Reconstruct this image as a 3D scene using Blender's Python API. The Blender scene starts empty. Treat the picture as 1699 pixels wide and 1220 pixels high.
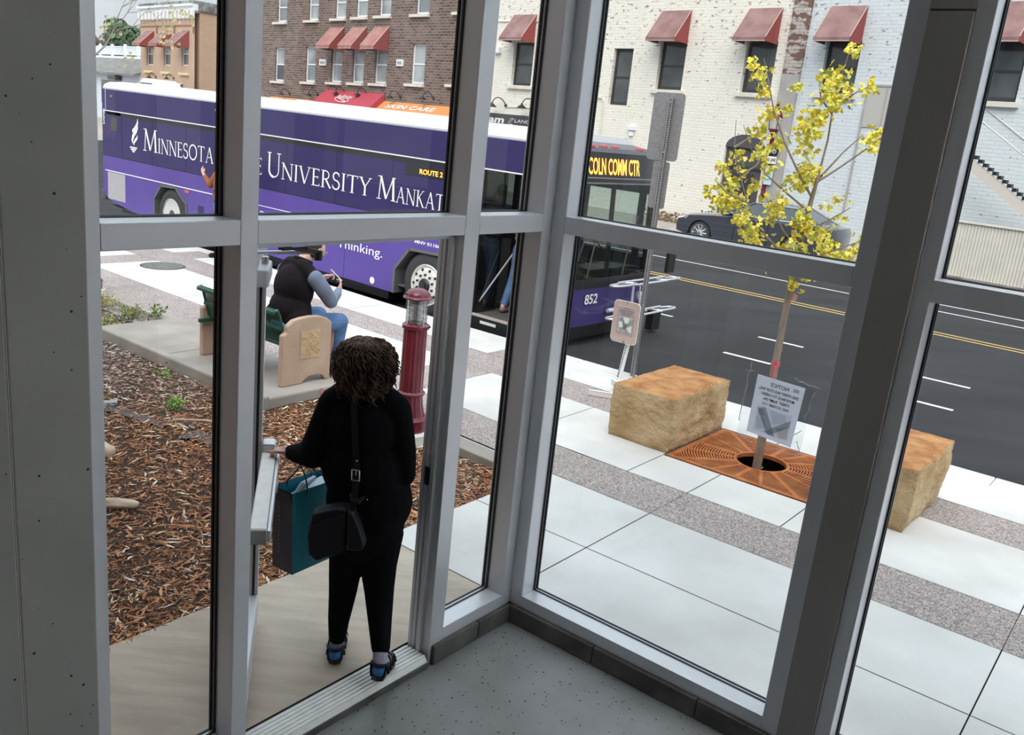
import bpy, bmesh, math, random
import numpy as np
from mathutils import Vector, Matrix, noise as mnoise

# ------------------------------------------------------------ camera, sky, exposure
scene = bpy.context.scene
COL = scene.collection
R = math.radians

FPX = 1458.0
PITCH = R(15.24); ROLL = R(5.98); EYE = 2.6
F_ = Vector((0, math.cos(PITCH), -math.sin(PITCH)))
RX = Vector((1, 0, 0)); DN = F_.cross(RX)
R2 = math.cos(ROLL) * RX - math.sin(ROLL) * DN
D2 = math.sin(ROLL) * RX + math.cos(ROLL) * DN
cam_data = bpy.data.cameras.new('camera')
cam = bpy.data.objects.new('camera', cam_data); COL.objects.link(cam)
cam_data.sensor_fit = 'HORIZONTAL'; cam_data.sensor_width = 36.0
cam_data.lens = FPX / 1699.0 * 36.0
cam_data.clip_start = 0.05; cam_data.clip_end = 600
mw = Matrix.Identity(4)
for i in range(3):
    mw[i][0] = R2[i]; mw[i][1] = -D2[i]; mw[i][2] = -F_[i]
mw[0][3], mw[1][3], mw[2][3] = 0, 0, EYE
cam.matrix_world = mw
scene.camera = cam

scene.view_settings.view_transform = 'Standard'
scene.view_settings.look = 'None'
scene.view_settings.gamma = 1.0
scene.view_settings.exposure = 0.58
try: scene.view_settings.use_curve_mapping = False
except Exception: pass

# overcast sky: pale cloud with slightly bluer gaps, a little brighter overhead
world = bpy.data.worlds.new('overcast_sky'); scene.world = world; world.use_nodes = True
wn = world.node_tree.nodes; wl = world.node_tree.links; wn.clear()
wo = wn.new('ShaderNodeOutputWorld'); wb = wn.new('ShaderNodeBackground')
wtc = wn.new('ShaderNodeTexCoord'); wmap = wn.new('ShaderNodeMapping'); wmap.inputs['Scale'].default_value = (1, 1, 3)
wno = wn.new('ShaderNodeTexNoise'); wno.inputs['Scale'].default_value = 3.2; wno.inputs['Detail'].default_value = 5
wr = wn.new('ShaderNodeValToRGB')
wr.color_ramp.elements[0].position = 0.38; wr.color_ramp.elements[0].color = (0.60, 0.77, 0.90, 1)
wr.color_ramp.elements[1].position = 0.60; wr.color_ramp.elements[1].color = (0.90, 0.955, 1.0, 1)
wl.new(wtc.outputs['Generated'], wmap.inputs['Vector']); wl.new(wmap.outputs[0], wno.inputs['Vector'])
wl.new(wno.outputs['Fac'], wr.inputs[0]); wl.new(wr.outputs[0], wb.inputs['Color'])
wsx = wn.new('ShaderNodeSeparateXYZ'); wl.new(wtc.outputs['Generated'], wsx.inputs[0])       # overcast sky: three times brighter overhead than at the horizon
wmr = wn.new('ShaderNodeMapRange'); wmr.inputs[1].default_value = 0; wmr.inputs[2].default_value = 1; wmr.inputs[3].default_value = .56; wmr.inputs[4].default_value = 1.68
wl.new(wsx.outputs[2], wmr.inputs[0]); wl.new(wmr.outputs[0], wb.inputs['Strength'])
wl.new(wb.outputs[0], wo.inputs['Surface'])

# faint, very soft sun behind the cloud (high, from the street side)
sd = bpy.data.lights.new('overcast_sun', 'SUN'); sd.energy = 2.1; sd.angle = R(50); sd.color = (1, 0.94, 0.87)
so = bpy.data.objects.new('overcast_sun', sd); COL.objects.link(so)
so.rotation_euler = (R(42), 0, R(-8))
so.location = (0, 0, 20)

# ------------------------------------------------------------ mesh helpers
class MB:
    def __init__(s):
        s.v = []; s.f = []; s.mi = []; s.M = Matrix.Identity(4); s.c = None
    def add(s, vs, fs, m=0):
        b = len(s.v); M = s.M
        for p in vs: s.v.append(tuple(M @ Vector(p)))
        for q in fs: s.f.append(tuple(b + i for i in q)); s.mi.append(m)
    def box(s, x0, x1, y0, y1, z0, z1, m=0):
        if x0 > x1: x0, x1 = x1, x0
        if y0 > y1: y0, y1 = y1, y0
        if z0 > z1: z0, z1 = z1, z0
        s.add([(x0,y0,z0),(x1,y0,z0),(x1,y1,z0),(x0,y1,z0),(x0,y0,z1),(x1,y0,z1),(x1,y1,z1),(x0,y1,z1)],
              [(3,2,1,0),(4,5,6,7),(0,1,5,4),(1,2,6,5),(2,3,7,6),(3,0,4,7)], m)
    def quad(s, a, b, c, d, m=0): s.add([a,b,c,d], [(0,1,2,3)], m)
    def prism(s, poly, a, b, axis='y', m=0):
        """extrude a 2-D polygon from a to b along an axis; poly coords are the two other axes"""
        def P(u, w, t):
            return {'x': (t,u,w), 'y': (u,t,w), 'z': (u,w,t)}[axis]
        n = len(poly)
        vs = [P(u,w,a) for u,w in poly] + [P(u,w,b) for u,w in poly]
        fs = [tuple(range(n))[::-1], tuple(range(n, 2*n))] + [(i,(i+1)%n,n+(i+1)%n,n+i) for i in range(n)]
        s.add(vs, fs, m)
    def ring(s, c, ax, r, n, up=None, ry=None):
        ax = Vector(ax).normalized()
        up = Vector(up) if up else (Vector((0,0,1)) if abs(ax.z) < .95 else Vector((1,0,0)))
        u = ax.cross(up).normalized(); w = u.cross(ax).normalized(); ry = r if ry is None else ry
        return [tuple(Vector(c) + u*(r*math.cos(2*math.pi*i/n)) + w*(ry*math.sin(2*math.pi*i/n))) for i in range(n)]
    def loft(s, rings, m=0, cap=True, close=False):
        n = len(rings[0]); vs = [p for r in rings for p in r]; fs = []
        for k in range(len(rings)-1):
            for i in range(n):
                j = (i+1) % n
                fs.append((k*n+i, k*n+j, (k+1)*n+j, (k+1)*n+i))
        if cap:
            fs.append(tuple(range(n))[::-1]); fs.append(tuple((len(rings)-1)*n+i for i in range(n)))
        s.add(vs, fs, m)
    def cyl(s, p0, p1, r0, r1=None, n=12, m=0, cap=True):
        r1 = r0 if r1 is None else r1
        ax = Vector(p1) - Vector(p0)
        s.loft([s.ring(p0, ax, r0, n), s.ring(p1, ax, r1, n)], m, cap)
    def tube(s, pts, r, n=8, m=0, cap=True):
        pts = [Vector(p) for p in pts]; k = len(pts)
        rs = r if isinstance(r, (list, tuple)) else [r]*k
        rings = []; up = None
        for i, p in enumerate(pts):
            t = (pts[min(i+1,k-1)] - pts[max(i-1,0)]).normalized()
            if up is None: up = Vector((0,0,1)) if abs(t.z) < .9 else Vector((1,0,0))
            u = t.cross(up).normalized(); up = u.cross(t).normalized()
            rings.append([tuple(p + u*(rs[i]*math.cos(2*math.pi*j/n)) + up*(rs[i]*math.sin(2*math.pi*j/n))) for j in range(n)])
        s.loft(rings, m, cap)
    def lathe(s, prof, c=(0,0,0), n=24, m=0, rf=None):
        """prof: list of (r, z)"""
        rings = []
        for r, z in prof:
            rings.append([(c[0]+(r if rf is None else rf(r,z,2*math.pi*i/n))*math.cos(2*math.pi*i/n),
                           c[1]+(r if rf is None else rf(r,z,2*math.pi*i/n))*math.sin(2*math.pi*i/n), c[2]+z) for i in range(n)])
        s.loft(rings, m, True)
    def ball(s, c, r, n=12, k=8, m=0, rot=None):
        rx, ry, rz = r if isinstance(r, (tuple, list)) else (r, r, r)
        c = Vector(c); rings = []
        for j in range(1, k):
            a = math.pi*j/k - math.pi/2
            ring = []
            for i in range(n):
                b = 2*math.pi*i/n
                p = Vector((rx*math.cos(a)*math.cos(b), ry*math.cos(a)*math.sin(b), rz*math.sin(a)))
                if rot: p = rot @ p
                ring.append(tuple(c+p))
            rings.append(ring)
        vs = [p for q in rings for p in q]; fs = []
        for q in range(len(rings)-1):
            for i in range(n): fs.append((q*n+i, q*n+(i+1)%n, (q+1)*n+(i+1)%n, (q+1)*n+i))
        lo = Vector((0,0,-rz)); hi = Vector((0,0,rz))
        if rot: lo = rot @ lo; hi = rot @ hi
        vs += [tuple(c+lo), tuple(c+hi)]; a = len(vs)-2
        for i in range(n):
            fs.append((a, (i+1)%n, i)); fs.append((a+1, (len(rings)-1)*n+i, (len(rings)-1)*n+(i+1)%n))
        s.add(vs, fs, m)
    def limb(s, p0, p1, r0, r1, n=12, m=0):
        """tapered capsule"""
        s.cyl(p0, p1, r0, r1, n, m); s.ball(p0, r0, n, 8, m); s.ball(p1, r1, n, 8, m)
    def chain(s, pts, rs, n=12, m=0):
        for i in range(len(pts)-1): s.limb(pts[i], pts[i+1], rs[i], rs[i+1], n, m)
    def build(s, name, mats, parent=None, smooth=False, bevel=0.0, angle=40, seg=2):
        me = bpy.data.meshes.new(name); me.from_pydata(s.v, [], s.f); me.update()
        if not isinstance(mats, (list, tuple)): mats = [mats]
        for m in mats: me.materials.append(m)
        me.polygons.foreach_set('material_index', s.mi)
        if s.c is not None:
            at = me.color_attributes.new('tint', 'FLOAT_COLOR', 'POINT')
            at.data.foreach_set('color', np.array(s.c, dtype=np.float32).ravel())
        bm = bmesh.new(); bm.from_mesh(me)
        bmesh.ops.recalc_face_normals(bm, faces=bm.faces)
        bm.to_mesh(me); bm.free()
        if smooth:
            me.polygons.foreach_set('use_smooth', [True]*len(me.polygons))
            try: me.set_sharp_from_angle(angle=R(angle))
            except Exception: pass
        o = bpy.data.objects.new(name, me); COL.objects.link(o)
        if parent is not None: o.parent = parent
        if bevel > 0:
            b = o.modifiers.new('bevel', 'BEVEL'); b.width = bevel; b.segments = seg; b.limit_method = 'ANGLE'; b.angle_limit = R(40)
            b.harden_normals = False
        return o

def each(mb, name, mats, parent=None, **k):
    """one object per connected piece of the mesh"""
    par = list(range(len(mb.v)))
    def fd(i):
        while par[i] != i: par[i] = par[par[i]]; i = par[i]
        return i
    for f in mb.f:
        r = fd(f[0])
        for i in f[1:]: par[fd(i)] = r
    comp = {}
    for q, f in enumerate(mb.f): comp.setdefault(fd(f[0]), []).append(q)
    out = []
    for fs in comp.values():
        ids = sorted({i for q in fs for i in mb.f[q]}); mp = {i: j for j, i in enumerate(ids)}
        c = MB(); c.v = [mb.v[i] for i in ids]; c.f = [tuple(mp[i] for i in mb.f[q]) for q in fs]; c.mi = [mb.mi[q] for q in fs]
        out.append(c.build(name, mats, parent, **k))
    return out

def tag(o, label=None, cat=None, group=None, kind=None):
    if label: o['label'] = label
    if cat: o['category'] = cat
    if group: o['group'] = group
    if kind: o['kind'] = kind
    return o
def thing(name, label, cat, loc=(0,0,0), rz=0.0, group=None, kind=None):
    o = bpy.data.objects.new(name, None); COL.objects.link(o)
    o.location = loc; o.rotation_euler = (0,0,rz); o.empty_display_size = 0.1
    return tag(o, label, cat, group, kind)
def struct(o, label=None):
    o['kind'] = 'structure'
    if label: o['label'] = label
    return o
def grp(name, loc=(0,0,0), rz=0.0, label=None):
    o = bpy.data.objects.new(name, None); COL.objects.link(o); o.location = loc; o.rotation_euler = (0,0,rz); o['kind'] = 'structure'
    if label: o['label'] = label
    return o
def copy_tree(o, parent=None):
    c = o.copy(); COL.objects.link(c); c.parent = parent
    for ch in list(o.children): copy_tree(ch, c)
    return c

# ------------------------------------------------------------ frames of the place
SA = R(-37.2)                                  # street frame: x forward along the street, y towards the street
def T(t, n, z=0.0): return (0.7965*t + 0.6046*n, -0.6046*t + 0.7965*n, z)
P0 = Vector((-0.315, 3.827, 0.0))              # door wall: inner face, right edge of the door opening
UA = Vector((0.6018, 0.7986, 0)); NA = Vector((-0.7986, 0.6018, 0))
CR = P0 + UA*0.725                             # inner corner of the two glass walls
AA = R(53.0); AB = R(-37.0)
FB = Vector((4.94, 31.25, 0)); FA = R(-46.0)   # facades across the street

# ------------------------------------------------------------ materials
def mat(name, col, rough=0.6, metal=0.0, col2=None, scale=8.0, bump=0.0, bscale=None, detail=4, spec=None, coat=0, lo=.35, hi=.65, emit=None, estr=0, stretch=None, trans=0, tint=False):
    m = bpy.data.materials.new(name); m.use_nodes = True
    nt = m.node_tree; N = nt.nodes; L = nt.links
    b = N['Principled BSDF']
    b.inputs['Base Color'].default_value = (*col, 1); b.inputs['Roughness'].default_value = rough; b.inputs['Metallic'].default_value = metal
    if spec is not None: b.inputs['Specular IOR Level'].default_value = spec
    if coat: b.inputs['Coat Weight'].default_value = coat
    if trans: b.inputs['Transmission Weight'].default_value = trans
    if emit: b.inputs['Emission Color'].default_value = (*emit, 1); b.inputs['Emission Strength'].default_value = estr
    tc = None
    if col2 is not None or bump:
        tc = N.new('ShaderNodeTexCoord'); mp = N.new('ShaderNodeMapping'); L.new(tc.outputs['Object'], mp.inputs['Vector'])
        if stretch: mp.inputs['Scale'].default_value = stretch
    if col2 is not None:
        n = N.new('ShaderNodeTexNoise'); n.inputs['Scale'].default_value = scale; n.inputs['Detail'].default_value = detail
        L.new(mp.outputs[0], n.inputs['Vector'])
        r = N.new('ShaderNodeValToRGB'); r.color_ramp.elements[0].position = lo; r.color_ramp.elements[1].position = hi
        r.color_ramp.elements[0].color = (*col, 1); r.color_ramp.elements[1].color = (*col2, 1)
        L.new(n.outputs['Fac'], r.inputs[0]); L.new(r.outputs[0], b.inputs['Base Color'])
    if bump:
        n2 = N.new('ShaderNodeTexNoise'); n2.inputs['Scale'].default_value = bscale or scale*3; n2.inputs['Detail'].default_value = 5
        L.new(mp.outputs[0], n2.inputs['Vector'])
        bp = N.new('ShaderNodeBump'); bp.inputs['Strength'].default_value = bump; bp.inputs['Distance'].default_value = 0.02
        L.new(n2.outputs['Fac'], bp.inputs['Height']); L.new(bp.outputs[0], b.inputs['Normal'])
    if tint:
        a = N.new('ShaderNodeAttribute'); a.attribute_name = 'tint'; L.new(a.outputs['Color'], b.inputs['Base Color'])
    return m

def speckle(name, base, dark, light, scale=90, rough=.85, big=None, amount=.5):
    """exposed aggregate / pitted concrete: voronoi grains in three tones"""
    m = mat(name, base, rough); N = m.node_tree.nodes; L = m.node_tree.links; b = N['Principled BSDF']
    tc = N.new('ShaderNodeTexCoord'); v = N.new('ShaderNodeTexVoronoi'); v.inputs['Scale'].default_value = scale
    L.new(tc.outputs['Object'], v.inputs['Vector'])
    s = N.new('ShaderNodeSeparateColor'); L.new(v.outputs['Color'], s.inputs[0])
    r = N.new('ShaderNodeValToRGB'); e = r.color_ramp.elements
    e[0].position = 0; e[0].color = (*dark, 1); e[1].position = 1; e[1].color = (*light, 1)
    k = r.color_ramp.elements.new(.5); k.color = (*base, 1)
    L.new(s.outputs[0], r.inputs[0])
    n = N.new('ShaderNodeTexNoise'); n.inputs['Scale'].default_value = 3; n.inputs['Detail'].default_value = 6
    L.new(tc.outputs['Object'], n.inputs['Vector'])
    mr = N.new('ShaderNodeMapRange'); mr.inputs[3].default_value = .85; mr.inputs[4].default_value = 1.12
    L.new(n.outputs['Fac'], mr.inputs[0])
    mx = N.new('ShaderNodeMix'); mx.data_type = 'RGBA'; mx.blend_type = 'MULTIPLY'; mx.inputs[0].default_value = 1
    L.new(r.outputs[0], mx.inputs[6]); L.new(mr.outputs[0], mx.inputs[7]); L.new(mx.outputs[2], b.inputs['Base Color'])
    bp = N.new('ShaderNodeBump'); bp.inputs['Strength'].default_value = .4; bp.inputs['Distance'].default_value = .006
    L.new(v.outputs['Distance'], bp.inputs['Height']); L.new(bp.outputs[0], b.inputs['Normal'])
    return m

def pitted(name, c1, c2, rough=.6, scale=2.0, pits=14.0, pit=.10, pitcol=(.012,.012,.012), spec=.5):
    """cast / polished concrete with cloudy tone and sparse small pits"""
    m = mat(name, c1, rough, col2=c2, scale=scale, detail=8, lo=.3, hi=.7, spec=spec)
    N = m.node_tree.nodes; L = m.node_tree.links; b = N['Principled BSDF']
    src = b.inputs['Base Color'].links[0].from_socket
    tc = N.new('ShaderNodeTexCoord'); v = N.new('ShaderNodeTexVoronoi'); v.inputs['Scale'].default_value = pits
    L.new(tc.outputs['Object'], v.inputs['Vector'])
    s = N.new('ShaderNodeSeparateColor'); L.new(v.outputs['Color'], s.inputs[0])
    ml = N.new('ShaderNodeMath'); ml.operation = 'MULTIPLY'; ml.inputs[1].default_value = pit; L.new(s.outputs[0], ml.inputs[0])
    lt = N.new('ShaderNodeMath'); lt.operation = 'LESS_THAN'; L.new(v.outputs['Distance'], lt.inputs[0]); L.new(ml.outputs[0], lt.inputs[1])
    mx = N.new('ShaderNodeMix'); mx.data_type = 'RGBA'; L.new(lt.outputs[0], mx.inputs[0]); L.new(src, mx.inputs[6]); mx.inputs[7].default_value = (*pitcol, 1)
    L.new(mx.outputs[2], b.inputs['Base Color'])
    return m

def brick(name, c1, c2, mortar, bw=.22, rh=.075, mo=.009, rough=.9, flake=None, bump=.6, squash_noise=.0, contrast=0.6):
    m = mat(name, c1, rough); N = m.node_tree.nodes; L = m.node_tree.links; b = N['Principled BSDF']
    tc = N.new('ShaderNodeTexCoord'); sp = N.new('ShaderNodeSeparateXYZ'); L.new(tc.outputs['Object'], sp.inputs[0])
    ad = N.new('ShaderNodeMath'); ad.operation = 'ADD'; L.new(sp.outputs[0], ad.inputs[0]); L.new(sp.outputs[1], ad.inputs[1])
    cb = N.new('ShaderNodeCombineXYZ'); L.new(ad.outputs[0], cb.inputs[0]); L.new(sp.outputs[2], cb.inputs[1])
    br = N.new('ShaderNodeTexBrick'); L.new(cb.outputs[0], br.inputs['Vector'])
    br.inputs['Scale'].default_value = 1; br.inputs['Brick Width'].default_value = bw; br.inputs['Row Height'].default_value = rh
    br.inputs['Mortar Size'].default_value = mo; br.inputs['Mortar Smooth'].default_value = .3
    br.inputs['Color1'].default_value = (*c1, 1); br.inputs['Color2'].default_value = (*c2, 1); br.inputs['Mortar'].default_value = (*mortar, 1)
    no = N.new('ShaderNodeTexNoise'); no.inputs['Scale'].default_value = 1.3; no.inputs['Detail'].default_value = 7; L.new(tc.outputs['Object'], no.inputs['Vector'])
    mr = N.new('ShaderNodeMapRange'); mr.inputs[3].default_value = 1-contrast*.45; mr.inputs[4].default_value = 1+contrast*.45; L.new(no.outputs['Fac'], mr.inputs[0])
    mx = N.new('ShaderNodeMix'); mx.data_type = 'RGBA'; mx.blend_type = 'MULTIPLY'; mx.inputs[0].default_value = 1
    L.new(br.outputs['Color'], mx.inputs[6]); L.new(mr.outputs[0], mx.inputs[7])
    out = mx.outputs[2]
    if flake:
        fc, amt, sc = flake
        mp = N.new('ShaderNodeMapping'); mp.inputs['Scale'].default_value = (1, 1, 2.2); L.new(tc.outputs['Object'], mp.inputs['Vector'])
        n2 = N.new('ShaderNodeTexNoise'); n2.inputs['Scale'].default_value = sc; n2.inputs['Detail'].default_value = 3; n2.inputs['Roughness'].default_value = .7; L.new(mp.outputs[0], n2.inputs['Vector'])
        hz = N.new('ShaderNodeMapRange'); hz.inputs[1].default_value = 3.0; hz.inputs[2].default_value = 8.5; hz.inputs[3].default_value = 0; hz.inputs[4].default_value = .07
        L.new(sp.outputs[2], hz.inputs[0])
        a2 = N.new('ShaderNodeMath'); a2.operation = 'ADD'; L.new(n2.outputs['Fac'], a2.inputs[0]); L.new(hz.outputs[0], a2.inputs[1])
        g = N.new('ShaderNodeMath'); g.operation = 'GREATER_THAN'; g.inputs[1].default_value = amt; L.new(a2.outputs[0], g.inputs[0])
        m2 = N.new('ShaderNodeMix'); m2.data_type = 'RGBA'; L.new(g.outputs[0], m2.inputs[0]); L.new(out, m2.inputs[6]); m2.inputs[7].default_value = (*fc, 1)
        out = m2.outputs[2]
    L.new(out, b.inputs['Base Color'])
    bp = N.new('ShaderNodeBump'); bp.inputs['Strength'].default_value = bump; bp.inputs['Distance'].default_value = .01; bp.invert = True
    L.new(br.outputs['Fac'], bp.inputs['Height']); L.new(bp.outputs[0], b.inputs['Normal'])
    return m

def glass(name, tint=(1,1,1), refl=.06, rough=0.0):
    m = bpy.data.materials.new(name); m.use_nodes = True; N = m.node_tree.nodes; L = m.node_tree.links; N.clear()
    o = N.new('ShaderNodeOutputMaterial'); t = N.new('ShaderNodeBsdfTransparent'); g = N.new('ShaderNodeBsdfGlossy'); x = N.new('ShaderNodeMixShader')
    t.inputs[0].default_value = (*tint, 1); g.inputs['Roughness'].default_value = rough; x.inputs[0].default_value = refl
    L.new(t.outputs[0], x.inputs[1]); L.new(g.outputs[0], x.inputs[2]); L.new(x.outputs[0], o.inputs[0])
    return m

M = {}
M['alu'] = mat('anodised_aluminium', (.66,.67,.70), .36, .35, bump=.02, bscale=60)
M['alu_dark'] = mat('dull_bronze_grey_aluminium', (.30,.285,.27), .5, .25)  # boxed posts are the frame aluminium; their shade is in this colour
M['gasket'] = mat('black_rubber', (.01,.01,.01), .5)
M['glass'] = glass('clear_glass', (.875,.87,.86), .035)
M['concwall'] = pitted('cast_concrete_wall', (.27,.262,.245), (.33,.32,.30), .8, 1.3, 27, .13)
M['concfloor'] = pitted('polished_concrete_floor', (.17,.17,.17), (.25,.25,.25), .42, 2.6, 38, .22)
M['curbconc'] = pitted('dirty_block_concrete', (.05,.047,.042), (.14,.13,.12), .85, 5, 30, .15)
M['walkconc'] = mat('white_sidewalk_concrete', (.60,.585,.56), .85, col2=(.745,.73,.705), scale=1.1, detail=9, bump=.12, bscale=60)
M['tanconc'] = mat('broom_finished_concrete', (.46,.385,.31), .88, col2=(.55,.47,.385), scale=2.5, detail=10, bump=.35, bscale=45, stretch=(1,6,1))
M['padconc'] = mat('old_grey_concrete', (.31,.275,.24), .88, col2=(.40,.36,.32), scale=2.2, detail=9, bump=.15)
M['aggr'] = speckle('exposed_aggregate', (.36,.30,.28), (.15,.125,.12), (.58,.51,.48), 120)
M['joint'] = mat('joint_sand', (.05,.048,.045), .95)
M['asphalt'] = mat('asphalt', (.024,.024,.026), .9, col2=(.036,.036,.039), scale=1.2, detail=12, stretch=(.35,1,1), spec=.3)
M['paintw'] = mat('white_road_paint', (.75,.75,.74), .7, col2=(.55,.55,.54), scale=14)
M['painty'] = mat('yellow_road_paint', (.70,.45,.10), .7, col2=(.55,.38,.14), scale=14)
M['soil'] = mat('mulch_base', (.035,.018,.009), .95, col2=(.085,.042,.02), scale=30, bump=1.0, bscale=60)
M['chip'] = mat('shredded_bark', (.2,.1,.05), .85, tint=True)
M['leaf'] = mat('leaf', (.5,.5,.05), .6, tint=True)
M['fabric'] = mat('weed_fabric', (.07,.065,.065), .9, col2=(.14,.13,.13), scale=40, bump=.5)
M['purple_dk'] = mat('purple_vinyl_dark', (.030,.023,.100), .3, col2=(.036,.028,.115), scale=.9, spec=.25)
M['purple'] = mat('purple_vinyl', (.088,.053,.265), .3, col2=(.108,.067,.31), scale=.7, spec=.3)
M['buswhite'] = mat('white_bus_paint', (.80,.80,.83), .35, coat=.2)
M['lettering'] = mat('white_vinyl_lettering', (.80,.82,.78), .5)
M['black'] = mat('black_plastic', (.012,.012,.013), .4)
M['rubber'] = mat('tyre_rubber', (.028,.028,.029), .75, bump=.1, bscale=40)
M['chrome'] = mat('polished_metal', (.75,.74,.72), .22, .9)
M['steel'] = mat('galvanised_steel', (.24,.235,.245), .5, .4, col2=(.30,.295,.30), scale=30)
M['whitealu'] = mat('white_painted_metal', (.74,.73,.70), .5, col2=(.82,.81,.79), scale=20)
M['red_lens'] = mat('red_lens', (.55,.09,.12), .25)
M['led'] = mat('led_text', (.9,.35,.02), .5, emit=(1.0,.40,.07), estr=1.7)
M['burgundy'] = mat('burgundy_enamel', (.125,.006,.018), .3, col2=(.16,.010,.024), scale=6, coat=.3)
M['sandstone'] = mat('rough_limestone', (.43,.28,.13), .9, col2=(.62,.46,.27), scale=3.2, detail=14, bump=1.0, bscale=34)
M['stonetop'] = mat('rusty_limestone_top', (.36,.135,.04), .9, col2=(.56,.30,.12), scale=6, detail=14, bump=1.0, bscale=30)
M['rust'] = mat('weathering_steel', (.34,.085,.018), .75, col2=(.50,.17,.04), scale=7, detail=8, bump=.15)
M['precast'] = mat('sandblasted_tan_precast', (.44,.30,.22), .85, col2=(.53,.38,.28), scale=3, detail=10, bump=.25, bscale=60)
M['precast_in'] = mat('ochre_relief_panel', (.50,.34,.17), .85, col2=(.58,.42,.24), scale=6, bump=.9, bscale=16)
M['benchgreen'] = mat('green_powder_coat', (.012,.085,.050), .35, coat=.3)
M['skin'] = mat('skin', (.62,.36,.28), .5)
M['blackcloth'] = mat('black_cloth', (.004,.004,.005), .95, spec=.1)
M['blackleather'] = mat('black_leather', (.005,.005,.008), .5, spec=.3)
M['hair'] = mat('brown_hair', (.035,.016,.010), .7, spec=.25, col2=(.14,.075,.048), scale=26, stretch=(1,1,.35), lo=.44, hi=.66)
M['vest'] = mat('dark_plum_vest_fabric', (.004,.0025,.004), .85, spec=.2, col2=(.011,.0065,.010), scale=5)
M['sleeve'] = mat('blue_grey_knit', (.13,.165,.235), .85, col2=(.17,.205,.28), scale=10)
M['jeans'] = mat('blue_denim', (.055,.115,.24), .85, col2=(.10,.19,.36), scale=6, bump=.1, bscale=80)
M['teal'] = mat('teal_paper', (.015,.27,.35), .5, col2=(.025,.33,.42), scale=4)
M['bagdark'] = mat('charcoal_paper', (.052,.052,.075), .55)
M['paper'] = mat('white_paper', (.74,.75,.80), .7)
M['ink'] = mat('black_ink', (.02,.02,.03), .6)
M['redink'] = mat('red_ink', (.35,.03,.04), .6)
M['bark'] = mat('young_bark', (.22,.17,.13), .85, col2=(.32,.26,.21), scale=18, stretch=(1,1,.3), bump=.3)
M['brownbrick'] = brick('brown_brick', (.085,.052,.042), (.21,.135,.105), (.26,.22,.20), bw=.34, rh=.12, mo=.018, contrast=.5)
M['creambrick'] = brick('cream_painted_brick', (.80,.76,.67), (.84,.80,.71), (.76,.72,.64), bw=.30, rh=.10, mo=.012, flake=((.26,.18,.13), .655, 4.6), contrast=.12)
M['bluebrick'] = brick('pale_blue_painted_brick', (.62,.66,.68), (.66,.70,.72), (.59,.63,.65), bw=.30, rh=.10, mo=.012, flake=((.26,.22,.21), .655, 4.6), contrast=.12)
M['oldbrick'] = brick('peeling_grey_brick', (.42,.38,.34), (.50,.46,.42), (.33,.30,.27), bw=.30, rh=.10, mo=.014, flake=((.17,.10,.08), .56, 2.6), contrast=.35)
M['tanbrick'] = brick('tan_painted_brick', (.50,.345,.245), (.53,.37,.265), (.45,.31,.22), bw=.3, rh=.10, mo=.012, contrast=.3, bump=.3)
M['tanbrick_dark'] = brick('brown_face_brick', (.30,.17,.10), (.36,.21,.13), (.34,.30,.26), bw=.2, rh=.068, mo=.01, contrast=.3)
M['pilaster'] = mat('grey_plaster', (.36,.34,.33), .85, col2=(.42,.40,.38), scale=3)
M['sill'] = mat('pale_stone_sill', (.66,.62,.54), .8, col2=(.74,.70,.62), scale=5)
M['winwhite'] = mat('white_window_frame', (.80,.82,.84), .5)
M['windark'] = mat('dark_window_frame', (.035,.032,.035), .5)
M['pane'] = mat('window_pane', (.20,.22,.23), .08, col2=(.42,.44,.44), scale=.55, detail=2, lo=.42, hi=.6, spec=.8)
M['panedark'] = mat('dim_window_pane', (.055,.060,.062), .10, col2=(.11,.118,.12), scale=.8, detail=2, spec=.6)
M['awnred'] = mat('faded_red_awning_canvas', (.33,.14,.12), .85, col2=(.40,.20,.175), scale=2.5)
M['awnmar'] = mat('faded_maroon_awning_canvas', (.22,.115,.105), .85, col2=(.30,.18,.17), scale=2.0)
M['awnside'] = mat('maroon_awning_side_canvas', (.28,.06,.055), .85)
M['awncrim'] = mat('crimson_awning_canvas', (.42,.045,.07), .8)
M['awnor'] = mat('orange_awning_canvas', (.66,.25,.08), .8)
M['darkgrey'] = mat('dark_grey_paint', (.06,.058,.062), .6)
M['navy'] = mat('dark_grey_car_paint', (.075,.08,.10), .25, .3, coat=.8)
M['green'] = mat('evergreen', (.03,.07,.03), .8, tint=True)
M['trashblack'] = mat('black_mesh_metal', (.015,.015,.016), .6)
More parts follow.
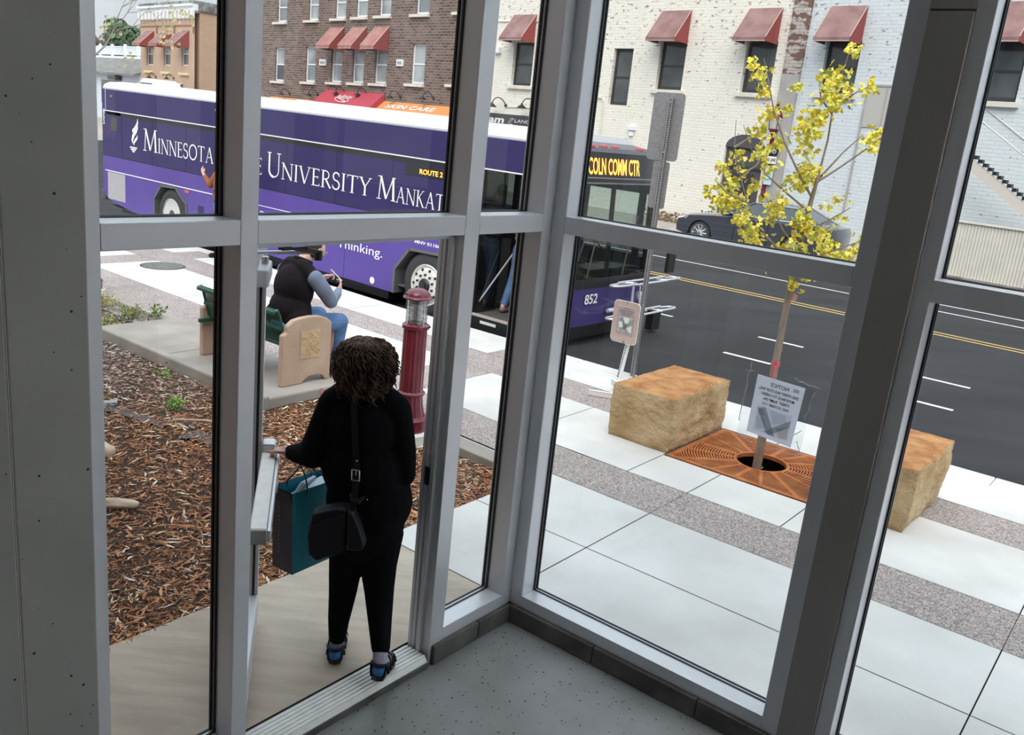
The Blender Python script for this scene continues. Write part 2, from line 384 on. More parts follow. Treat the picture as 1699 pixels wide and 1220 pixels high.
# ------------------------------------------------------------ lettering helpers
_tc = {}
def text_data(s, bold=0.0):
    k = (s, bold)
    if k in _tc: return _tc[k]
    cu = bpy.data.curves.new('t', 'FONT'); cu.body = s; cu.size = 1.0; cu.resolution_u = 3; cu.offset = bold
    ob = bpy.data.objects.new('t', cu); COL.objects.link(ob)
    bpy.context.view_layer.update()
    me = bpy.data.meshes.new_from_object(ob.evaluated_get(bpy.context.evaluated_depsgraph_get()))
    vs = [(v.co.x, v.co.y) for v in me.vertices]; fs = [tuple(p.vertices) for p in me.polygons]
    bpy.data.objects.remove(ob); bpy.data.curves.remove(cu); bpy.data.meshes.remove(me)
    _tc[k] = (vs, fs); return vs, fs
def put_text(mb, s, o, xd, zd, h, width=None, m=0, shear=0.0, bold=0.0, thick=None, align='l'):
    """flat lettering: o = left end of the baseline, xd/zd = reading and up directions, h = cap height"""
    vs, fs = text_data(s, bold)
    if not vs: return
    x0 = min(v[0] for v in vs); x1 = max(v[0] for v in vs)
    k = h/0.70; kx = k if width is None else width/(x1-x0)
    xd = Vector(xd); zd = Vector(zd); o = Vector(o)
    if align == 'c': o = o - xd*(x1-x0)*kx/2
    P = [tuple(o + xd*((x-x0)*kx + shear*y*k) + zd*(y*k)) for x, y in vs]
    if thick:
        t = Vector(thick); mb.add([tuple(Vector(p)+t) for p in P], fs, m); mb.add([tuple(Vector(p)-t) for p in P], fs, m)
    else: mb.add(P, fs, m)

# roman capitals drawn as strokes (thick stems, thin hairlines, serifs); unit height, returns width
def _arc(cx, cy, rx, ry, a0, a1, n=14): return [(cx+rx*math.cos(R(a0+(a1-a0)*i/n)), cy+ry*math.sin(R(a0+(a1-a0)*i/n))) for i in range(n+1)]
TH, TN = .105, .05
def serif(x, y, w=.24, up=False): return ([(x-w/2, y), (x+w/2, y)], .035)
GL = {
 'M': (1.0, [([(.12,0),(.18,1)],TN), ([(.18,1),(.50,.05)],TH), ([(.50,.05),(.82,1)],TN), ([(.82,1),(.88,0)],TH), serif(.12,.015), serif(.88,.015), serif(.12,.985,.16), serif(.87,.985,.16)]),
 'I': (.32, [([(.16,0),(.16,1)],TH), serif(.16,.015), serif(.16,.985)]),
 'N': (.86, [([(.14,0),(.14,1)],TN), ([(.12,1),(.74,0)],TH), ([(.74,0),(.74,1)],TN), serif(.14,.015), serif(.12,.985,.18), serif(.74,.985)]),
 'E': (.60, [([(.16,0),(.16,1)],TH), ([(.16,.975),(.52,.975)],TN), ([(.16,.52),(.46,.52)],TN), ([(.16,.025),(.55,.025)],TN), ([(.52,.99),(.52,.86)],.035), ([(.46,.6),(.46,.44)],.035), ([(.56,0),(.56,.15)],.035), serif(.12,.015,.16), serif(.12,.985,.16)]),
 'S': (.56, [(_arc(.28,.75,.19,.225,30,270)+_arc(.28,.27,.21,.25,90,-150),.085), ([(.46,.93),(.46,.76)],.035), ([(.07,.08),(.07,.26)],.035)]),
 'O': (.92, [(_arc(.46,.5,.38,.48,90,270),.095), (_arc(.46,.5,.38,.48,-90,90),.095)]),
 'T': (.74, [([(.37,0),(.37,.98)],TH), ([(.04,.97),(.70,.97)],TN), ([(.05,.98),(.05,.84)],.035), ([(.69,.98),(.69,.84)],.035), serif(.37,.015)]),
 'A': (.84, [([(.12,0),(.42,1)],TN), ([(.42,1),(.73,0)],TH), ([(.22,.36),(.62,.36)],.045), serif(.12,.015,.2), serif(.73,.015)]),
 'U': (.86, [([(.15,1),(.15,.32)]+_arc(.43,.30,.28,.28,180,270,8),.095), (_arc(.43,.30,.28,.28,270,360,8)+[(.71,.32),(.71,1)],TN), serif(.15,.985), serif(.71,.985)]),
 'V': (.82, [([(.10,1),(.41,0)],TH), ([(.41,0),(.72,1)],TN), serif(.10,.985), serif(.72,.985)]),
 'R': (.70, [([(.16,0),(.16,1)],TH), ([(.16,.97)]+_arc(.32,.735,.22,.235,90,-90,10)+[(.16,.50)],.065), ([(.34,.5),(.66,0)],TH), serif(.16,.015), serif(.12,.985,.16)]),
 'Y': (.76, [([(.10,1),(.38,.48)],TH), ([(.68,1),(.38,.48)],TN), ([(.38,.5),(.38,0)],TH), serif(.10,.985), serif(.68,.985,.2), serif(.38,.015)]),
 'K': (.76, [([(.16,0),(.16,1)],TH), ([(.16,.46),(.58,1)],TN), ([(.28,.60),(.66,0)],TH), serif(.16,.015), serif(.16,.985), serif(.60,.985,.18), serif(.67,.015,.2)]),
}
def stroke(mb, pts, w, P, m=0):
    """P maps (x,y) in glyph space to 3-D"""
    n = len(pts); L = []; Q = []
    for i, p in enumerate(pts):
        a = pts[max(0,i-1)]; b = pts[min(n-1,i+1)]
        dx, dy = b[0]-a[0], b[1]-a[1]; l = math.hypot(dx, dy) or 1
        nx, ny = -dy/l*w/2, dx/l*w/2
        L.append(P(p[0]+nx, p[1]+ny)); Q.append(P(p[0]-nx, p[1]-ny))
    mb.add(L+Q, [(i, i+1, n+i+1, n+i) for i in range(n-1)], m)
def roman(mb, s, x0, x1, z, h, y, m=0, sgn=1):
    """word fitted between x0 and x1 in the local x/z plane at depth y"""
    tot = sum(GL[c][0] for c in s) + .03*(len(s)-1)
    kx = (x1-x0)/tot; x = x0
    for c in s:
        w, st = GL[c]
        for i, (pts, wd) in enumerate(st):
            stroke(mb, pts, wd, (lambda a, b, x=x, i=i: (x + a*kx, y - .0004*i, z + b*h)), m)
        x += (w+.03)*kx

# ------------------------------------------------------------ the room
def frameA(name): return grp(name, tuple(P0), AA)
def frameB(name): return grp(name, tuple(CR), AB)
ZT = 4.9; ZF = -0.06
b = MB(); b.box(-.3, 6.4, -6.2, .0, ZF-.2, ZF); o = b.build('floor', M['concfloor']); o.location = CR; o.rotation_euler = (0,0,AB); struct(o)
b = MB(); b.box(-.3, 6.4, -6.2, .3, ZT, ZT+.3); o = b.build('ceiling', M['concwall']); o.location = CR; o.rotation_euler = (0,0,AB); struct(o)
b = MB()
b.box(-1.85, -1.618, -.035, .34, ZF, ZT); b.box(-5.95, -1.872, -.085, .34, ZF, ZT)
b.prism([(-1.872,-.085),(-1.872,.3),(-1.85,.3),(-1.85,-.035)], ZF, ZT, 'z')
o = b.build('wall_left', M['concwall'], bevel=.006); o.location = P0; o.rotation_euler = (0,0,AA); struct(o)
b = MB(); b.box(-2.35, -1.80, .34, 7.0, -.2, ZT+.3); b.box(-6.0, -2.35, .34, .9, -.2, ZT+.3)  # unseen brick wing, added to shade and brown the left-facing frame sides
o = b.build('wall_wing', M['tanbrick_dark']); o.location = P0; o.rotation_euler = (0,0,AA); struct(o)
b = MB(); b.box(6.2, 6.5, -6.2, .3, ZF, ZT); o = b.build('wall_right', M['concwall']); o.location = CR; o.rotation_euler = (0,0,AB); struct(o)
b = MB(); b.box(-.3, 6.4, -6.5, -6.2, ZF, ZT); o = b.build('wall_back', M['concwall']); o.location = CR; o.rotation_euler = (0,0,AB); struct(o)
b = MB(); b.box(-1.0,.06,-.02,.15,ZF-.05,ZF+.031); o = b.build('trim_11', M['curbconc']); o.location = P0; o.rotation_euler = (0,0,AA); struct(o)
# low concrete curbs the glazing stands on
b = MB()
for x0, x1 in ((.095,.44),(.446,.74)): b.box(x0, x1, -.022, .15, ZF, .045)
o = b.build('baseboard_left', M['curbconc'], bevel=.006); o.location = P0; o.rotation_euler = (0,0,AA); struct(o)
b = MB(); x = -.02
while x < 6.2: b.box(x, min(x+.596,6.2), -.022, .15, ZF, .045); x += .6
o = b.build('baseboard_right', M['curbconc'], bevel=.006); o.location = CR; o.rotation_euler = (0,0,AB); struct(o)
b = MB(); b.box(-1.618, -1.075, -.022, .15, ZF, .045); o = b.build('baseboard_front', M['curbconc'], bevel=.006); o.location = P0; o.rotation_euler = (0,0,AA); struct(o)

def members(L, par, name='frame', m='alu'):
    b = MB()
    for x0, x1, z0, z1, *d in L:
        y0, y1 = d if d else (0, .15)
        b.box(x0, x1, y0, y1, z0, z1)
    o = b.build(name, M[m], par, bevel=.003); return o
def gask(rects, par):
    b = MB()
    for x0, x1, z0, z1 in rects:
        t = .008
        for yy in (.106, .132):
            b.box(x0, x0+t, yy, yy+.010, z0, z1); b.box(x1-t, x1, yy, yy+.010, z0, z1)
            b.box(x0, x1, yy, yy+.010, z0, z0+.004); b.box(x0, x1, yy, yy+.010, z1-t, z1)
    return b.build('gasket', M['gasket'], par)
def pane(x0, x1, z0, z1, par, y=.123, name='glass_pane'):
    b = MB(); b.quad((x0,y,z0),(x1,y,z0),(x1,y,z1),(x0,y,z1)); return b.build(name, M['glass'], par)

# shared vertical posts of the glazing
def post(n, x0, x1, z0, A=True, y0=0, y1=.15, m='alu'):
    b = MB(); b.box(x0, x1, y0, y1, z0, ZT); o = b.build(n, M[m], bevel=.003)
    o.location = P0 if A else CR; o.rotation_euler = (0,0,AA if A else AB); struct(o); return o
post('trim_1', -1.618, -1.56, .045); post('trim_2', -1.075, -1.005, ZF)
post('trim_3', .077, .175, ZF)
post('trim_4', .65, .731, .045, y1=.155)
post('trim_5', -.155, .08, .045, False, y0=.006)
post('trim_12', .0005, .08, .045, False, y1=.0055)
post('trim_6', 1.49, 1.57, .045, False)
post('trim_7', 1.725, 1.79, .045, False)
b = MB(); b.box(1.571, 1.724, -.018, .15, .045, 3.155); b.box(1.571, 1.724, -.018, .15, 3.162, ZT)
o = b.build('trim_8', M['alu_dark'], bevel=.002); o.location = CR; o.rotation_euler = (0,0,AB); struct(o)
b = MB(); b.box(3.62, 3.92, -.018, .15, .045, ZT)
o = b.build('trim_9', M['alu_dark'], bevel=.003); o.location = CR; o.rotation_euler = (0,0,AB); struct(o)

b = MB(); b.box(5.75, 6.2, -.018, .15, .045, ZT)
o = b.build('trim_10', M['alu_dark'], bevel=.003); o.location = CR; o.rotation_euler = (0,0,AB); struct(o)
ZH = 2.12; ZK = 2.205
w = frameA('window_1')   # left bay
members([(-1.56,-1.075,.045,.112),(-1.56,-1.075,ZH,ZK),(-1.56,-1.075,ZT-.08,ZT)], w)
gask([(-1.56,-1.075,.112,ZH),(-1.56,-1.075,ZK,ZT-.08)], w); pane(-1.56,-1.075,.112,ZH,w); pane(-1.56,-1.075,ZK,ZT-.08,w)
w = frameA('window_2')   # over the door
members([(-1.005,.077,ZH,ZK),(-1.005,.077,ZT-.08,ZT)], w)
gask([(-1.005,.077,ZK,ZT-.08)], w); pane(-1.005,.077,ZK,ZT-.08,w)
w = frameA('window_3')   # sidelight
members([(.175,.65,.045,.115),(.175,.65,ZH,ZK),(.175,.65,ZT-.08,ZT)], w)
gask([(.175,.65,.115,ZH),(.175,.65,ZK,ZT-.08)], w); pane(.175,.65,.115,ZH,w); pane(.175,.65,ZK,ZT-.08,w)
w = frameB('window_4')
members([(.08,1.49,.045,.115),(.08,1.49,ZH,ZK),(.08,1.49,ZT-.08,ZT)], w)
gask([(.08,1.49,.115,ZH),(.08,1.49,ZK,ZT-.08)], w); pane(.08,1.49,.115,ZH,w); pane(.08,1.49,ZK,ZT-.08,w)
for k, (x0, x1) in enumerate(((1.79,3.62),(3.92,5.75))):
    w = frameB('window_%d' % (5+k))
    members([(x0,x1,.045,.115),(x0,x1,ZH,ZK),(x0,x1,ZT-.08,ZT)], w)
    gask([(x0,x1,.115,ZH),(x0,x1,ZK,ZT-.08)], w); pane(x0,x1,.115,ZH,w); pane(x0,x1,ZK,ZT-.08,w)

# door: frame, threshold, open leaf with panic bar and closer
d = frameA('door_1')
b = MB()
b.box(.069,.077,.098,.117,0,ZH); b.box(.069,.077,.121,.141,0,ZH); b.box(.058,.077,.050,.072,0,ZH)      # stepped right jamb
b.box(-1.005,-.992,.05,.15,0,ZH); b.box(-.992,.066,.05,.10,2.097,ZH)
b.build('frame', M['alu'], d, bevel=.002)
b = MB(); b.box(.064,.070,.084,.112,.90,.99); b.build('strike_plate', M['black'], d)
b = MB(); b.box(-1.0,.06,.004,.15,ZF+.03,-.010)
b.add([(-1.0,-.012,ZF+.03),(.06,-.012,ZF+.03),(.06,.004,-.004),(-1.0,.004,-.004),(-1.0,.01,ZF+.03),(.06,.01,ZF+.03)],[(0,1,2,3),(0,3,4),(1,5,2),(4,5,1,0),(3,2,5,4)])
for k in range(6): b.box(-1.0,.06,.006+.023*k,.020+.023*k,-.010,.001)
b.build('threshold', M['whitealu'], d, bevel=.002)
lf = bpy.data.objects.new('door_leaf', None); COL.objects.link(lf); lf.parent = d
lf.location = (-.985, .085, 0); lf.rotation_euler = (0,0,R(103.5)-AA)      # local x runs from hinge to free edge
b = MB()
b.box(0,.05,-.022,.022,.02,2.06); b.box(.88,.93,-.022,.022,.02,2.06); b.box(.05,.88,-.022,.022,.02,.20); b.box(.05,.88,-.022,.022,1.96,2.06)
b.build('leaf_frame', M['alu'], lf, bevel=.003)
b = MB(); b.quad((.05,0,.20),(.88,0,.20),(.88,0,1.96),(.05,0,1.96)); b.build('glass_pane', M['glass'], lf)
b = MB(); b.box(.048,.054,-.006,.006,.2,1.96); b.box(.876,.882,-.006,.006,.2,1.96); b.build('gasket', M['gasket'], lf)
b = MB(); b.box(.02,.84,-.092,-.026,.94,.99); b.build('panic_bar', M['whitealu'], lf, bevel=.008)
b = MB(); b.box(.02,.84,-.108,-.094,.93,.982); b.box(.56,.60,-.112,-.022,.90,.935); b.build('bar_rail', M['alu'], lf, bevel=.003)
b = MB(); b.box(.84,.925,-.088,-.022,.93,1.03); b.build('latch_case', M['alu'], lf, bevel=.012)
b = MB(); b.box(-.0,.02,-.094,-.024,.93,.992); b.build('end_cap', M['alu_dark'], lf, bevel=.004)
b = MB(); b.box(.04,.28,-.074,-.022,1.945,2.01); b.build('closer_body', M['alu'], lf, bevel=.01)
b = MB(); b.cyl((.2,-.05,2.01),(.2,-.05,2.035),.014); b.build('closer_spindle', M['chrome'], lf)
b = MB()
e = (-.655,.10,2.062)
b.tube([(-.93,.26,2.045), e], [.006,.009], 8); b.build('closer_arm', M['alu'], d)
b = MB(); b.tube([(-.82,.06,2.088),(-.74,.07,2.080), e], [.005,.011,.009], 8); b.cyl((e[0],e[1],2.03),(e[0],e[1],2.068),.016); b.box(-.86,-.82,.05,.08,2.083,2.097)
b.build('closer_forearm', M['black'], d, bevel=.003)

# paper notice in a plastic sleeve taped on the right-hand glass (reads from the street)
for _m in (M['paper'],):
    _N = _m.node_tree.nodes; _L = _m.node_tree.links; _t = _N.new('ShaderNodeBsdfTranslucent'); _t.inputs[0].default_value = (.92,.92,.96,1); _x = _N.new('ShaderNodeMixShader'); _x.inputs[0].default_value = .75
    _L.new(_N['Principled BSDF'].outputs[0], _x.inputs[1]); _L.new(_t.outputs[0], _x.inputs[2]); _L.new(_x.outputs[0], _N['Material Output'].inputs[0])
nt = thing('paper_notice', 'NOTICE sheet in clear plastic sleeve, taped to the glass and read from behind', 'notice', tuple(CR), AB)
def npt(u, v):   # u 0..1 left-right seen from inside, v 0..1 down
    a = Vector((1.134,.118,1.649)); bb = Vector((1.355,.118,1.640)); c = Vector((1.1286,.118,1.3775)); dd = Vector((1.340,.118,1.362))
    return (a.lerp(bb,u)).lerp(c.lerp(dd,u), v)
b = MB(); A_,B_,C_,D_ = npt(0,0),npt(1,0),npt(1,1),npt(0,1); tv = Vector((0,.0008,0))
b.add([tuple(p-tv) for p in (A_,B_,C_,D_)]+[tuple(p+tv) for p in (A_,B_,C_,D_)], [(0,1,2,3),(7,6,5,4),(0,1,5,4),(1,2,6,5),(2,3,7,6),(3,0,4,7)])
pp = b.build('sheet', M['paper'], nt)
b = MB(); zx = (B_-A_).normalized()*-1; zz = (A_-D_).normalized()
def line(s, v, h, w, m=0, bold=.01):
    put_text(b, s, npt(.5, v), zx, zz, h, w, m, bold=bold, thick=(0,.0012,0), align='c')
line('NOTICE', .135, .017, .085, 2, .0)
line('2ND STREET BUS STOP WILL', .225, .0125, .185); line('MOVE BACK TO CHERRY', .305, .0125, .155)
line('STREET  RAMP ON', .385, .0125, .12); line('WED, OCTOBER 11TH', .465, .0115, .125, 1)
b.build('lettering', [M['ink'], M['redink'], M['darkgrey']], nt)
b = MB()
mapm = [glass('map_pale_film', (.90,.91,.92), .01), glass('map_mid_film', (.70,.72,.73), .01), glass('map_green_film', (.82,.87,.83), .01), glass('map_tan_film', (.90,.86,.82), .01)]
def mq(poly, m, k=1):
    P_ = [npt(u, v) for u, v in poly]; t = Vector((0,.0011+.0003*k,0)); n = len(P_)
    b.add([tuple(p-t) for p in P_], [tuple(range(n))], m); b.add([tuple(p+t) for p in P_], [tuple(range(n))], m)
mq([(.13,.50),(.88,.50),(.90,.93),(.13,.93)], 0, 0)
mq([(.13,.55),(.30,.50),(.62,.93),(.45,.93)], 1); mq([(.88,.58),(.88,.70),(.50,.93),(.36,.90)], 1)
mq([(.42,.52),(.74,.53),(.80,.66),(.52,.74)], 0, 2); mq([(.14,.70),(.30,.66),(.42,.84),(.20,.90)], 0, 2); mq([(.16,.56),(.24,.54),(.32,.64),(.18,.68)], 3, 2)
mq([(.62,.78),(.86,.70),(.88,.90),(.70,.92)], 3, 2)
mq([(.78,.06),(.90,.06),(.90,.12),(.78,.12)], 1, 1)
b.build('street_map', mapm, nt)
b = MB()
def sp(x, z): return Vector((x,.120,z))
c0,c1,c2,c3 = sp(1.090,1.656),sp(1.397,1.648),sp(1.384,1.339),sp(1.084,1.343)
b.add([tuple(c0),tuple(c1),tuple(c2),tuple(c3)], [(0,1,2,3)], 0)
b.build('plastic_sleeve', glass('clear_plastic', (.93,.94,.96), .10, .25), nt)
random.seed(5); b = MB()
for (xa,za,xb,zb) in ((1.095,1.69,1.085,1.42),(1.115,1.66,1.07,1.65),(1.085,1.345,1.16,1.335),(1.09,1.36,1.13,1.325),(1.30,1.668,1.395,1.652),(1.39,1.655,1.415,1.66),(1.40,1.64,1.375,1.50),(1.375,1.345,1.40,1.33),(1.23,1.335,1.38,1.335),(1.36,1.40,1.385,1.35)):
    pts = []
    for i in range(9):
        f = i/8; pts.append((xa+(xb-xa)*f+random.uniform(-.004,.004), .119+random.uniform(-.003,.001), za+(zb-za)*f+random.uniform(-.005,.005)))
    b.tube(pts, [random.uniform(.0008,.0022) for _ in pts], 4)
each(b, 'tape_crease', mat('tape_crease', (.8,.81,.84), .3), nt)
# ------------------------------------------------------------ ground outside (street frame: s runs back up the street, n towards it)
def clip(poly, n, d):
    """keep the part of a 2-D polygon with n.p >= d"""
    out = []
    for i in range(len(poly)):
        a = poly[i]; c = poly[(i+1) % len(poly)]
        da = a[0]*n[0]+a[1]*n[1]-d; dc = c[0]*n[0]+c[1]*n[1]-d
        if da >= 0: out.append(a)
        if (da >= 0) != (dc >= 0):
            f = da/(da-dc); out.append((a[0]+(c[0]-a[0])*f, a[1]+(c[1]-a[1])*f))
    return out
_nA = (NA.x, NA.y); _dA = NA.x*P0.x+NA.y*P0.y+.152
_nB = (UA.x, UA.y); _dB = UA.x*CR.x+UA.y*CR.y+.152
def outside(poly):
    r = []
    p = clip(poly, _nA, _dA)
    if len(p) > 2: r.append(p)
    q = clip(poly, (-_nA[0],-_nA[1]), -_dA)
    if len(q) > 2: q = clip(q, _nB, _dB)
    if len(q) > 2: r.append(q)
    return r
def interp(tab, s):
    if s <= tab[0][0]: return tab[0][1]
    for (a, va), (c, vc) in zip(tab, tab[1:]):
        if s <= c: return va + (vc-va)*(s-a)/(c-a)
    return tab[-1][1]
S1L = [(0,5.39),(3.2,5.39),(4.65,5.48),(9.5,5.67),(14,5.70)]
S1H = [(0,5.96),(4,5.97),(5,6.04),(9.7,6.30),(13,6.38)]
S2L = [(0,7.08),(1,7.09),(4.4,7.18),(5.7,7.23),(8,7.35),(12,7.45)]
S2H = [(0,7.62),(1,7.64),(5,7.80),(8.5,7.88),(13,8.08)]
CI = [(0,8.38),(5,8.42),(7,8.53),(12,8.58),(16,8.62)]
CO = [(0,8.68),(5,8.66),(8.6,8.66),(10.3,8.78),(16,8.82)]
c_ = lambda v: (lambda s: v)
f1l, f1h, f2l, f2h, fci, fco = [(lambda s, t=t: interp(t, s)) for t in (S1L,S1H,S2L,S2H,CI,CO)]
GAP = .004
def cell(mb, s0, s1, lo, hi, z=0.0, m=0, gap=GAP, cut=True):
    k = max(1, int(math.ceil((s1-s0)/1.2)))
    ss = [s0+gap + (s1-s0-2*gap)*i/k for i in range(k+1)]
    for a, c in zip(ss, ss[1:]):
        poly = [T(-a, lo(a)+gap)[:2], T(-a, hi(a)-gap)[:2], T(-c, hi(c)-gap)[:2], T(-c, lo(c)+gap)[:2]]
        for p in (outside(poly) if cut else [poly]):
            mb.add([(x, y, z) for x, y in p], [tuple(range(len(p)))], m)
# joint bed under all paving
b = MB()
for s0 in range(-14, 30, 4): cell(b, s0, s0+4, c_(-4), f1l, -.012, 0, 0) if s0+4 <= 3 else None
cell(b, 2, 3.66, c_(-4), f1l, -.012, 0, 0)
cell(b, -14, 1.9, f1l, fci, -.012, 0, 0); cell(b, 1.9, 3.3, f1l, c_(6.58), -.012, 0, 0); cell(b, 1.9, 3.3, c_(7.74), fci, -.012, 0, 0); cell(b, 3.3, 30, f1l, fci, -.012, 0, 0)
struct(b.build('paving_bed', M['joint']), 'dark joints under the paving')
XS = [-13.9,-9.7,-6.2,-3.5,-1.3,.37,2.70,4.38]      # crosswise joints
w_ = MB(); t_ = MB(); g_ = MB()
near = [-13.9,-9.7,-6.2,-3.5,-1.3,.37,2.70,3.66]
for a, c in zip(near, near[1:]):
    cell(t_, a, c, c_(.0), c_(3.66), 0); cell(t_, a, c, c_(-4), c_(.0), 0)
    cell(w_, a, c, c_(3.66), c_(4.56), 0)
    cell(w_, a, c, c_(4.56), f1l, 0)
# concrete between the aggregate bands
mid = [-13.9,-9.7,-6.2,-3.5,-1.3,.37,2.70,4.38,5.76]
for a, c in zip(mid, mid[1:]):
    if a == .37:
        cell(w_, a, 1.94, f1h, f2l, 0); cell(w_, 1.94, c, f1h, c_(6.57), 0)
    elif a == 2.70:
        cell(w_, a, 3.25, f1h, c_(6.57), 0); cell(w_, 3.25, c, f1h, f2l, 0)
    else: cell(w_, a, c, f1h, f2l, 0)
for a, c in ((6.33,8.6),(8.6,10.41),(10.41,12.9),(13.5,16.5),(16.5,20)): cell(w_, a, c, f1h, f2l, 0)
# bands along the street
for a, c in ((-13.9,-3.5),(-3.5,.37),(.37,2.70),(2.70,5.76),(5.76,6.33),(6.33,9.3),(9.3,12.9),(12.9,20)): cell(g_, a, c, f1l, f1h, 0, 0, .002)
for a, c in ((-13.9,-3.5),(-3.5,.37),(.37,1.94),(3.25,4.38),(4.38,5.76),(5.76,6.33),(6.33,9.3),(9.3,12.9),(12.9,20)): cell(g_, a, c, f2l, f2h, 0, 0, .002)
cell(w_, 1.94, 3.25, c_(7.74), f2h, 0)
for a, c in ((5.76,6.33),(12.9,13.5)):
    cell(g_, a, c, f1h, f2l, 0, 0, .002); cell(g_, a, c, f2h, (lambda s: fci(s)-.02), 0, 0, .002) if a > 6 else None
cell(g_, 5.76, 6.33, f2h, (lambda s: 8.2), 0, 0, .002); cell(w_, 5.76, 6.33, (lambda s: 8.2), fci, 0)
for a, c in ((-13.9,-9.7),(-9.7,-6.2),(-6.2,-3.5),(-3.5,-1.3),(-1.3,.37),(.37,2.70),(2.70,5.76),(6.33,8.9),(8.9,12.9),(13.5,16.5),(16.5,20)): cell(w_, a, c, f2h, fci, 0)
struct(w_.build('sidewalk', M['walkconc']), 'pale concrete paving slabs')
struct(t_.build('entrance_slab', M['tanconc']), 'broom finished tan concrete in front of the door')
struct(g_.build('aggregate_bands', M['aggr']), 'exposed aggregate bands across the sidewalk')
# kerb
b = MB()
ss = [-14+.75*i for i in range(46)]
for a, c in zip(ss, ss[1:]):
    poly = [(-a-.002, fci(a)), (-a-.002, fco(a)), (-c+.002, fco(c)), (-c+.002, fci(c))]
    lo = [T(x, y, -.16) for x, y in poly]; hi = [T(x, y, .002) for x, y in poly]
    b.add(lo+hi, [(4,5,6,7),(0,1,5,4),(1,2,6,5),(2,3,7,6),(3,0,4,7)])
struct(b.build('kerb', M['walkconc'], bevel=.012), 'concrete kerb')
# street and far pavement
b = MB(); vs = [T(-45,8.5,-.15),T(45,8.5,-.15),T(45,26,-.15),T(-45,26,-.15)]; b.add(vs, [(0,1,2,3)])
struct(b.build('street', M['asphalt']), 'dark asphalt street')
b = MB(); vs = [T(-100,25.7,0),T(60,25.7,0),T(60,120,0),T(-100,120,0)]; b.add(vs, [(0,1,2,3)]); vs = [T(-100,25.7,0),T(60,25.7,0),T(60,25.55,-.16),T(-100,25.55,-.16)]; b.add(vs, [(0,1,2,3)])
b.add([T(-110,8.9,-.152),T(-45,8.9,-.152),T(-45,26,-.152),T(-110,26,-.152)], [(0,1,2,3)])
b.add([T(-110,-20,-.03),T(-20,-20,-.03),T(-20,8.9,-.03),T(-110,8.9,-.03)], [(0,1,2,3)])
struct(b.build('far_pavement', M['padconc']), 'concrete pavement across the street')
def stripe(mb, t0, t1, n0, w, m=0, n1=None):
    n1 = n0 if n1 is None else n1
    mb.add([T(t0,n0-w/2,-.146),T(t1,n1-w/2,-.146),T(t1,n1+w/2,-.146),T(t0,n0+w/2,-.146)], [(0,1,2,3)], m)
b = MB(); stripe(b,-9.5,9,19.65,.09,0,18.9); stripe(b,-9.2,9,20.75,.09,0,19.8); stripe(b,-30,-9.5,19.65,.09); stripe(b,-30,-9.2,20.75,.09)
for t0,t1,n in ((-4.96,-4.26,11.4),(-5.11,-4.39,12.95),(-2.85,-1.93,11.38),(-3.0,-2.04,12.84),(-7.4,-6.62,12.95),(-.4,.5,11.35),(-.6,.3,12.8)): stripe(b,t0,t1,n,.085)
struct(b.build('white_road_lines', M['paintw']), 'white lane lines')
b = MB(); stripe(b,-30,-9,16.80,.08,0,16.80); stripe(b,-9,9,16.80,.075,0,16.02); stripe(b,-30,-9,17.05,.08); stripe(b,-9,9,17.05,.075,0,16.25)
struct(b.build('yellow_road_lines', M['painty']), 'double yellow centre line')

# ------------------------------------------------------------ planting bed
b = MB()
random.seed(3)
def bedz(s, n): return -.075 + .015*mnoise.noise(Vector((s*1.3,n*1.3,0))) + .045*max(0, 1-abs(s-3.7)/.7)
ng = 60
for a in range(48):
    s0 = 3.67+a*.3
    for k in range(22):
        n0 = -1.2+k*.31
        if n0 > 5.3: continue
        q = [(s0,n0),(s0,n0+.31),(s0+.3,n0+.31),(s0+.3,n0)]
        for p in outside([T(-s,n)[:2] for s,n in q]):
            b.add([(x,y,bedz(-(.7965*x-.6046*y), .6046*x+.7965*y)) for x,y in p], [tuple(range(len(p)))])
soil = struct(b.build('planting_bed', M['soil'], smooth=True), 'dark soil under the bark mulch')
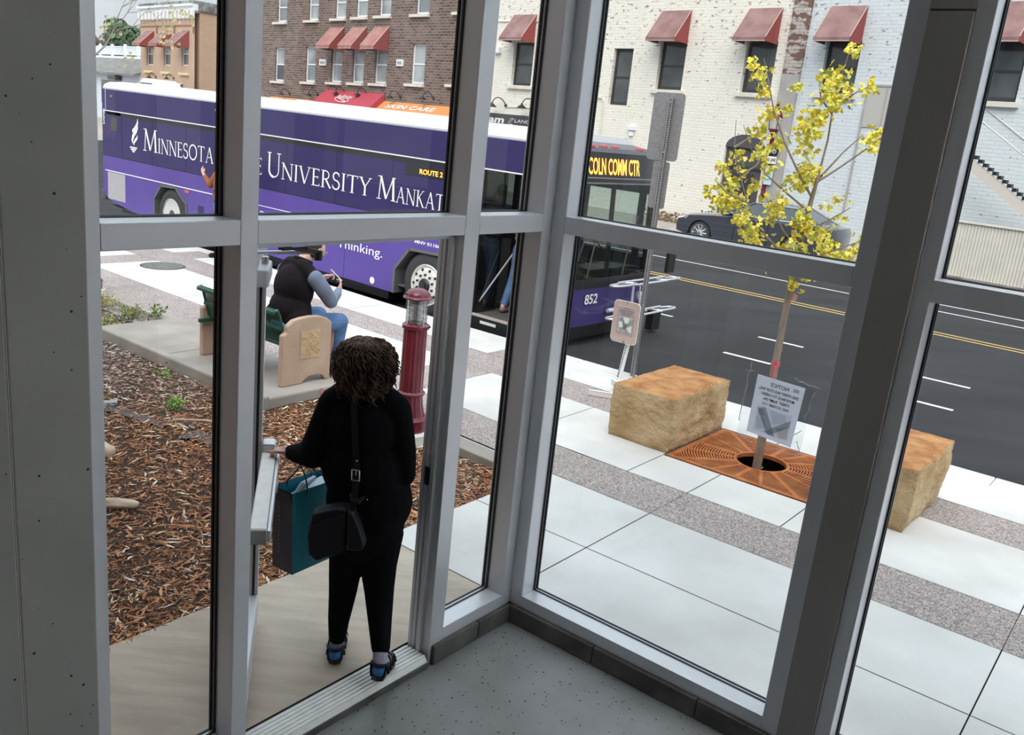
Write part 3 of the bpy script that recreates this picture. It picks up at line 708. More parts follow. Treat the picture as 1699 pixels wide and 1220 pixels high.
# shredded bark: uncountable, one object
rng = np.random.default_rng(7)
def chips(N, name, smin, smax, nmin, nmax, lmin, lmax, power, dark=1.0):
    s = smin + (smax-smin)*rng.random(N)**power; n = nmin + (nmax-nmin)*rng.random(N)
    x = -0.7965*s + .6046*n; y = .6046*s + .7965*n
    inA = (x*_nA[0]+y*_nA[1]) > _dA+.03; outB = (x*_nB[0]+y*_nB[1]) > _dB+.03
    pad = (s > 6.2) & (s < 9.35) & (n > 4.6)
    edge = n < np.where(s > 9.3, 5.5, np.where(s < 6.26, 5.18, 4.6))
    wing = ((x-P0.x)*UA.x + (y-P0.y)*UA.y) < -1.72
    ok = (inA | outB) & ~pad & edge & ~wing
    s, n, x, y = s[ok], n[ok], x[ok], y[ok]; N = len(x)
    z = np.array([bedz(a, c) for a, c in zip(s, n)]) + .004 + .022*rng.random(N)
    L = lmin + (lmax-lmin)*rng.random(N)**3.0; W = L*(.08+.14*rng.random(N)) + .002; H = .0025+.004*rng.random(N)
    a = rng.random(N)*2*np.pi; tilt = rng.normal(0,.22,N); bend = rng.normal(0,.25,N)
    cx, sx = np.cos(a), np.sin(a)
    # six-point spine blade: two segments, four-sided
    V = np.zeros((N, 9, 3))
    for k, (u, ww) in enumerate(((-.5,.35),(0,1.0),(.5,.3))):
        px = L*u; off = bend*L*(u*u-.1)
        for j, (lat, hh) in enumerate(((-.5,0),(.5,0),(0,1))):
            lx = px; ly = off + W*ww*lat; lz = H*hh*ww + px*np.sin(tilt)*.6
            V[:,k*3+j,0] = x + lx*cx - ly*sx; V[:,k*3+j,1] = y + lx*sx + ly*cx; V[:,k*3+j,2] = z + lz
    F = []
    base = [(0,2,5,3),(2,1,4,5),(3,5,8,6),(5,4,7,8)]
    F = (np.arange(N)[:,None,None]*9 + np.array(base)[None]).reshape(-1,4)
    pal = np.array([(.36,.145,.06),(.50,.24,.115),(.19,.07,.032),(.80,.57,.38),(.07,.03,.018),(.44,.19,.085),(.85,.72,.56)])
    pi = rng.choice(7, N, p=[.24,.19,.20,.08,.16,.10,.03]); c = pal[pi]*(.75+.5*rng.random((N,1)))
    gz = np.array([mnoise.noise(Vector((a_*.6, c__*.6, 5))) for a_, c__ in zip(s, n)])
    wz = np.clip((s-6.2)/2.5+.5*gz*(s>4.5),0,1)*.7
    grey = c.mean(1, keepdims=True)*np.array([[1.05,1.0,.98]])
    c = c*(1-wz[:,None]) + grey*wz[:,None]
    c = np.clip(c*dark*1.15, 0, .8)
    me = bpy.data.meshes.new(name); Vf = V.reshape(-1,3)
    me.vertices.add(len(Vf)); me.vertices.foreach_set('co', Vf.astype(np.float32).ravel())
    me.loops.add(F.size); me.loops.foreach_set('vertex_index', F.astype(np.int32).ravel())
    me.polygons.add(len(F)); me.polygons.foreach_set('loop_start', (np.arange(len(F))*4).astype(np.int32)); me.polygons.foreach_set('loop_total', np.full(len(F),4,dtype=np.int32))
    me.update(); me.validate()
    at = me.color_attributes.new('tint','FLOAT_COLOR','POINT')
    cc = np.ones((N,9,4), dtype=np.float32); cc[:,:,:3] = c[:,None,:]; at.data.foreach_set('color', cc.ravel())
    me.materials.append(M['chip']); o = bpy.data.objects.new(name, me); COL.objects.link(o); return o
tag(chips(105000, 'bark_mulch', 3.64, 13.5, -.8, 5.6, .018, .10, 1.35), 'reddish brown shredded bark mulch spread over the planting bed', 'mulch', kind='stuff')
# border kerbs of the bed and the bench pad
def sbox(mb, s0, s1, n0, n1, z0, z1, m=0):
    P_ = [(-s0,n0),(-s0,n1),(-s1,n1),(-s1,n0)]
    mb.add([T(x,y,z0) for x,y in P_]+[T(x,y,z1) for x,y in P_], [(3,2,1,0),(4,5,6,7),(0,1,5,4),(1,2,6,5),(2,3,7,6),(3,0,4,7)], m)
b = MB(); 
b.add([T(-3.67,5.20,-.14),T(-3.67,5.39,-.14),T(-6.25,5.53,-.14),T(-6.25,5.33,-.14),T(-3.67,5.20,.004),T(-3.67,5.385,.004),T(-6.25,5.525,.004),T(-6.25,5.33,.004)], [(3,2,1,0),(4,5,6,7),(0,1,5,4),(1,2,6,5),(2,3,7,6),(3,0,4,7)])
sbox(b, 9.32, 14.5, 5.50, 5.665, -.14, .01)
struct(b.build('bed_border', M['padconc'], bevel=.01), 'concrete border of the planting bed')
b = MB(); sbox(b, 6.26, 7.98, 4.68, 5.60, -.2, .03); sbox(b, 7.99, 9.32, 4.66, 5.66, -.2, .03); sbox(b, 6.26, 9.32, 4.62, 4.70, -.2, .05)
struct(b.build('bench_pad', M['padconc'], bevel=.02), 'raised grey concrete pad under the bench')
b = MB(); sbox(b, 6.2575, 6.2615, 5.27, 5.30, -.035, .02); b.build('paint_mark', mat('pink_marking_paint', (.62,.25,.25), .8), None); 
tag(bpy.data.objects['paint_mark'], 'small pink paint mark on the end of the bench pad', 'mark')

# manhole, grate pit
mh = thing('manhole_cover', 'round dark cast iron manhole cover in the sidewalk', 'manhole cover', T(-12.45,7.28,0), SA)
b = MB(); b.lathe([(.30,-.01),(.30,.006),(.285,.009),(0.001,.009)], n=40); b.build('cover', mat('cast_iron', (.12,.12,.11), .8, col2=(.20,.20,.18), scale=20, bump=.5), mh)
b = MB(); b.lathe([(.33,-.01),(.33,.004),(.302,.004),(.302,-.01)], n=40); b.build('rim', M['darkgrey'], mh)
gs0, gs1, gn0, gn1 = 1.96, 3.23, 6.59, 7.72
b = MB(); sbox(b, gs0-.02, gs1+.02, gn0-.02, gn1+.02, -.11, -.10); 
for q in ((gs0-.03,gs0-.01,gn0,gn1),(gs1+.01,gs1+.03,gn0,gn1),(gs0,gs1,gn0-.03,gn0-.01),(gs0,gs1,gn1+.01,gn1+.03)): sbox(b, *q, -.3, -.004)
struct(b.build('tree_pit', mat('pit_soil', (.09,.08,.065), .95, col2=(.18,.16,.13), scale=25)), 'dark pit under the tree grate')
gr = thing('tree_grate', 'square rust-orange cast tree grate with curved slots around the young tree', 'tree grate', T(-(gs0+gs1)/2,(gn0+gn1)/2,0), SA)
hx, hy = (gs1-gs0)/2, (gn1-gn0)/2
b = MB()
def inside(x, y, m_=.03): return abs(x) < hx-m_ and abs(y) < hy-m_
fr = .045
b.box(-hx,hx,-hy,-hy+fr,-.03,.004); b.box(-hx,hx,hy-fr,hy,-.03,.004); b.box(-hx,-hx+fr,-hy+fr,hy-fr,-.03,.004); b.box(hx-fr,hx,-hy+fr,hy-fr,-.03,.004)
b.lathe([(.215,-.03),(.215,.004),(.245,.004),(.245,-.03)], n=48)
r = .265
while r < .9:
    N_ = 96; w2 = .0075
    for i in range(N_):
        a0 = 2*math.pi*i/N_; a1 = 2*math.pi*(i+1)/N_
        cx_, cy_ = r*math.cos((a0+a1)/2), r*math.sin((a0+a1)/2)
        if not inside(cx_, cy_, .03): continue
        P_ = [((r-w2)*math.cos(a0),(r-w2)*math.sin(a0)),((r+w2)*math.cos(a0),(r+w2)*math.sin(a0)),((r+w2)*math.cos(a1),(r+w2)*math.sin(a1)),((r-w2)*math.cos(a1),(r-w2)*math.sin(a1))]
        b.add([(x,y,.003) for x,y in P_]+[(x,y,-.02) for x,y in P_], [(0,1,2,3),(0,1,5,4),(2,3,7,6)])
    r += .0245
for k in range(16):
    a = 2*math.pi*k/16; dx, dy = math.cos(a), math.sin(a); L = min(hx/abs(dx) if abs(dx) > 1e-6 else 9, hy/abs(dy) if abs(dy) > 1e-6 else 9) - .02
    w2 = .014 if k % 2 else .02; px, py = -dy*w2, dx*w2
    P_ = [(dx*.22-px,dy*.22-py),(dx*L-px,dy*L-py),(dx*L+px,dy*L+py),(dx*.22+px,dy*.22+py)]
    b.add([(x,y,.0045) for x,y in P_]+[(x,y,-.025) for x,y in P_], [(0,1,2,3),(0,1,5,4),(2,3,7,6)])
b.build('grate_plate', M['rust'], gr)
b = MB(); random.seed(8)
for i in range(16): b.ball((random.uniform(-.16,.16),random.uniform(-.15,.15),-.135+random.random()*.02),random.uniform(.02,.035),6,5)
b.build('pebbles', mat('pale_pebbles', (.42,.40,.36), .9), gr)
# ------------------------------------------------------------ street furniture on the near pavement
def boulder(name, label, s0, s1, n0, n1, h, seed, top=(0,0,0,0)):
    cs, cn = (s0+s1)/2, (n0+n1)/2
    o = thing(name, label, 'boulder', T(-cs, cn, 0), SA, 'squared limestone seat boulders')
    hx, hy = (s1-s0)/2, (n1-n0)/2
    bm = bmesh.new(); bmesh.ops.create_cube(bm, size=1)
    bmesh.ops.subdivide_edges(bm, edges=bm.edges[:], cuts=34, use_grid_fill=True)
    tl = top
    for v in bm.verts:
        x, y, z = v.co; u, w, q = x*2, y*2, z+.5
        # slightly fatter in the middle, leaning faces
        bx = 1 + .05*math.sin(q*3) ; lean = tl[0]*q
        p = Vector((u*hx*bx + lean + tl[1]*q*(1 if u > 0 else 0), w*hy + tl[2]*q*(1 if w > 0 else -1), q*(h + tl[3]*w)))
        e = max(abs(u), abs(w), abs(q*2-1))
        k = sum(1 for t in (abs(u), abs(w), abs(q*2-1)) if t > .93)
        nn = mnoise.fractal(p*5+Vector((seed,0,0)), .9, 2, 5)
        n2 = mnoise.noise(p*1.7+Vector((0,seed,0)))
        d = Vector((u, w, q*2-1)).normalized()
        flat = .35 if (q > .97) else 1.0
        n3 = mnoise.fractal(p*16+Vector((0,0,seed)), .8, 2, 4)
        p += d*(.020*nn*flat + .016*n2*flat + .011*n3*(.6 if q > .97 else 1))
        if k >= 2: p -= d*(.006+.016*max(0, n3+nn*.5))
        if q < .02: p.z = min(p.z, 0.0) if q > 0 else 0.0
        v.co = p
    me = bpy.data.meshes.new('block'); 
    bm.normal_update()
    for f in bm.faces: f.material_index = 1 if f.normal.z > .72 and f.calc_center_median().z > h*.7 else 0; f.smooth = True
    bm.to_mesh(me); bm.free(); me.materials.append(M['sandstone']); me.materials.append(M['stonetop'])
    ob = bpy.data.objects.new('stone', me); COL.objects.link(ob); ob.parent = o
    return o
boulder('limestone_boulder', 'squared tan limestone boulder with rusty flat top, left of the tree grate', 3.25, 3.86, 6.62, 7.74, .49, 1.0, (0,.0,.0,0))
boulder('limestone_boulder', 'squared tan limestone boulder partly behind the wide dark window post', 1.26, 1.92, 6.62, 7.72, .50, 7.0, (0,.02,.0,0))

def bollard(label, t, n):
    o = thing('light_bollard', label, 'bollard light', T(t, n, 0), 0, 'burgundy light bollards')
    nfl = 16
    b = MB(); b.lathe([(.19,-.12),(.19,.03),(.175,.045),(0.001,.045)], n=28); b.build('footing', M['walkconc'], o, True)
    def fl(r, z, a): return r*(1 - .045*(.5+.5*math.cos(a*nfl)))
    b = MB(); b.lathe([(.150,.045),(.150,.12),(.157,.13),(.157,.15),(.143,.165),(.135,.18)], n=48)
    b.lathe([(.134,.18),(.128,.20),(.112,.26),(.104,.33),(.102,.355)], n=128, rf=fl)
    b.lathe([(.108,.352),(.118,.358),(.118,.375),(.108,.382),(.100,.39)], n=48)
    b.lathe([(.102,.388),(.098,.90),(.098,.925)], n=128, rf=fl)
    b.lathe([(.098,.92),(.113,.928),(.113,.955),(.098,.965),(.06,.97)], n=48)
    b.build('fluted_post', M['burgundy'], o, True, angle=35)
    b = MB(); b.lathe([(.092,.965),(.092,1.175),(.088,1.175),(.088,.965)], n=40); b.build('lens', glass('bollard_glass', (.9,.92,.92), .14, .02), o, True)
    b = MB()
    for k in range(4):
        z = .985+k*.045; b.lathe([(.04,z),(.080,z+.018),(.082,z+.021),(.04,z+.024)], n=32)
    b.cyl((0,0,.97),(0,0,1.17),.038,.038,16); b.build('louvres', M['chrome'], o, True)
    b = MB()
    for k in range(4):
        a = math.pi/4+k*math.pi/2; b.cyl((.097*math.cos(a),.097*math.sin(a),.96),(.097*math.cos(a),.097*math.sin(a),1.175),.005,n=6)
    each(b, 'guard_rod', M['chrome'], o)
    b = MB(); b.lathe([(.05,1.15),(.065,1.172),(.118,1.176),(.122,1.184),(.118,1.192),(.106,1.198),(.100,1.215),(.082,1.240),(.05,1.256),(0.001,1.262)], n=40); b.build('domed_cap', M['burgundy'], o, True)
    b = MB(); b.ball((.112,.0,.945),.012,8,6); b.ball((-.10,-.05,1.215),.010,8,6); each(b, 'screw', M['black'], o)
    return o
bollard('burgundy fluted light bollard with clear louvred lens, right of the woman', -4.93, 5.13)
bollard('burgundy fluted light bollard at the far left beyond the yellow shrub, cut by the frame', -11.15, 5.50)

# bench with precast ends
bn = thing('street_bench', 'green slatted metal bench with tan precast end panels, the man sits on it', 'bench', T(-7.1, 5.25, .03), SA)
def end_panel(x0, x1, mirror=1):
    b = MB()
    pr = [(-.29,0),(-.29,.50),(-.245,.52),(-.235,.585),(-.17,.635),(-.08,.652),(.03,.658),(.14,.650),(.23,.620),(.29,.575),(.29,.0),(.235,.0),(.20,.045),(.14,.065),(.04,.062),(-.02,.035),(-.05,0)]
    b.prism(pr, x0, x1, 'x'); o = b.build('end_panel', M['precast'], bn, bevel=.012)
    face = x1 if mirror > 0 else x0; d = .004*mirror
    b = MB()
    f = MB(); f.box(face-.002, face+d, -.09, .155, .245, .53); q = f.build('panel_border', M['precast'], o)
    random.seed(11); r = MB()
    r.box(face, face+d*1.4, -.08, .145, .255, .52)
    for k in range(26):
        pts = []; y, z = random.uniform(-.06,.12), random.uniform(.28,.5); a = random.uniform(0,6.3)
        for i in range(6):
            pts.append((face+d*1.6, max(-.075,min(.14,y)), max(.26,min(.515,z)))); a += random.uniform(-.9,.9); y += .018*math.cos(a); z += .018*math.sin(a)
        r.tube(pts, .0035, 5)
    r.build('relief_picture', M['precast_in'], o)
    return o
end_panel(.595, .655, 1); end_panel(-.70, -.64, -1)
bn.location = T(-7.10, 5.25, .03)
b = MB()
for k in range(43):
    x = -.625+k*.029
    pts = [(x,.24,.385),(x,.20,.405),(x,.0,.395),(x,-.14,.385),(x,-.185,.41),(x,-.215,.50),(x,-.255,.66),(x,-.275,.72),(x,-.30,.735),(x,-.325,.72)]
    b.tube([Vector(p)+Vector((0,-.02,0)) for p in pts], [.0075]*10, 4)
b.build('slats', M['benchgreen'], bn)
b = MB()
for y,z in ((.225,.39),(.0,.382),(-.165,.375),(-.255,.56),(-.335,.715)): b.box(-.64,.60,y-.028,y-.012,z-.018,z+.012)
b.box(-.64,-.60,-.345,.235,.36,.40); 
for x in (.585,-.64): b.tube([(x,.22,.385),(x,-.02,.395),(x,-.17,.385),(x,-.215,.43),(x,-.285,.68),(x,-.31,.73),(x,-.345,.72)], .017, 8)
b.build('bench_frame', M['benchgreen'], bn, bevel=.003)
# litter bin behind the bench back, seen dark under it
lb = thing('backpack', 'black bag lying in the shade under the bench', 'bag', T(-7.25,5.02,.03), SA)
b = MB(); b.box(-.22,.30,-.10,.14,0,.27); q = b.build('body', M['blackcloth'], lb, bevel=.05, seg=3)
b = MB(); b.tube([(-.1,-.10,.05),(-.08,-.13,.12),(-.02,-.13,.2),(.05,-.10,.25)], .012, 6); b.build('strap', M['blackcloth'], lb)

# perforated square posts with sign plates
def perf_post(par, name, lean, h, w=.045):
    b = MB(); hw = w/2
    p0 = Vector((0,0,-.1)); p1 = Vector((lean[0],lean[1],h)); 
    b.loft([[tuple(p0+Vector(c)) for c in ((-hw,-hw,0),(hw,-hw,0),(hw,hw,0),(-hw,hw,0))],[tuple(p1+Vector(c)) for c in ((-hw,-hw,0),(hw,-hw,0),(hw,hw,0),(-hw,hw,0))]])
    o = b.build(name, M['steel'], par)
    b = MB(); z = .04
    while z < h-.02:
        f = z/h; c = Vector((lean[0]*f, lean[1]*f, z))
        for dx, dy in ((0,-1),(1,0),(0,1),(-1,0)):
            n_ = Vector((dx,dy,0)); b.cyl(c+n_*(hw+.0004), c+n_*(hw+.0012), .0085, .0085, 6)
        z += .0254
    b.build('punched_holes', M['black'], o); return o
def plate(mb, cx, cz, w, h, y0, y1, r, m=0, yaw=0):
    pts = []
    for k, (sx, sz) in enumerate(((1,1),(-1,1),(-1,-1),(1,-1))):
        for i in range(5):
            a = math.pi/2*k + math.pi/2*i/4; pts.append((cx+sx*0+(w/2-r)*sx+r*math.cos(a), cz+(h/2-r)*sz+r*math.sin(a)))
    mb.prism(pts, y0, y1, 'y', m)
sg = thing('bus_stop_sign', 'tall perforated steel post with two grey sign plates seen from behind', 'sign post', T(-4.77,8.57,0), SA)
pst = perf_post(sg, 'post', (.0,0), 3.06)
b = MB(); plate(b, -.045,2.765,.375,.70,.026,.031,.045); b.build('large_plate', M['steel'], sg)
b = MB(); plate(b, -.03,2.155,.20,.50,.026,.031,.03); b.build('small_plate', M['steel'], sg)
b = MB()
for z in (3.02,2.50,2.36,1.96): b.cyl((0,-.023,z),(0,-.031,z),.010,n=8)
each(b, 'bolt', M['chrome'], sg)
s2 = thing('temporary_stop_sign', 'short leaning white post with a plastic-wrapped notice on its plate', 'sign post', T(-4.80,8.30,0), SA)
pst = perf_post(s2, 'post', (.055,.02), .44, .04)
for ob in [pst]: ob.data.materials[0] = M['whitealu']
b = MB(); plate(b, .02,.665,.335,.47,-.045,-.038,.05); b.build('plate', M['whitealu'], s2)
b = MB(); plate(b, .02,.665,.325,.46,-.053,-.0455,.05); b.build('plastic_wrap', glass('pink_tint_plastic', (.92,.86,.84), .10, .2), s2)
b = MB(); b.box(-.085,.135,-.052,-.0462,.535,.84); b.build('sheet', M['paper'], s2)
b = MB()
for s, z, h, w in (('NOTICE',.815,.012,.075),('2ND STREET BUS STOP WILL',.79,.0095,.18),('MOVE BACK TO CHERRY',.768,.0095,.15),('STREET RAMP ON',.746,.0095,.115)): put_text(b, s, (.025,-.0526,z), (1,0,0), (0,0,1), h, w, 0, bold=.02, align='c')
def m2(poly, m, k=0):
    b.add([(-.085+.22*u, -.0526-.0004*k, .84-.305*v) for u, v in poly], [tuple(range(len(poly)))], m)
m2([(.1,.36),(.92,.36),(.92,.93),(.08,.93)],1); m2([(.1,.5),(.3,.36),(.85,.93),(.55,.93)],2,1); m2([(.92,.4),(.92,.6),(.3,.93),(.1,.8)],2,1); m2([(.35,.4),(.7,.38),(.7,.55),(.5,.62)],3,2); m2([(.12,.6),(.3,.55),(.4,.75),(.2,.8)],3,2); m2([(.6,.75),(.9,.65),(.9,.9),(.75,.9)],3,2)
b.build('lettering', [M['ink'], mat('print_pale_grey',(.55,.57,.58),.8), mat('print_mid_grey',(.30,.32,.33),.8), mat('print_light',(.62,.64,.60),.8)], s2)
b = MB(); b.cyl((.03,-.045,.445),(.03,-.056,.445),.012,n=8); b.cyl((.02,-.05,.885),(.02,-.056,.885),.008,n=8); each(b, 'bolt', M['steel'], s2)
def qtube(label, t0, n0, t1, n1, z=.03, w=.055):
    a = Vector(T(t0,n0,z)); c = Vector(T(t1,n1,z)); d = (c-a); L = d.length; ang = math.atan2(d.y, d.x)
    o = thing('metal_tube', label, 'metal tube', tuple(a), ang, None); b = MB(); hw = w/2
    b.box(0,L,-hw,-hw+.005,-hw,hw); b.box(0,L,hw-.005,hw,-hw,hw); b.box(0,L,-hw,hw,hw-.005,hw); b.box(0,L,-hw,hw,-hw,-hw+.005)
    b.build('tube_wall', M['whitealu'], o); return o
qtube('white square metal tube lying beside the boulder, its open end to the left', -4.66,7.49,-4.02,7.80)
qtube('short white square metal tube propped behind the boulder, higher of the two', -4.62,7.90,-4.15,7.60, .085)

# rocks, weed fabric, stick, plants in the bed
def rock(label, s, n, r, seed):
    bm = bmesh.new(); bmesh.ops.create_icosphere(bm, subdivisions=3, radius=1)
    for v in bm.verts:
        p = Vector(v.co); k = 1+.28*mnoise.noise(p*1.4+Vector((seed,0,0)))+.05*mnoise.noise(p*5); v.co = Vector((p.x*r[0]*k, p.y*r[1]*k, p.z*r[2]*k))
    me = bpy.data.meshes.new('garden_rock'); bm.to_mesh(me); bm.free()
    for p in me.polygons: p.use_smooth = True
    me.materials.append(mat('pale_rock', (.50,.36,.25), .85, col2=(.68,.56,.44), scale=9, bump=.4)); o = bpy.data.objects.new('garden_rock', me); COL.objects.link(o)
    o.location = T(-s, n, -.03); o.rotation_euler = (0,0,.1); tag(o, label, 'rock'); return o
rock('flat pale pink rock lying in the bark mulch at the lower left', 5.16, 2.68, (.14,.045,.034), 1)
rock('rounded tan rock at the left edge of the mulch bed', 6.06, 3.03, (.10,.08,.07), 4)
b = MB(); random.seed(4)
def cloth(mb, s0, n0, s1, n1, w):
    K = 14; vs = []
    for i in range(K+1):
        f = i/K; s = s0+(s1-s0)*f; n = n0+(n1-n0)*f; dx, dy = (s1-s0), (n1-n0); l = math.hypot(dx, dy); px, py = -dy/l, dx/l
        for j in range(4):
            a = (j/3-.5)*w*(.7+.5*random.random()); vs.append(T(-(s+px*a), n+py*a, bedz(s,n)+.004+.022*random.random()))
    mb.add(vs, [(i*4+j, i*4+j+1, (i+1)*4+j+1, (i+1)*4+j) for i in range(K) for j in range(3)])
cloth(b, 7.45, 3.50, 6.35, 3.75, .15)
o = b.build('weed_barrier_fabric', M['fabric'], None, True); tag(o, 'strip of grey weed barrier fabric showing through the mulch', 'fabric')
b = MB(); cloth(b, 6.1, 3.75, 5.8, 3.92, .2); o = b.build('weed_barrier_fabric', M['fabric'], None, True); tag(o, 'small grey fabric patch in the mulch near the white door post', 'fabric')
b = MB(); b.tube([T(-6.35,3.80,-.02),T(-6.15,3.95,.0),T(-5.95,4.12,-.02)], [.008,.009,.006], 6); o = b.build('stick', mat('bleached_wood', (.60,.48,.38), .8), None, True); tag(o, 'long bleached stick lying on the mulch', 'stick')
b = MB(); b.box(-.06,.05,-.02,.015,0,.01); b.box(.02,.05,-.02,.06,0,.008); o = b.build('plastic_scrap', M['paper']); o.location = T(-7.02,3.62,-.02); o.rotation_euler = (.1,0,.4); tag(o, 'white plastic scrap lying beside the grey fabric', 'litter')

def bush(label, s, n, r, h, cnt, cols, seed, leaf=.03, cat='plant', grpn=None, up=.6, zf=-.06):
    o = thing('garden_plant', label, cat, T(-s, n, zf), 0, grpn); random.seed(seed)
    st = MB(); lv = MB(); lv.c = []
    for k in range(max(6, cnt//14)):
        a = random.uniform(0,6.28); q = random.random()**.5*r; tip = Vector((q*math.cos(a), q*math.sin(a), h*random.uniform(.5,1)*(1-.4*(q/r)**2)))
        st.tube([(tip.x*.15, tip.y*.15, 0), (tip.x*.6, tip.y*.6, tip.z*.6), tuple(tip)], [.004,.003,.0015], 4)
        for i in range(14):
            f = random.uniform(.35,1); c = Vector((tip.x*f, tip.y*f, tip.z*f)) + Vector([random.gauss(0, leaf*.9) for _ in range(3)])
            d = Vector([random.gauss(0,1) for _ in range(3)]) + Vector((0,0,up)); d.normalize(); e = d.orthogonal().normalized(); e.rotate(Matrix.Rotation(random.uniform(0,6.28),3,d))
            L = leaf*random.uniform(.6,1.3); W = L*.35
            lv.add([tuple(c), tuple(c+d*L*.5+e*W), tuple(c+d*L), tuple(c+d*L*.5-e*W)], [(0,1,2,3)])
            cc = random.choice(cols); kk = random.uniform(.7,1.25); lv.c += [(cc[0]*kk, cc[1]*kk, cc[2]*kk, 1)]*4
    st.build('stems', M['bark'], o); lv.build('foliage', M['leaf'], o); return o
YG = [(.42,.38,.07),(.30,.34,.08),(.50,.42,.12)]; GG = [(.16,.25,.06),(.24,.33,.09),(.12,.2,.06)]; LG = [(.28,.48,.07),(.20,.40,.06),(.36,.52,.14)]
bush('yellow-green shrub at the bed border below the far bollard', 10.45, 5.25, .27, .24, 520, YG, 1)
bush('mid green shrub against the bed border behind the bench pad', 9.75, 5.28, .20, .22, 300, GG+YG[:1], 2)
bush('thin yellowish shrub in front of the bench pad corner', 9.55, 4.85, .24, .16, 240, YG+GG[:1], 3)
bush('low yellow-green plant at the left edge beside the bench pad', 9.30, 4.40, .22, .18, 200, YG, 4)
bush('small bright green tuft growing in the middle of the mulch', 6.66, 4.02, .10, .10, 420, LG, 5, .022, zf=-.05)
bush('bright green plant cut by the left window frame in the mulch', 6.95, 3.42, .12, .20, 260, LG+YG[:1], 6, .03)
bush('tiny green weed sprouting by the bench pad edge', 7.55, 4.42, .07, .06, 70, GG+LG, 7, .03)
bush('small pale green weed inside the tree grate opening', 2.56, 7.02, .06, .06, 90, LG, 9, .035, zf=-.10)
bush('dark leafy sprig hanging over the bed border beside the aggregate band', 9.5, 5.52, .12, .16, 90, GG, 10, .045, zf=0)

# the young ginkgo
tr = thing('young_ginkgo_tree', 'slender young ginkgo tree with yellow leaves in the rusty tree grate', 'tree', (2.18,7.12,-.10))
def tp(x, y, z): return (x-2.18, y-7.12, z+.10)
b = MB(); b.tube([tp(2.18,7.12,-.10),tp(2.18,7.12,.4),tp(2.175,7.12,.95),tp(2.18,7.12,1.6),tp(2.195,7.12,1.98),tp(2.215,7.12,2.25),tp(2.24,7.13,2.48)], [.040,.036,.031,.026,.022,.019,.014], 12)
for z, r in ((1.42,.031),(1.05,.033),(1.83,.026)): b.tube([tp(2.178,7.12,z-.02),tp(2.178,7.12,z),tp(2.18,7.12,z+.02)], [r*.85,r,r*.85], 10)
b.build('trunk', M['bark'], tr, True)
BR = [
 [(2.24,7.13,2.48),(2.27,7.16,2.75),(2.27,7.18,2.95),(2.29,7.20,3.20),(2.32,7.20,3.42)],
 [(2.22,7.12,2.30),(2.08,7.05,2.45),(1.90,6.98,2.68),(1.76,6.95,2.92),(1.66,6.95,3.18),(1.62,6.95,3.28)],
 [(2.20,7.12,2.20),(2.02,7.18,2.32),(1.86,7.25,2.44),(1.72,7.28,2.62),(1.63,7.30,2.80)],
 [(2.23,7.12,2.42),(2.38,7.10,2.55),(2.55,7.05,2.72),(2.70,7.02,2.88),(2.78,7.0,3.05)],
 [(2.24,7.13,2.44),(2.42,7.22,2.66),(2.58,7.30,2.82)],
 [(2.19,7.12,1.80),(1.98,7.02,1.90),(1.82,6.98,2.02),(1.68,6.95,2.22),(1.58,6.92,2.42),(1.50,6.90,2.62),(1.48,6.90,2.82)],
 [(1.68,6.95,2.22),(1.50,6.90,2.28),(1.40,6.88,2.36)],
 [(2.19,7.12,1.88),(2.06,7.20,2.02),(1.98,7.26,2.16),(1.85,7.3,2.32)],
 [(2.19,7.12,1.72),(2.34,7.06,1.86),(2.48,7.02,1.94),(2.64,7.0,2.02),(2.74,7.0,2.14)],
 [(2.19,7.12,1.85),(2.34,7.15,2.02),(2.46,7.18,2.12)],
 [(2.19,7.12,1.68),(2.03,7.10,1.74),(1.90,7.08,1.84),(1.78,7.05,1.92)],
 [(2.20,7.12,1.78),(2.42,7.2,1.78),(2.56,7.24,1.86)],
 [(2.20,7.12,2.02),(2.36,7.06,2.14),(2.50,7.02,2.26)],
 [(2.27,7.18,2.95),(2.17,7.2,3.05),(2.13,7.2,3.18)],
 [(2.29,7.20,3.0),(2.42,7.18,3.12),(2.52,7.16,3.18)],
 [(1.50,6.90,2.62),(1.60,6.9,2.70)],[(1.58,6.92,2.42),(1.70,6.95,2.50),(1.74,6.95,2.60)],
]
for br in BR:
    b = MB(); k = len(br); b.tube([tp(*p) for p in br], [.0085*(1-i/(k-.4))+.0014 for i in range(k)], 6); b.build('branch', M['bark'], tr, True)
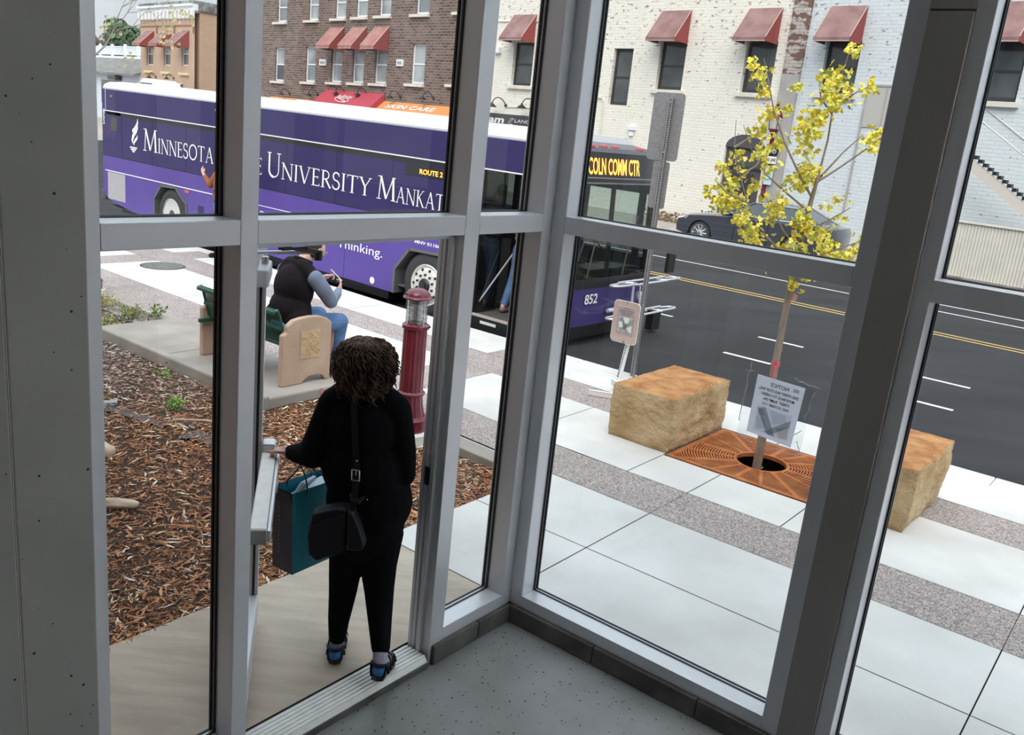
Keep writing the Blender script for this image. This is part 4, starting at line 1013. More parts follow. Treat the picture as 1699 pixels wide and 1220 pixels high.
CL = [(2.29,3.40,14,.06),(2.24,3.20,46,.10),(2.22,3.05,50,.11),(2.36,3.12,16,.08),(2.46,3.16,10,.07),(1.62,3.26,10,.05),(1.68,3.20,22,.07),(1.72,3.06,16,.06),(1.80,2.90,26,.08),(1.92,3.10,8,.06),(1.92,2.96,6,.05),
 (2.18,2.92,44,.10),(2.10,2.82,44,.10),(2.14,2.68,26,.08),(2.62,2.82,24,.07),(2.56,2.74,12,.06),(1.74,2.76,24,.08),(1.88,2.68,18,.08),(1.72,2.62,20,.07),(1.84,2.52,14,.08),(2.12,2.52,22,.09),(2.22,2.48,16,.07),(2.08,2.44,20,.08),(2.16,2.38,26,.08),
 (1.56,2.56,12,.06),(1.53,2.46,12,.06),(1.62,2.44,10,.06),(1.56,2.34,28,.08),(1.60,2.22,44,.10),(1.50,2.20,26,.08),(1.42,2.28,8,.05),(1.68,2.10,34,.10),(1.92,2.20,26,.08),(1.97,2.12,18,.08),(2.14,2.12,36,.09),(2.20,2.05,30,.08),(2.32,2.02,14,.07),
 (1.78,1.98,30,.09),(1.85,1.86,34,.10),(1.96,1.80,20,.09),(2.06,1.84,34,.10),(2.18,1.82,44,.11),(2.24,1.72,22,.08),(2.12,1.96,12,.07),(2.42,1.92,26,.09),(2.50,1.82,34,.10),(2.40,1.76,26,.09),(2.60,1.90,18,.08),(2.66,2.04,14,.07),(2.46,2.16,8,.06),(2.18,1.60,16,.05),(2.32,2.26,5,.05),(2.44,2.32,5,.06),(1.76,2.34,8,.07),(2.0,2.3,6,.08)]
random.seed(21); lv = MB(); lv.c = []
for cx_, cz_, cnt, rad in CL:
    cy_ = 7.12 + random.uniform(-.16,.16)
    for i in range(int(cnt*1.5)):
        c = Vector(tp(cx_+random.gauss(0,rad*.46), cy_+random.gauss(0,rad*.8), cz_+random.gauss(0,rad*.46)))
        d = Vector((random.gauss(0,1), random.gauss(0,1), random.gauss(-.3,.8))).normalized(); e = d.orthogonal().normalized(); e.rotate(Matrix.Rotation(random.uniform(0,6.28),3,d)); nn = d.cross(e)
        L = random.uniform(.026,.044); F5 = [tuple(c-d*L*.25)]
        for k in range(7):
            a = R(-62+k*124/6); rr = L*(1.0 if k != 3 else .82)*(1 if 0 < k < 6 else .9)
            F5.append(tuple(c + d*(rr*math.cos(a)) + e*(rr*math.sin(a)) + nn*(.006*math.cos(k*2.1))))
        lv.add(F5, [(0,k+1,k+2) for k in range(6)])
        cc = random.choice([(.86,.76,.10),(.80,.74,.12),(.90,.80,.16),(.70,.68,.08),(.88,.72,.07)]) if random.random() < .88 else random.choice([(.40,.46,.12),(.80,.60,.28),(.50,.52,.20)])
        kk = random.uniform(.8,1.15); lv.c += [(cc[0]*kk, cc[1]*kk, cc[2]*kk, 1)]*8
m = M['leaf']
lv.build('foliage', M['leaf'], tr)
b = MB(); b.tube([tp(2.177,7.12,.91),tp(2.177,7.12,.945)], .036, 12); b.add([tp(2.15,7.075,.78),tp(2.17,7.075,.78),tp(2.185,7.078,.93),tp(2.16,7.078,.93)],[(0,1,2,3)]); b.add([tp(2.19,7.08,.90),tp(2.20,7.08,.91),tp(2.17,7.08,.97),tp(2.16,7.08,.96)],[(0,1,2,3)]); b.build('red_ribbon', mat('faded_red_ribbon', (.62,.12,.16), .6), tr, True)
b = MB(); b.quad(tp(2.20,7.09,1.48),tp(2.235,7.09,1.46),tp(2.245,7.09,1.52),tp(2.21,7.09,1.54)); b.build('price_tag', mat('pink_tag', (.62,.25,.22), .6), tr)
# ------------------------------------------------------------ the bus
bus = thing('city_bus', 'long purple city bus with white roof standing at the kerb, front door open', 'bus', T(-8.506,8.987,-.15), SA)
bus.rotation_euler = (0, R(.42), SA)
W = 2.55
# lower side with wheel arches
low = [(-9.05,.62),(-8.95,.54),(-8.6,.44),(-7.95,.36),(-7.17,.33),(-7.17,.74),(-6.92,1.02),(-6.42,1.04),(-6.06,.78),(-6.0,.30),(-.67,.235),(-.67,.60),(-.38,.95),(.36,.97),(.64,.70),(.68,.22),(.86,.22),(.86,1.33),(-9.05,1.33)]
b = MB(); b.prism(low, 0, .04, 'y'); b.build('lower_side_panel', M['purple'], bus)
b = MB(); b.prism([(x, z) for x, z in low], W-.04, W, 'y'); b.box(.86,2.0,W-.04,W,.25,1.1); b.build('far_side_panel', M['purple'], bus)
b = MB(); b.box(-9.05,.86,.0,.04,1.33,2.13); b.build('window_vinyl', M['purple_dk'], bus)
b = MB(); b.box(-8.92,2.02,-.012,.04,2.205,2.60); b.box(-8.92,2.02,W-.04,W,2.1,2.60); b.build('roof_fascia', M['purple_dk'], bus, bevel=.004)
b = MB(); b.box(-8.35,.86,-.001,.02,2.115,2.19); b.build('window_header', M['black'], bus)
b = MB(); b.box(-8.95,2.02,-.016,.0,2.19,2.208); b.box(-8.95,-5.26,-.008,.0,1.045,1.062); b.box(-4.8,-.75,-.006,.0,1.045,1.057); b.box(-8.9,-8.888,-.014,.0,2.21,2.6); b.build('white_trim', M['buswhite'], bus)
b = MB()
for x in (-8.32,-7.22,-6.10,-3.24,-2.04,-.82,.84): b.box(x-.006,x+.006,-.002,.0,1.34,2.12)
b.box(-8.32,.84,-.002,.0,1.335,1.345)
b.box(-5.22,-4.93,-.003,.0,.36,2.14)
for x in (-4.5,-3.0,-1.75): b.box(x,x+.006,-.002,0,.26,1.03)
b.build('panel_joints', M['gasket'], bus)
# roof
pr = [(0,2.60),(-.012,2.63),(.02,2.69),(.11,2.735),(.4,2.765),(1.27,2.78),(W-.4,2.765),(W-.11,2.735),(W-.02,2.69),(W+.012,2.63),(W,2.60)]
b = MB(); b.prism(pr, -8.98, 1.55, 'x')
b.loft([[(-8.98,y,z) for y,z in pr],[(-9.08,.06+y*.955,2.60+(z-2.60)*.7) for y,z in pr]])
b.box(-1.9,-.2,.25,1.1,2.75,2.80); b.box(-4.2,-3.4,.9,1.7,2.76,2.80)
b.build('white_roof', M['buswhite'], bus, True, angle=35)
b = MB()
for x in (-8.7,-5.2): b.box(x,x+.08,-.022,-.010,2.46,2.50)
b.box(-6.12,-5.98,-.012,.0,.97,1.02); each(b, 'marker_light', M['red_lens'], bus, bevel=.004)
# rear
b = MB(); b.loft([[(-9.05,0,.62),(-9.05,W,.62),(-9.05,W,2.60),(-9.05,0,2.60)],[(-9.13,.05,.66),(-9.13,W-.05,.66),(-9.12,W-.05,2.58),(-9.12,.05,2.58)]]); b.box(-9.05,-8.9,0,.04,2.13,2.6); b.build('rear_panel', M['purple_dk'], bus)
b = MB(); b.box(-9.16,-8.98,-.01,W+.01,.46,.66); b.build('rear_bumper', M['darkgrey'], bus, bevel=.03)
b = MB(); b.box(-8.86,-8.20,-.004,.0,.50,1.03); b.build('engine_grille', mat('grey_mesh', (.30,.29,.31), .7, col2=(.42,.41,.42), scale=60), bus)
b = MB(); b.box(-8.72,-8.46,-.003,.0,1.84,2.08); b.build('side_vent', M['darkgrey'], bus)
# black arch liners
for pts in ([(-7.17,.33),(-7.17,.74),(-6.92,1.02),(-6.42,1.04),(-6.06,.78),(-6.0,.30)],[(-.67,.235),(-.67,.60),(-.38,.95),(.36,.97),(.64,.70),(.68,.22)]):
    b = MB()
    for (x0,z0),(x1,z1) in zip(pts,pts[1:]):
        dx, dz = x1-x0, z1-z0; l = math.hypot(dx,dz); nx, nz = -dz/l*.045, dx/l*.045
        b.add([(x0,-.012,z0),(x1,-.012,z1),(x1-nx,-.012,z1-nz),(x0-nx,-.012,z0-nz),(x0,.45,z0),(x1,.45,z1),(x1-nx,.45,z1-nz),(x0-nx,.45,z0-nz)],[(0,1,2,3),(7,6,5,4),(0,1,5,4),(1,2,6,5),(2,3,7,6),(3,0,4,7)])
    b.build('wheel_arch_trim', mat('grey_rubber_trim', (.10,.10,.105), .5), bus)
b = MB(); b.box(-7.17,-6.0,.42,.46,.15,1.05); b.box(-.67,.68,.42,.46,.15,1.0); each(b, 'arch_liner', M['black'], bus)
# wheels
def wheel(cx, cz, front=True):
    o = bpy.data.objects.new('wheel', None); COL.objects.link(o); o.parent = bus; o.location = (cx, .02, cz); o.rotation_euler = (R(90),0,0)
    b = MB(); b.lathe([(.30,-.28),(.42,-.28),(.462,-.25),(.47,-.20),(.47,-.06),(.462,-.025),(.43,-.0),(.36,.012),(.295,.0),(.285,-.03)], n=48); b.build('tyre', M['rubber'], o, True, angle=30)
    if front:
        b = MB(); b.lathe([(.295,-.05),(.300,.004),(.290,.014),(.278,.006),(.262,-.02),(.235,.018),(.20,.028),(.15,.028),(.12,.035),(.095,.035),(.001,.036)], n=48); b.build('rim', mat('pale_alloy', (.62,.60,.55), .4, .3, col2=(.70,.68,.63), scale=9), o, True)
        b = MB()
        for k in range(10):
            a = 2*math.pi*k/10; b.cyl((.225*math.cos(a),.225*math.sin(a),.012),(.225*math.cos(a),.225*math.sin(a),.031),.021,n=10)
        for k in range(10):
            a = 2*math.pi*(k+.5)/10; b.cyl((.152*math.cos(a),.152*math.sin(a),.02),(.152*math.cos(a),.152*math.sin(a),.055),.020,.015,n=8)
        b.lathe([(.100,.03),(.100,.05),(.085,.07),(.06,.075),(.055,.10),(.001,.105)], n=24); b.build('hub_and_nuts', M['black'], o, True, angle=30)
    else:
        b = MB(); b.lathe([(.295,.0),(.300,.008),(.285,.012),(.270,-.02),(.255,-.16),(.15,-.17),(.13,-.14),(.001,-.14)], n=40); b.build('rim', M['chrome'], o, True)
        b = MB(); b.lathe([(.12,-.15),(.115,-.03),(.09,.0),(.001,.005)], n=24)
        for k in range(10):
            a = 2*math.pi*k/10; b.cyl((.17*math.cos(a),.17*math.sin(a),-.17),(.17*math.cos(a),.17*math.sin(a),-.12),.018,n=8)
        b.build('hub_and_nuts', M['darkgrey'], o, True, angle=30)
wheel(-.01,.465); wheel(-6.58,.50,False)
b = MB()
for cx, cz in ((-.01,.465),(-6.58,.50)): b.lathe([(.30,-.0)],n=3) if False else b.cyl((cx,W-.30,cz),(cx,W-.02,cz),.47,n=32)
each(b, 'far_wheel', M['rubber'], bus, smooth=True, angle=30)
# underside and interior
b = MB(); b.box(-8.9,.86,.30,W-.1,.22,.34); b.box(.86,2.05,.0,W-.1,.05,.245); b.box(-5.9,-.8,.06,.5,.10,.3); b.build('underbody', M['black'], bus)
b = MB(); b.box(.86,1.95,.02,W-.06,.246,.262); b.box(-9,.86,.06,W-.06,.342,.36); b.build('cabin_floor', mat('grey_vinyl_floor', (.085,.082,.08), .7), bus)
b = MB(); b.box(.88,1.80,-.004,.035,.238,.268); b.build('step_edge', mat('worn_step_edge', (.50,.42,.36), .6), bus)
b = MB(); b.box(1.06,1.34,-.006,.0,.155,.195); b.build('step_light', M['whitealu'], bus)
b = MB(); b.box(.86,2.02,-.004,.03,.05,.236); b.build('step_riser', M['black'], bus)
dk = mat('dark_bus_interior', (.035,.033,.035), .7)
b = MB(); b.quad((-9,W-.03,1.1),(.85,W-.03,1.1),(.85,W-.03,2.06),(-9,W-.03,2.06)); b.build('tinted_side_windows', glass('dark_tinted_glass', (.10,.12,.12), .1), bus)
b = MB(); b.box(-9,1.9,W-.08,W-.04,.36,1.12); b.box(-9,2.0,.04,W-.04,2.38,2.45); b.box(-9,2.0,W-.10,W-.04,2.02,2.45)
for x in (-8.9,-7.5,-6.1,-4.7,-3.3,-1.9,-.5,.85,1.85): b.box(x-.05,x+.05,W-.08,W-.03,1.1,2.05)
b.box(.78,.86,.04,.75,.36,1.25)
b.build('cabin_lining', dk, bus)
b = MB()
for x in (-1.3,-.2): 
    b.box(x,x+.45,.15,1.0,.75,.83); b.box(x-.03,x+.05,.15,1.0,.8,1.35); b.box(x,x+.45,1.6,2.4,.75,.83); b.box(x-.03,x+.05,1.6,2.4,.8,1.35)
each(b, 'passenger_seat', mat('blue_grey_seats', (.05,.06,.10), .8), bus, bevel=.02)
b = MB(); b.box(.35,.85,1.55,2.15,.55,.68); b.box(.28,.40,1.55,2.15,.6,1.45); b.box(.30,.38,1.68,2.02,1.45,1.7); b.cyl((1.25,1.85,.5),(1.45,1.85,.95),.03)
q = [(1.42+.10*math.sin(2*math.pi*i/20), 1.85+.23*math.cos(2*math.pi*i/20), .98+.20*math.sin(2*math.pi*i/20)) for i in range(21)]; b.tube(q, .014, 6)
b.box(1.55,1.95,1.2,2.4,.36,.98); b.build('driver_station', M['black'], bus, bevel=.02)
rail = mat('pale_grab_rail', (.42,.42,.43), .4)
b = MB(); b.tube([(1.02,1.1,.26),(1.02,1.1,2.38)], .016, 8); b.tube([(1.55,1.15,.26),(1.55,1.15,2.38)], .016, 8)
b.box(.90,1.42,1.02,1.06,1.03,1.08); b.box(.86,1.38,1.0,1.04,.45,.52); b.tube([(.92,.10,.42),(1.05,.55,1.05),(1.12,.8,1.5)], .012, 8)
each(b, 'grab_rail', rail, bus)
b = MB(); b.box(.90,1.36,1.05,1.08,.52,1.03); b.build('partition', mat('dark_red_grey_partition', (.055,.04,.045), .6), bus)
b = MB(); b.box(1.00,1.22,1.7,1.74,1.55,1.95); b.build('information_board', mat('amber_board', (.32,.20,.07), .6), bus)
# front: rounded plan swept into strips
plan = [(1.74,0),(1.95,.0),(2.07,.03),(2.15,.10),(2.20,.24),(2.235,.7),(2.245,1.27),(2.235,1.85),(2.20,2.31),(2.15,2.45),(2.07,2.52),(1.95,W),(1.74,W)]
def strip(z0, z1, k0=0, k1=None, dx0=0, dx1=0, th=0):
    k1 = len(plan) if k1 is None else k1; b = MB(); P_ = plan[k0:k1]; n = len(P_)
    vs = [(x+dx0, y, z0) for x, y in P_] + [(x+dx1, y, z1) for x, y in P_]
    b.add(vs, [(i,i+1,n+i+1,n+i) for i in range(n-1)]); return b
strip(.30,.80).build('front_panel', mat('front_purple_vinyl', (.045,.033,.15), .25, coat=.4), bus, True)
strip(.14,.32,dx0=-.03).build('front_skirt', M['black'], bus, True)
strip(.80,.94,1,12).build('front_cowl', M['black'], bus, True)
strip(.94,2.17,2,11,0,-.06).build('windscreen', glass('tinted_windscreen', (.36,.46,.44), .08), bus, True)
strip(2.17,2.58,1,12,-.06,-.09).build('destination_glass', mat('black_sign_glass', (.012,.012,.014), .08), bus, True)
b = MB()
n = len(plan); P1 = [(x-.08,y,2.57) for x,y in plan]; P2 = [(x-.12,y*.98+.025,2.625) for x,y in plan]; P3 = [(x-.50,y*.9+.13,2.68) for x,y in plan]
b.add(P1+P2+P3, [(i,i+1,n+i+1,n+i) for i in range(n-1)]+[(n+i,n+i+1,2*n+i+1,2*n+i) for i in range(n-1)]+[tuple(2*n+i for i in range(n))]); b.build('roof_cap', mat('grey_roof_cap', (.075,.07,.08), .4), bus, True)
b = MB(); 
for y in (.06,.22,1.30,2.32,2.48):
    x = 2.14 if .1 < y < 2.4 else 2.06
    w2 = .03 if y != 1.30 else .022
    b.loft([[(x+.02,y-w2,.93),(x-.03,y-w2,.93),(x-.03,y+w2,.93),(x+.02,y+w2,.93)],[(x-.04,y-w2,2.2),(x-.09,y-w2,2.2),(x-.09,y+w2,2.2),(x-.04,y+w2,2.2)]])
b.tube([(2.27,.62,.96),(2.22,.8,1.45),(2.20,1.05,1.30)], .010, 6); b.tube([(2.27,1.5,.96),(2.24,1.62,1.35),(2.22,1.8,1.75)], .010, 6)
b.tube([(2.22,.36,1.05),(2.20,.55,1.42)], .02, 6)
each(b, 'pillar_bar', M['black'], bus)
b = MB(); b.box(2.10,2.20,.2,2.35,2.24,2.255); b.box(2.10,2.20,.2,2.35,2.175,2.19); each(b, 'sign_trim', M['steel'], bus)
b = MB(); 
for y in (.35,.62,.91,1.20,1.84,2.2): b.box(2.02,2.12,y-.045,y+.045,2.615,2.66)
each(b, 'roof_marker_light', M['red_lens'], bus, bevel=.012)
b = MB(); put_text(b, 'LINCOLN COMM CTR', (2.225,.20,2.30), (0,1,0), (-.15,0,1), .20, 1.48, bold=.018)
b.build('led_destination', M['led'], bus)
b = MB(); put_text(b, 'ROUTE 2', (-.28,-.011,1.995), (1,0,0), (0,0,1), .065, .44, bold=.02)
b.build('led_route', M['led'], bus)
b = MB(); b.box(-.57,.30,-.009,.0,1.965,2.10); b.build('route_sign_box', M['black'], bus)
b = MB(); b.box(1.74,1.86,-.008,.04,.24,2.2); b.box(.855,.90,-.008,.04,.24,2.2); b.box(1.86,2.0,.0,.03,.30,2.2); each(b, 'door_post', M['black'], bus)
b = MB(); b.box(.90,.93,.03,.46,.28,2.18); b.box(1.70,1.73,.03,.46,.28,2.18); each(b, 'folded_door', glass('bus_door_glass', (.35,.38,.38), .12), bus)
b = MB()
for y in (.30,2.22):
    b.cyl((2.17,y,.56),(2.245,y,.56),.085,n=20)
b.box(2.13,2.215,.12,.20,.40,.5); each(b, 'headlight', mat('headlight', (.7,.72,.78), .1), bus, smooth=True, angle=30)
# bicycle rack
b = MB()
for zc, x0 in ((.86,2.30),(.41,2.30)):
    for y0, y1 in ((1.02,1.58),(2.30,2.80)):
        lp = []
        for i in range(25):
            a = 2*math.pi*i/24; lp.append((x0+.14+.10*math.sin(a), (y0+y1)/2+(y1-y0)/2*math.copysign(abs(math.cos(a))**.55, math.cos(a)), zc+.012*math.sin(a)))
        b.tube(lp, .017, 6)
    b.tube([(x0+.22,1.3,zc),(x0+.22,2.6,zc)], .017, 6); b.tube([(x0+.05,1.3,zc+.01),(x0+.05,2.6,zc+.01)], .017, 6)
b.tube([(2.35,1.75,.42),(2.33,1.75,.88)], .02, 6); b.tube([(2.30,2.05,.45),(2.27,2.05,.80)], .012, 6); b.tube([(2.30,1.2,.48),(2.42,1.9,.50)], .03, 8)
b.build('bicycle_rack', mat('pale_rack_metal', (.62,.62,.66), .35, .4), bus, True)
b = MB(); b.tube([(2.10,2.50,1.40),(2.36,2.66,1.40)], .014, 6); b.box(2.33,2.39,2.58,2.78,.93,1.46); b.box(2.22,2.34,2.45,2.68,.06,.36)
b.build('street_side_mirror', M['black'], bus, bevel=.03)
b = MB(); b.tube([(2.12,.10,1.9),(2.34,-.05,1.85),(2.36,-.06,1.75)], .014, 6); b.box(2.33,2.38,-.16,.04,1.45,1.78); b.build('kerb_side_mirror', M['black'], bus, bevel=.03)
# lettering on the side, one word at a time
Y_ = -.004
def word(name, f):
    global b
    b = MB(); f(b); b.build(name, M['lettering'], bus)
word('side_lettering', lambda b: (roman(b,'M',-7.53,-7.03,1.575,.40,Y_), roman(b,'INNESOTA',-7.02,-5.24,1.575,.265,Y_)))
word('side_lettering', lambda b: (roman(b,'S',-4.86,-4.70,1.56,.40,Y_), roman(b,'TATE',-4.69,-3.86,1.555,.265,Y_)))
word('side_lettering', lambda b: (roman(b,'U',-3.74,-3.36,1.55,.39,Y_), roman(b,'NIVERSITY',-3.36,-1.24,1.55,.26,Y_)))
word('side_lettering', lambda b: (roman(b,'M',-1.12,-.72,1.545,.33,Y_), roman(b,'ANKATO',-.72,.44,1.54,.225,Y_)))
def emb(pts, ox=-7.86, oz=1.62): b.add([(ox+x, Y_, oz+z) for x, z in pts], [tuple(range(len(pts)))])
b = MB()
emb([(-.02,.02),(-.03,.10),(.02,.18),(.10,.25),(.15,.34),(.14,.44),(.11,.36),(.02,.28),(-.06,.20),(-.09,.10)])
emb([(.14,.50),(.16,.40),(.12,.32),(.03,.25),(-.05,.22),(-.06,.28),(.02,.33),(.10,.41)], -7.86, 1.64)
emb([(.0,.0),(-.02,.07),(.03,.13),(.10,.18),(.13,.22),(.13,.14),(.07,.09),(.02,.05)])
emb([(-.15,-.02),(.11,-.02),(.11,-.045),(-.15,-.045)]); emb([(-.12,-.055),(.08,-.055),(.06,-.085),(-.10,-.085)]); emb([(-.07,-.095),(.03,-.095),(.02,-.12),(-.06,-.12)])
b.build('torch_logo', M['lettering'], bus)
word('slogan_lettering', lambda b: put_text(b, 'Distinctly', (-3.88,Y_,.845), (1,0,0),(0,0,1), .125, .78))
word('slogan_lettering', lambda b: put_text(b, 'Thinking.', (-1.92,Y_,.70), (1,0,0),(0,0,1), .135, 1.0))
word('fleet_number_lettering', lambda b: put_text(b, 'MNV 011066', (-.28,Y_,1.03), (1,0,0),(0,0,1), .045, .55, bold=.02))
word('rear_number_lettering', lambda b: [put_text(b, c, (-8.99,-.014,2.14-i*.10), (1,0,0),(0,0,1), .085, .06, bold=.03) for i, c in enumerate('852')])
word('front_number_lettering', lambda b: put_text(b, '852', (2.248,.68,.60), (0,1,0),(0,0,1), .13, .31, bold=.02))
b = MB(); b.add([(-1.10+.052*math.cos(2*math.pi*i/20), Y_, .33+.052*math.sin(2*math.pi*i/20)) for i in range(20)], [tuple(range(20))]); b.build('white_dot', M['lettering'], bus)
b = MB(); b.box(-5.70,-5.52,-.002,0,.62,.80); b.box(-5.58,-5.42,-.004,0,.50,.52); b.build('fuel_flap', M['purple_dk'], bus)
# ------------------------------------------------------------ buildings across the street (local x along the fronts, y away from us)
def wall_holes(mb, x0, x1, z0, z1, holes, d=.22, y=0, m=0, rev=None):
    xs = sorted(set([x0,x1]+[h[0] for h in holes]+[h[1] for h in holes])); zs = sorted(set([z0,z1]+[h[2] for h in holes]+[h[3] for h in holes]))
    xs = [x for x in xs if x0 <= x <= x1]; zs = [z for z in zs if z0 <= z <= z1]
    for a, c in zip(xs, xs[1:]):
        for e, g in zip(zs, zs[1:]):
            mx, mz = (a+c)/2, (e+g)/2
            if any(h[0] < mx < h[1] and h[2] < mz < h[3] for h in holes): continue
            mb.quad((a,y,e),(c,y,e),(c,y,g),(a,y,g), m)
    r = m if rev is None else rev
    for a, c, e, g in holes:
        mb.quad((a,y,e),(a,y,g),(a,y+d,g),(a,y+d,e), r); mb.quad((c,y,e),(c,y,g),(c,y+d,g),(c,y+d,e), r)
        mb.quad((a,y,g),(c,y,g),(c,y+d,g),(a,y+d,g), r); mb.quad((a,y,e),(c,y,e),(c,y+d,e),(a,y+d,e), r)
def win(par, x0, x1, z0, z1, d=.10, fm='winwhite', pm='pane', rail=.5, f=.07, low=None):
    b = MB(); b.box(x0,x0+f,d,d+.08,z0,z1); b.box(x1-f,x1,d,d+.08,z0,z1); b.box(x0+f,x1-f,d,d+.08,z0,z0+f*1.2); b.box(x0+f,x1-f,d,d+.08,z1-f,z1)
    zr = z0+(z1-z0)*rail; b.box(x0+f,x1-f,d+.0,d+.08,zr-.03,zr+.03)
    w = b.build('window', M[fm], par)
    b = MB(); b.quad((x0,d+.03,z0),(x1,d+.03,z0),(x1,d+.03,z1),(x0,d+.03,z1)); b.build('pane', M[pm], w)
    if low:
        b = MB(); b.quad((x0+f,d+.02,z0+f),(x1-f,d+.02,z0+f),(x1-f,d+.02,z0+(z1-z0)*low),(x0+f,d+.02,z0+(z1-z0)*low)); b.build('dark_sash', M['panedark'], w)
    return w
def sill(mb, x0, x1, z): mb.box(x0-.32,x1+.06,-.14,.05,z-.12,z)
def awning(par, x0, x1, zt, zf, zb, dep, m='awnmar', ms='awnside'):
    """sloped canvas on a frame: top edge zt at the wall, front edge at zf, valance down to zb"""
    b = MB(); t = .02
    b.add([(x0,-.02,zt),(x1,-.02,zt),(x1,-dep,zf),(x0,-dep,zf),(x0,-.02,zt-t),(x1,-.02,zt-t),(x1,-dep+t,zf-t),(x0,-dep+t,zf-t)], [(0,1,2,3),(7,6,5,4),(0,1,5,4),(1,2,6,5),(2,3,7,6),(3,0,4,7)])
    b.box(x0,x1,-dep-.01,-dep+.01,zb,zf+.005)
    a = b.build('awning', M[m], par)
    b = MB()
    for x in (x0,x1): b.add([(x-.008,-.02,zt-.01),(x-.008,-dep,zf),(x-.008,-dep,zb),(x-.008,-.02,zb-.02),(x+.008,-.02,zt-.01),(x+.008,-dep,zf),(x+.008,-dep,zb),(x+.008,-.02,zb-.02)], [(0,1,2,3),(7,6,5,4),(0,1,5,4),(1,2,6,5),(2,3,7,6),(3,0,4,7)])
    b.build('side_flap', M[ms], a)
    b = MB()
    for x in (x0,x1): b.tube([(x,-.02,zt+.01),(x,-dep-.01,zf+.01)], .016, 4)
    b.tube([(x0,-dep-.012,zb),(x1,-dep-.012,zb)], .014, 4); b.build('piping', mat('pale_piping', (.52,.40,.36), .8) if 'pale_piping' not in bpy.data.materials else bpy.data.materials['pale_piping'], a)
    return a
def goose(par, x, z, s=1.0, dx=-.5):
    b = MB(); pts = []
    for i in range(9):
        a = math.pi*i/8; pts.append((x+dx*(.5-.5*math.cos(a))*s, -.05-.35*s*math.sin(a*.5), z+.30*math.sin(a)*s))
    pts.append((x+dx*s, -.4*s, z-.02)); b.tube(pts, .022*s, 6); b.ball((x,-.05,z),.07*s,8,6)
    e = pts[-1]; b.lathe([(.03*s,.12*s),(.05*s,.06*s),(.20*s,-.06*s),(.20*s,-.09*s),(.15*s,-.07*s)], c=e, n=14)
    return b.build('gooseneck_lamp', M['black'], par, True, angle=40)

# brown brick building
bb = thing('brick_building', 'dark brown brick building with white windows and orange and crimson shop awnings', 'building', tuple(FB), FA)
X0, X1 = -31.2, -11.0
w2 = [(-28.85,-27.78,3.77,5.55),(-25.48,-24.42,3.83,5.62),(-22.85,-21.80,3.90,5.65),(-20.84,-19.80,3.94,5.68),(-18.86,-17.81,3.98,5.70),(-15.86,-14.82,4.06,5.80),(-12.80,-11.75,4.14,5.86)]
w3 = [(-28.75,-27.65,6.90,8.7),(-25.35,-24.31,6.95,8.75),(-22.70,-21.66,7.0,8.8),(-20.76,-19.72,7.03,8.83),(-18.75,-17.75,7.06,8.86),(-15.80,-14.78,7.08,8.88),(-12.71,-11.7,7.12,8.92)]
b = MB(); wall_holes(b, X0, X1, 0, 10.5, w2+w3, .2)
b.box(X0,X1,.25,12,0,10.5)
b.build('brick_walls', M['brownbrick'], bb)
b = MB(); b.box(X0-.05,X1,-.12,.4,10.45,10.75); b.build('parapet', M['sill'], bb)
b = MB()
for x0,x1,z0,z1 in w2+w3: sill(b, x0, x1, z0-.02)
each(b, 'window_sill', M['sill'], bb)
for i, q in enumerate(w2): win(bb, *q, low=(.5 if i == 0 else None))
for i, q in enumerate(w3): win(bb, *q, rail=.42, low=None)
for x0, x1 in ((-22.98,-21.74),(-20.90,-19.70),(-18.92,-17.76)): awning(bb, x0, x1, 6.56, 5.60, 5.46, .85, 'awnred')
for x0,x1,z0,z1 in ((-23.95,-23.30,4.69,4.99),(-16.98,-16.47,4.80,5.10)):
    b = MB(); b.box(x0,x1,-.06,.02,z0,z1); v = b.build('wall_vent', M['winwhite'], bb); b = MB(); b.box(x0+.09,x1-.09,-.07,-.05,z0+.08,z1-.08); b.build('louvre', M['pane'], v)
for x, z in ((-27.0,3.12),(-24.0,3.20),(-21.3,3.40),(-19.3,3.42),(-16.5,3.42),(-13.95,3.48)): goose(bb, x, z, .85)
def shopawn(x0, x1, zt, zf, dep, m):
    b = MB(); b.add([(x0,-.03,zt),(x1,-.03,zt),(x1,-dep,zf),(x0,-dep,zf),(x1,-dep,zf-.3),(x0,-dep,zf-.3),(x0,-.03,zf-.3),(x1,-.03,zf-.3)], [(0,1,2,3),(3,2,4,5),(0,3,5,6),(1,7,4,2)]); return b.build('shop_awning', M[m], bb)
a1 = shopawn(-29.1,-22.9,2.90,1.95,1.3,'awnor'); a2 = shopawn(-23.15,-17.80,3.52,2.05,1.75,'awncrim'); a3 = shopawn(-17.9,-11.6,3.18,2.1,1.35,'awnor')
def slope_text(s, par, x, f, zt, zf, dep, h, w, shear=.2, bold=0):
    u = Vector((0, .03-dep, zf-zt)).normalized(); n_ = Vector((0,-u.z,u.y))*-1
    o = Vector((x,-.03,zt)) + u*f + Vector((0,-.008,.008)); b = MB(); put_text(b, s, o, (1,0,0), tuple(-u), h, w, shear=shear, bold=bold); return b.build('awning_lettering', M['lettering'], par)
slope_text('SKIN CARE', a3, -17.25, .48, 3.18, 2.1, 1.35, .27, 3.75, .25, .02)
slope_text('SALON', a1, -26.2, .42, 2.90, 1.95, 1.3, .27, 2.3, .25, .02)
slope_text('Infinity', a2, -21.4, .62, 3.52, 2.05, 1.75, .28, 1.35, .35)
b = MB(); u = Vector((0,-1.72,-1.47)).normalized(); pts = []
for i in range(30):
    a = 6.28*i/29*1.4; pts.append(tuple(Vector((-20.7,-.05,3.54)) + Vector((1,0,0))*(.75*math.cos(a)*(1-.012*i)) + u*(.80+.16*math.sin(a*1.3)) + Vector((0,-.01,.012))))
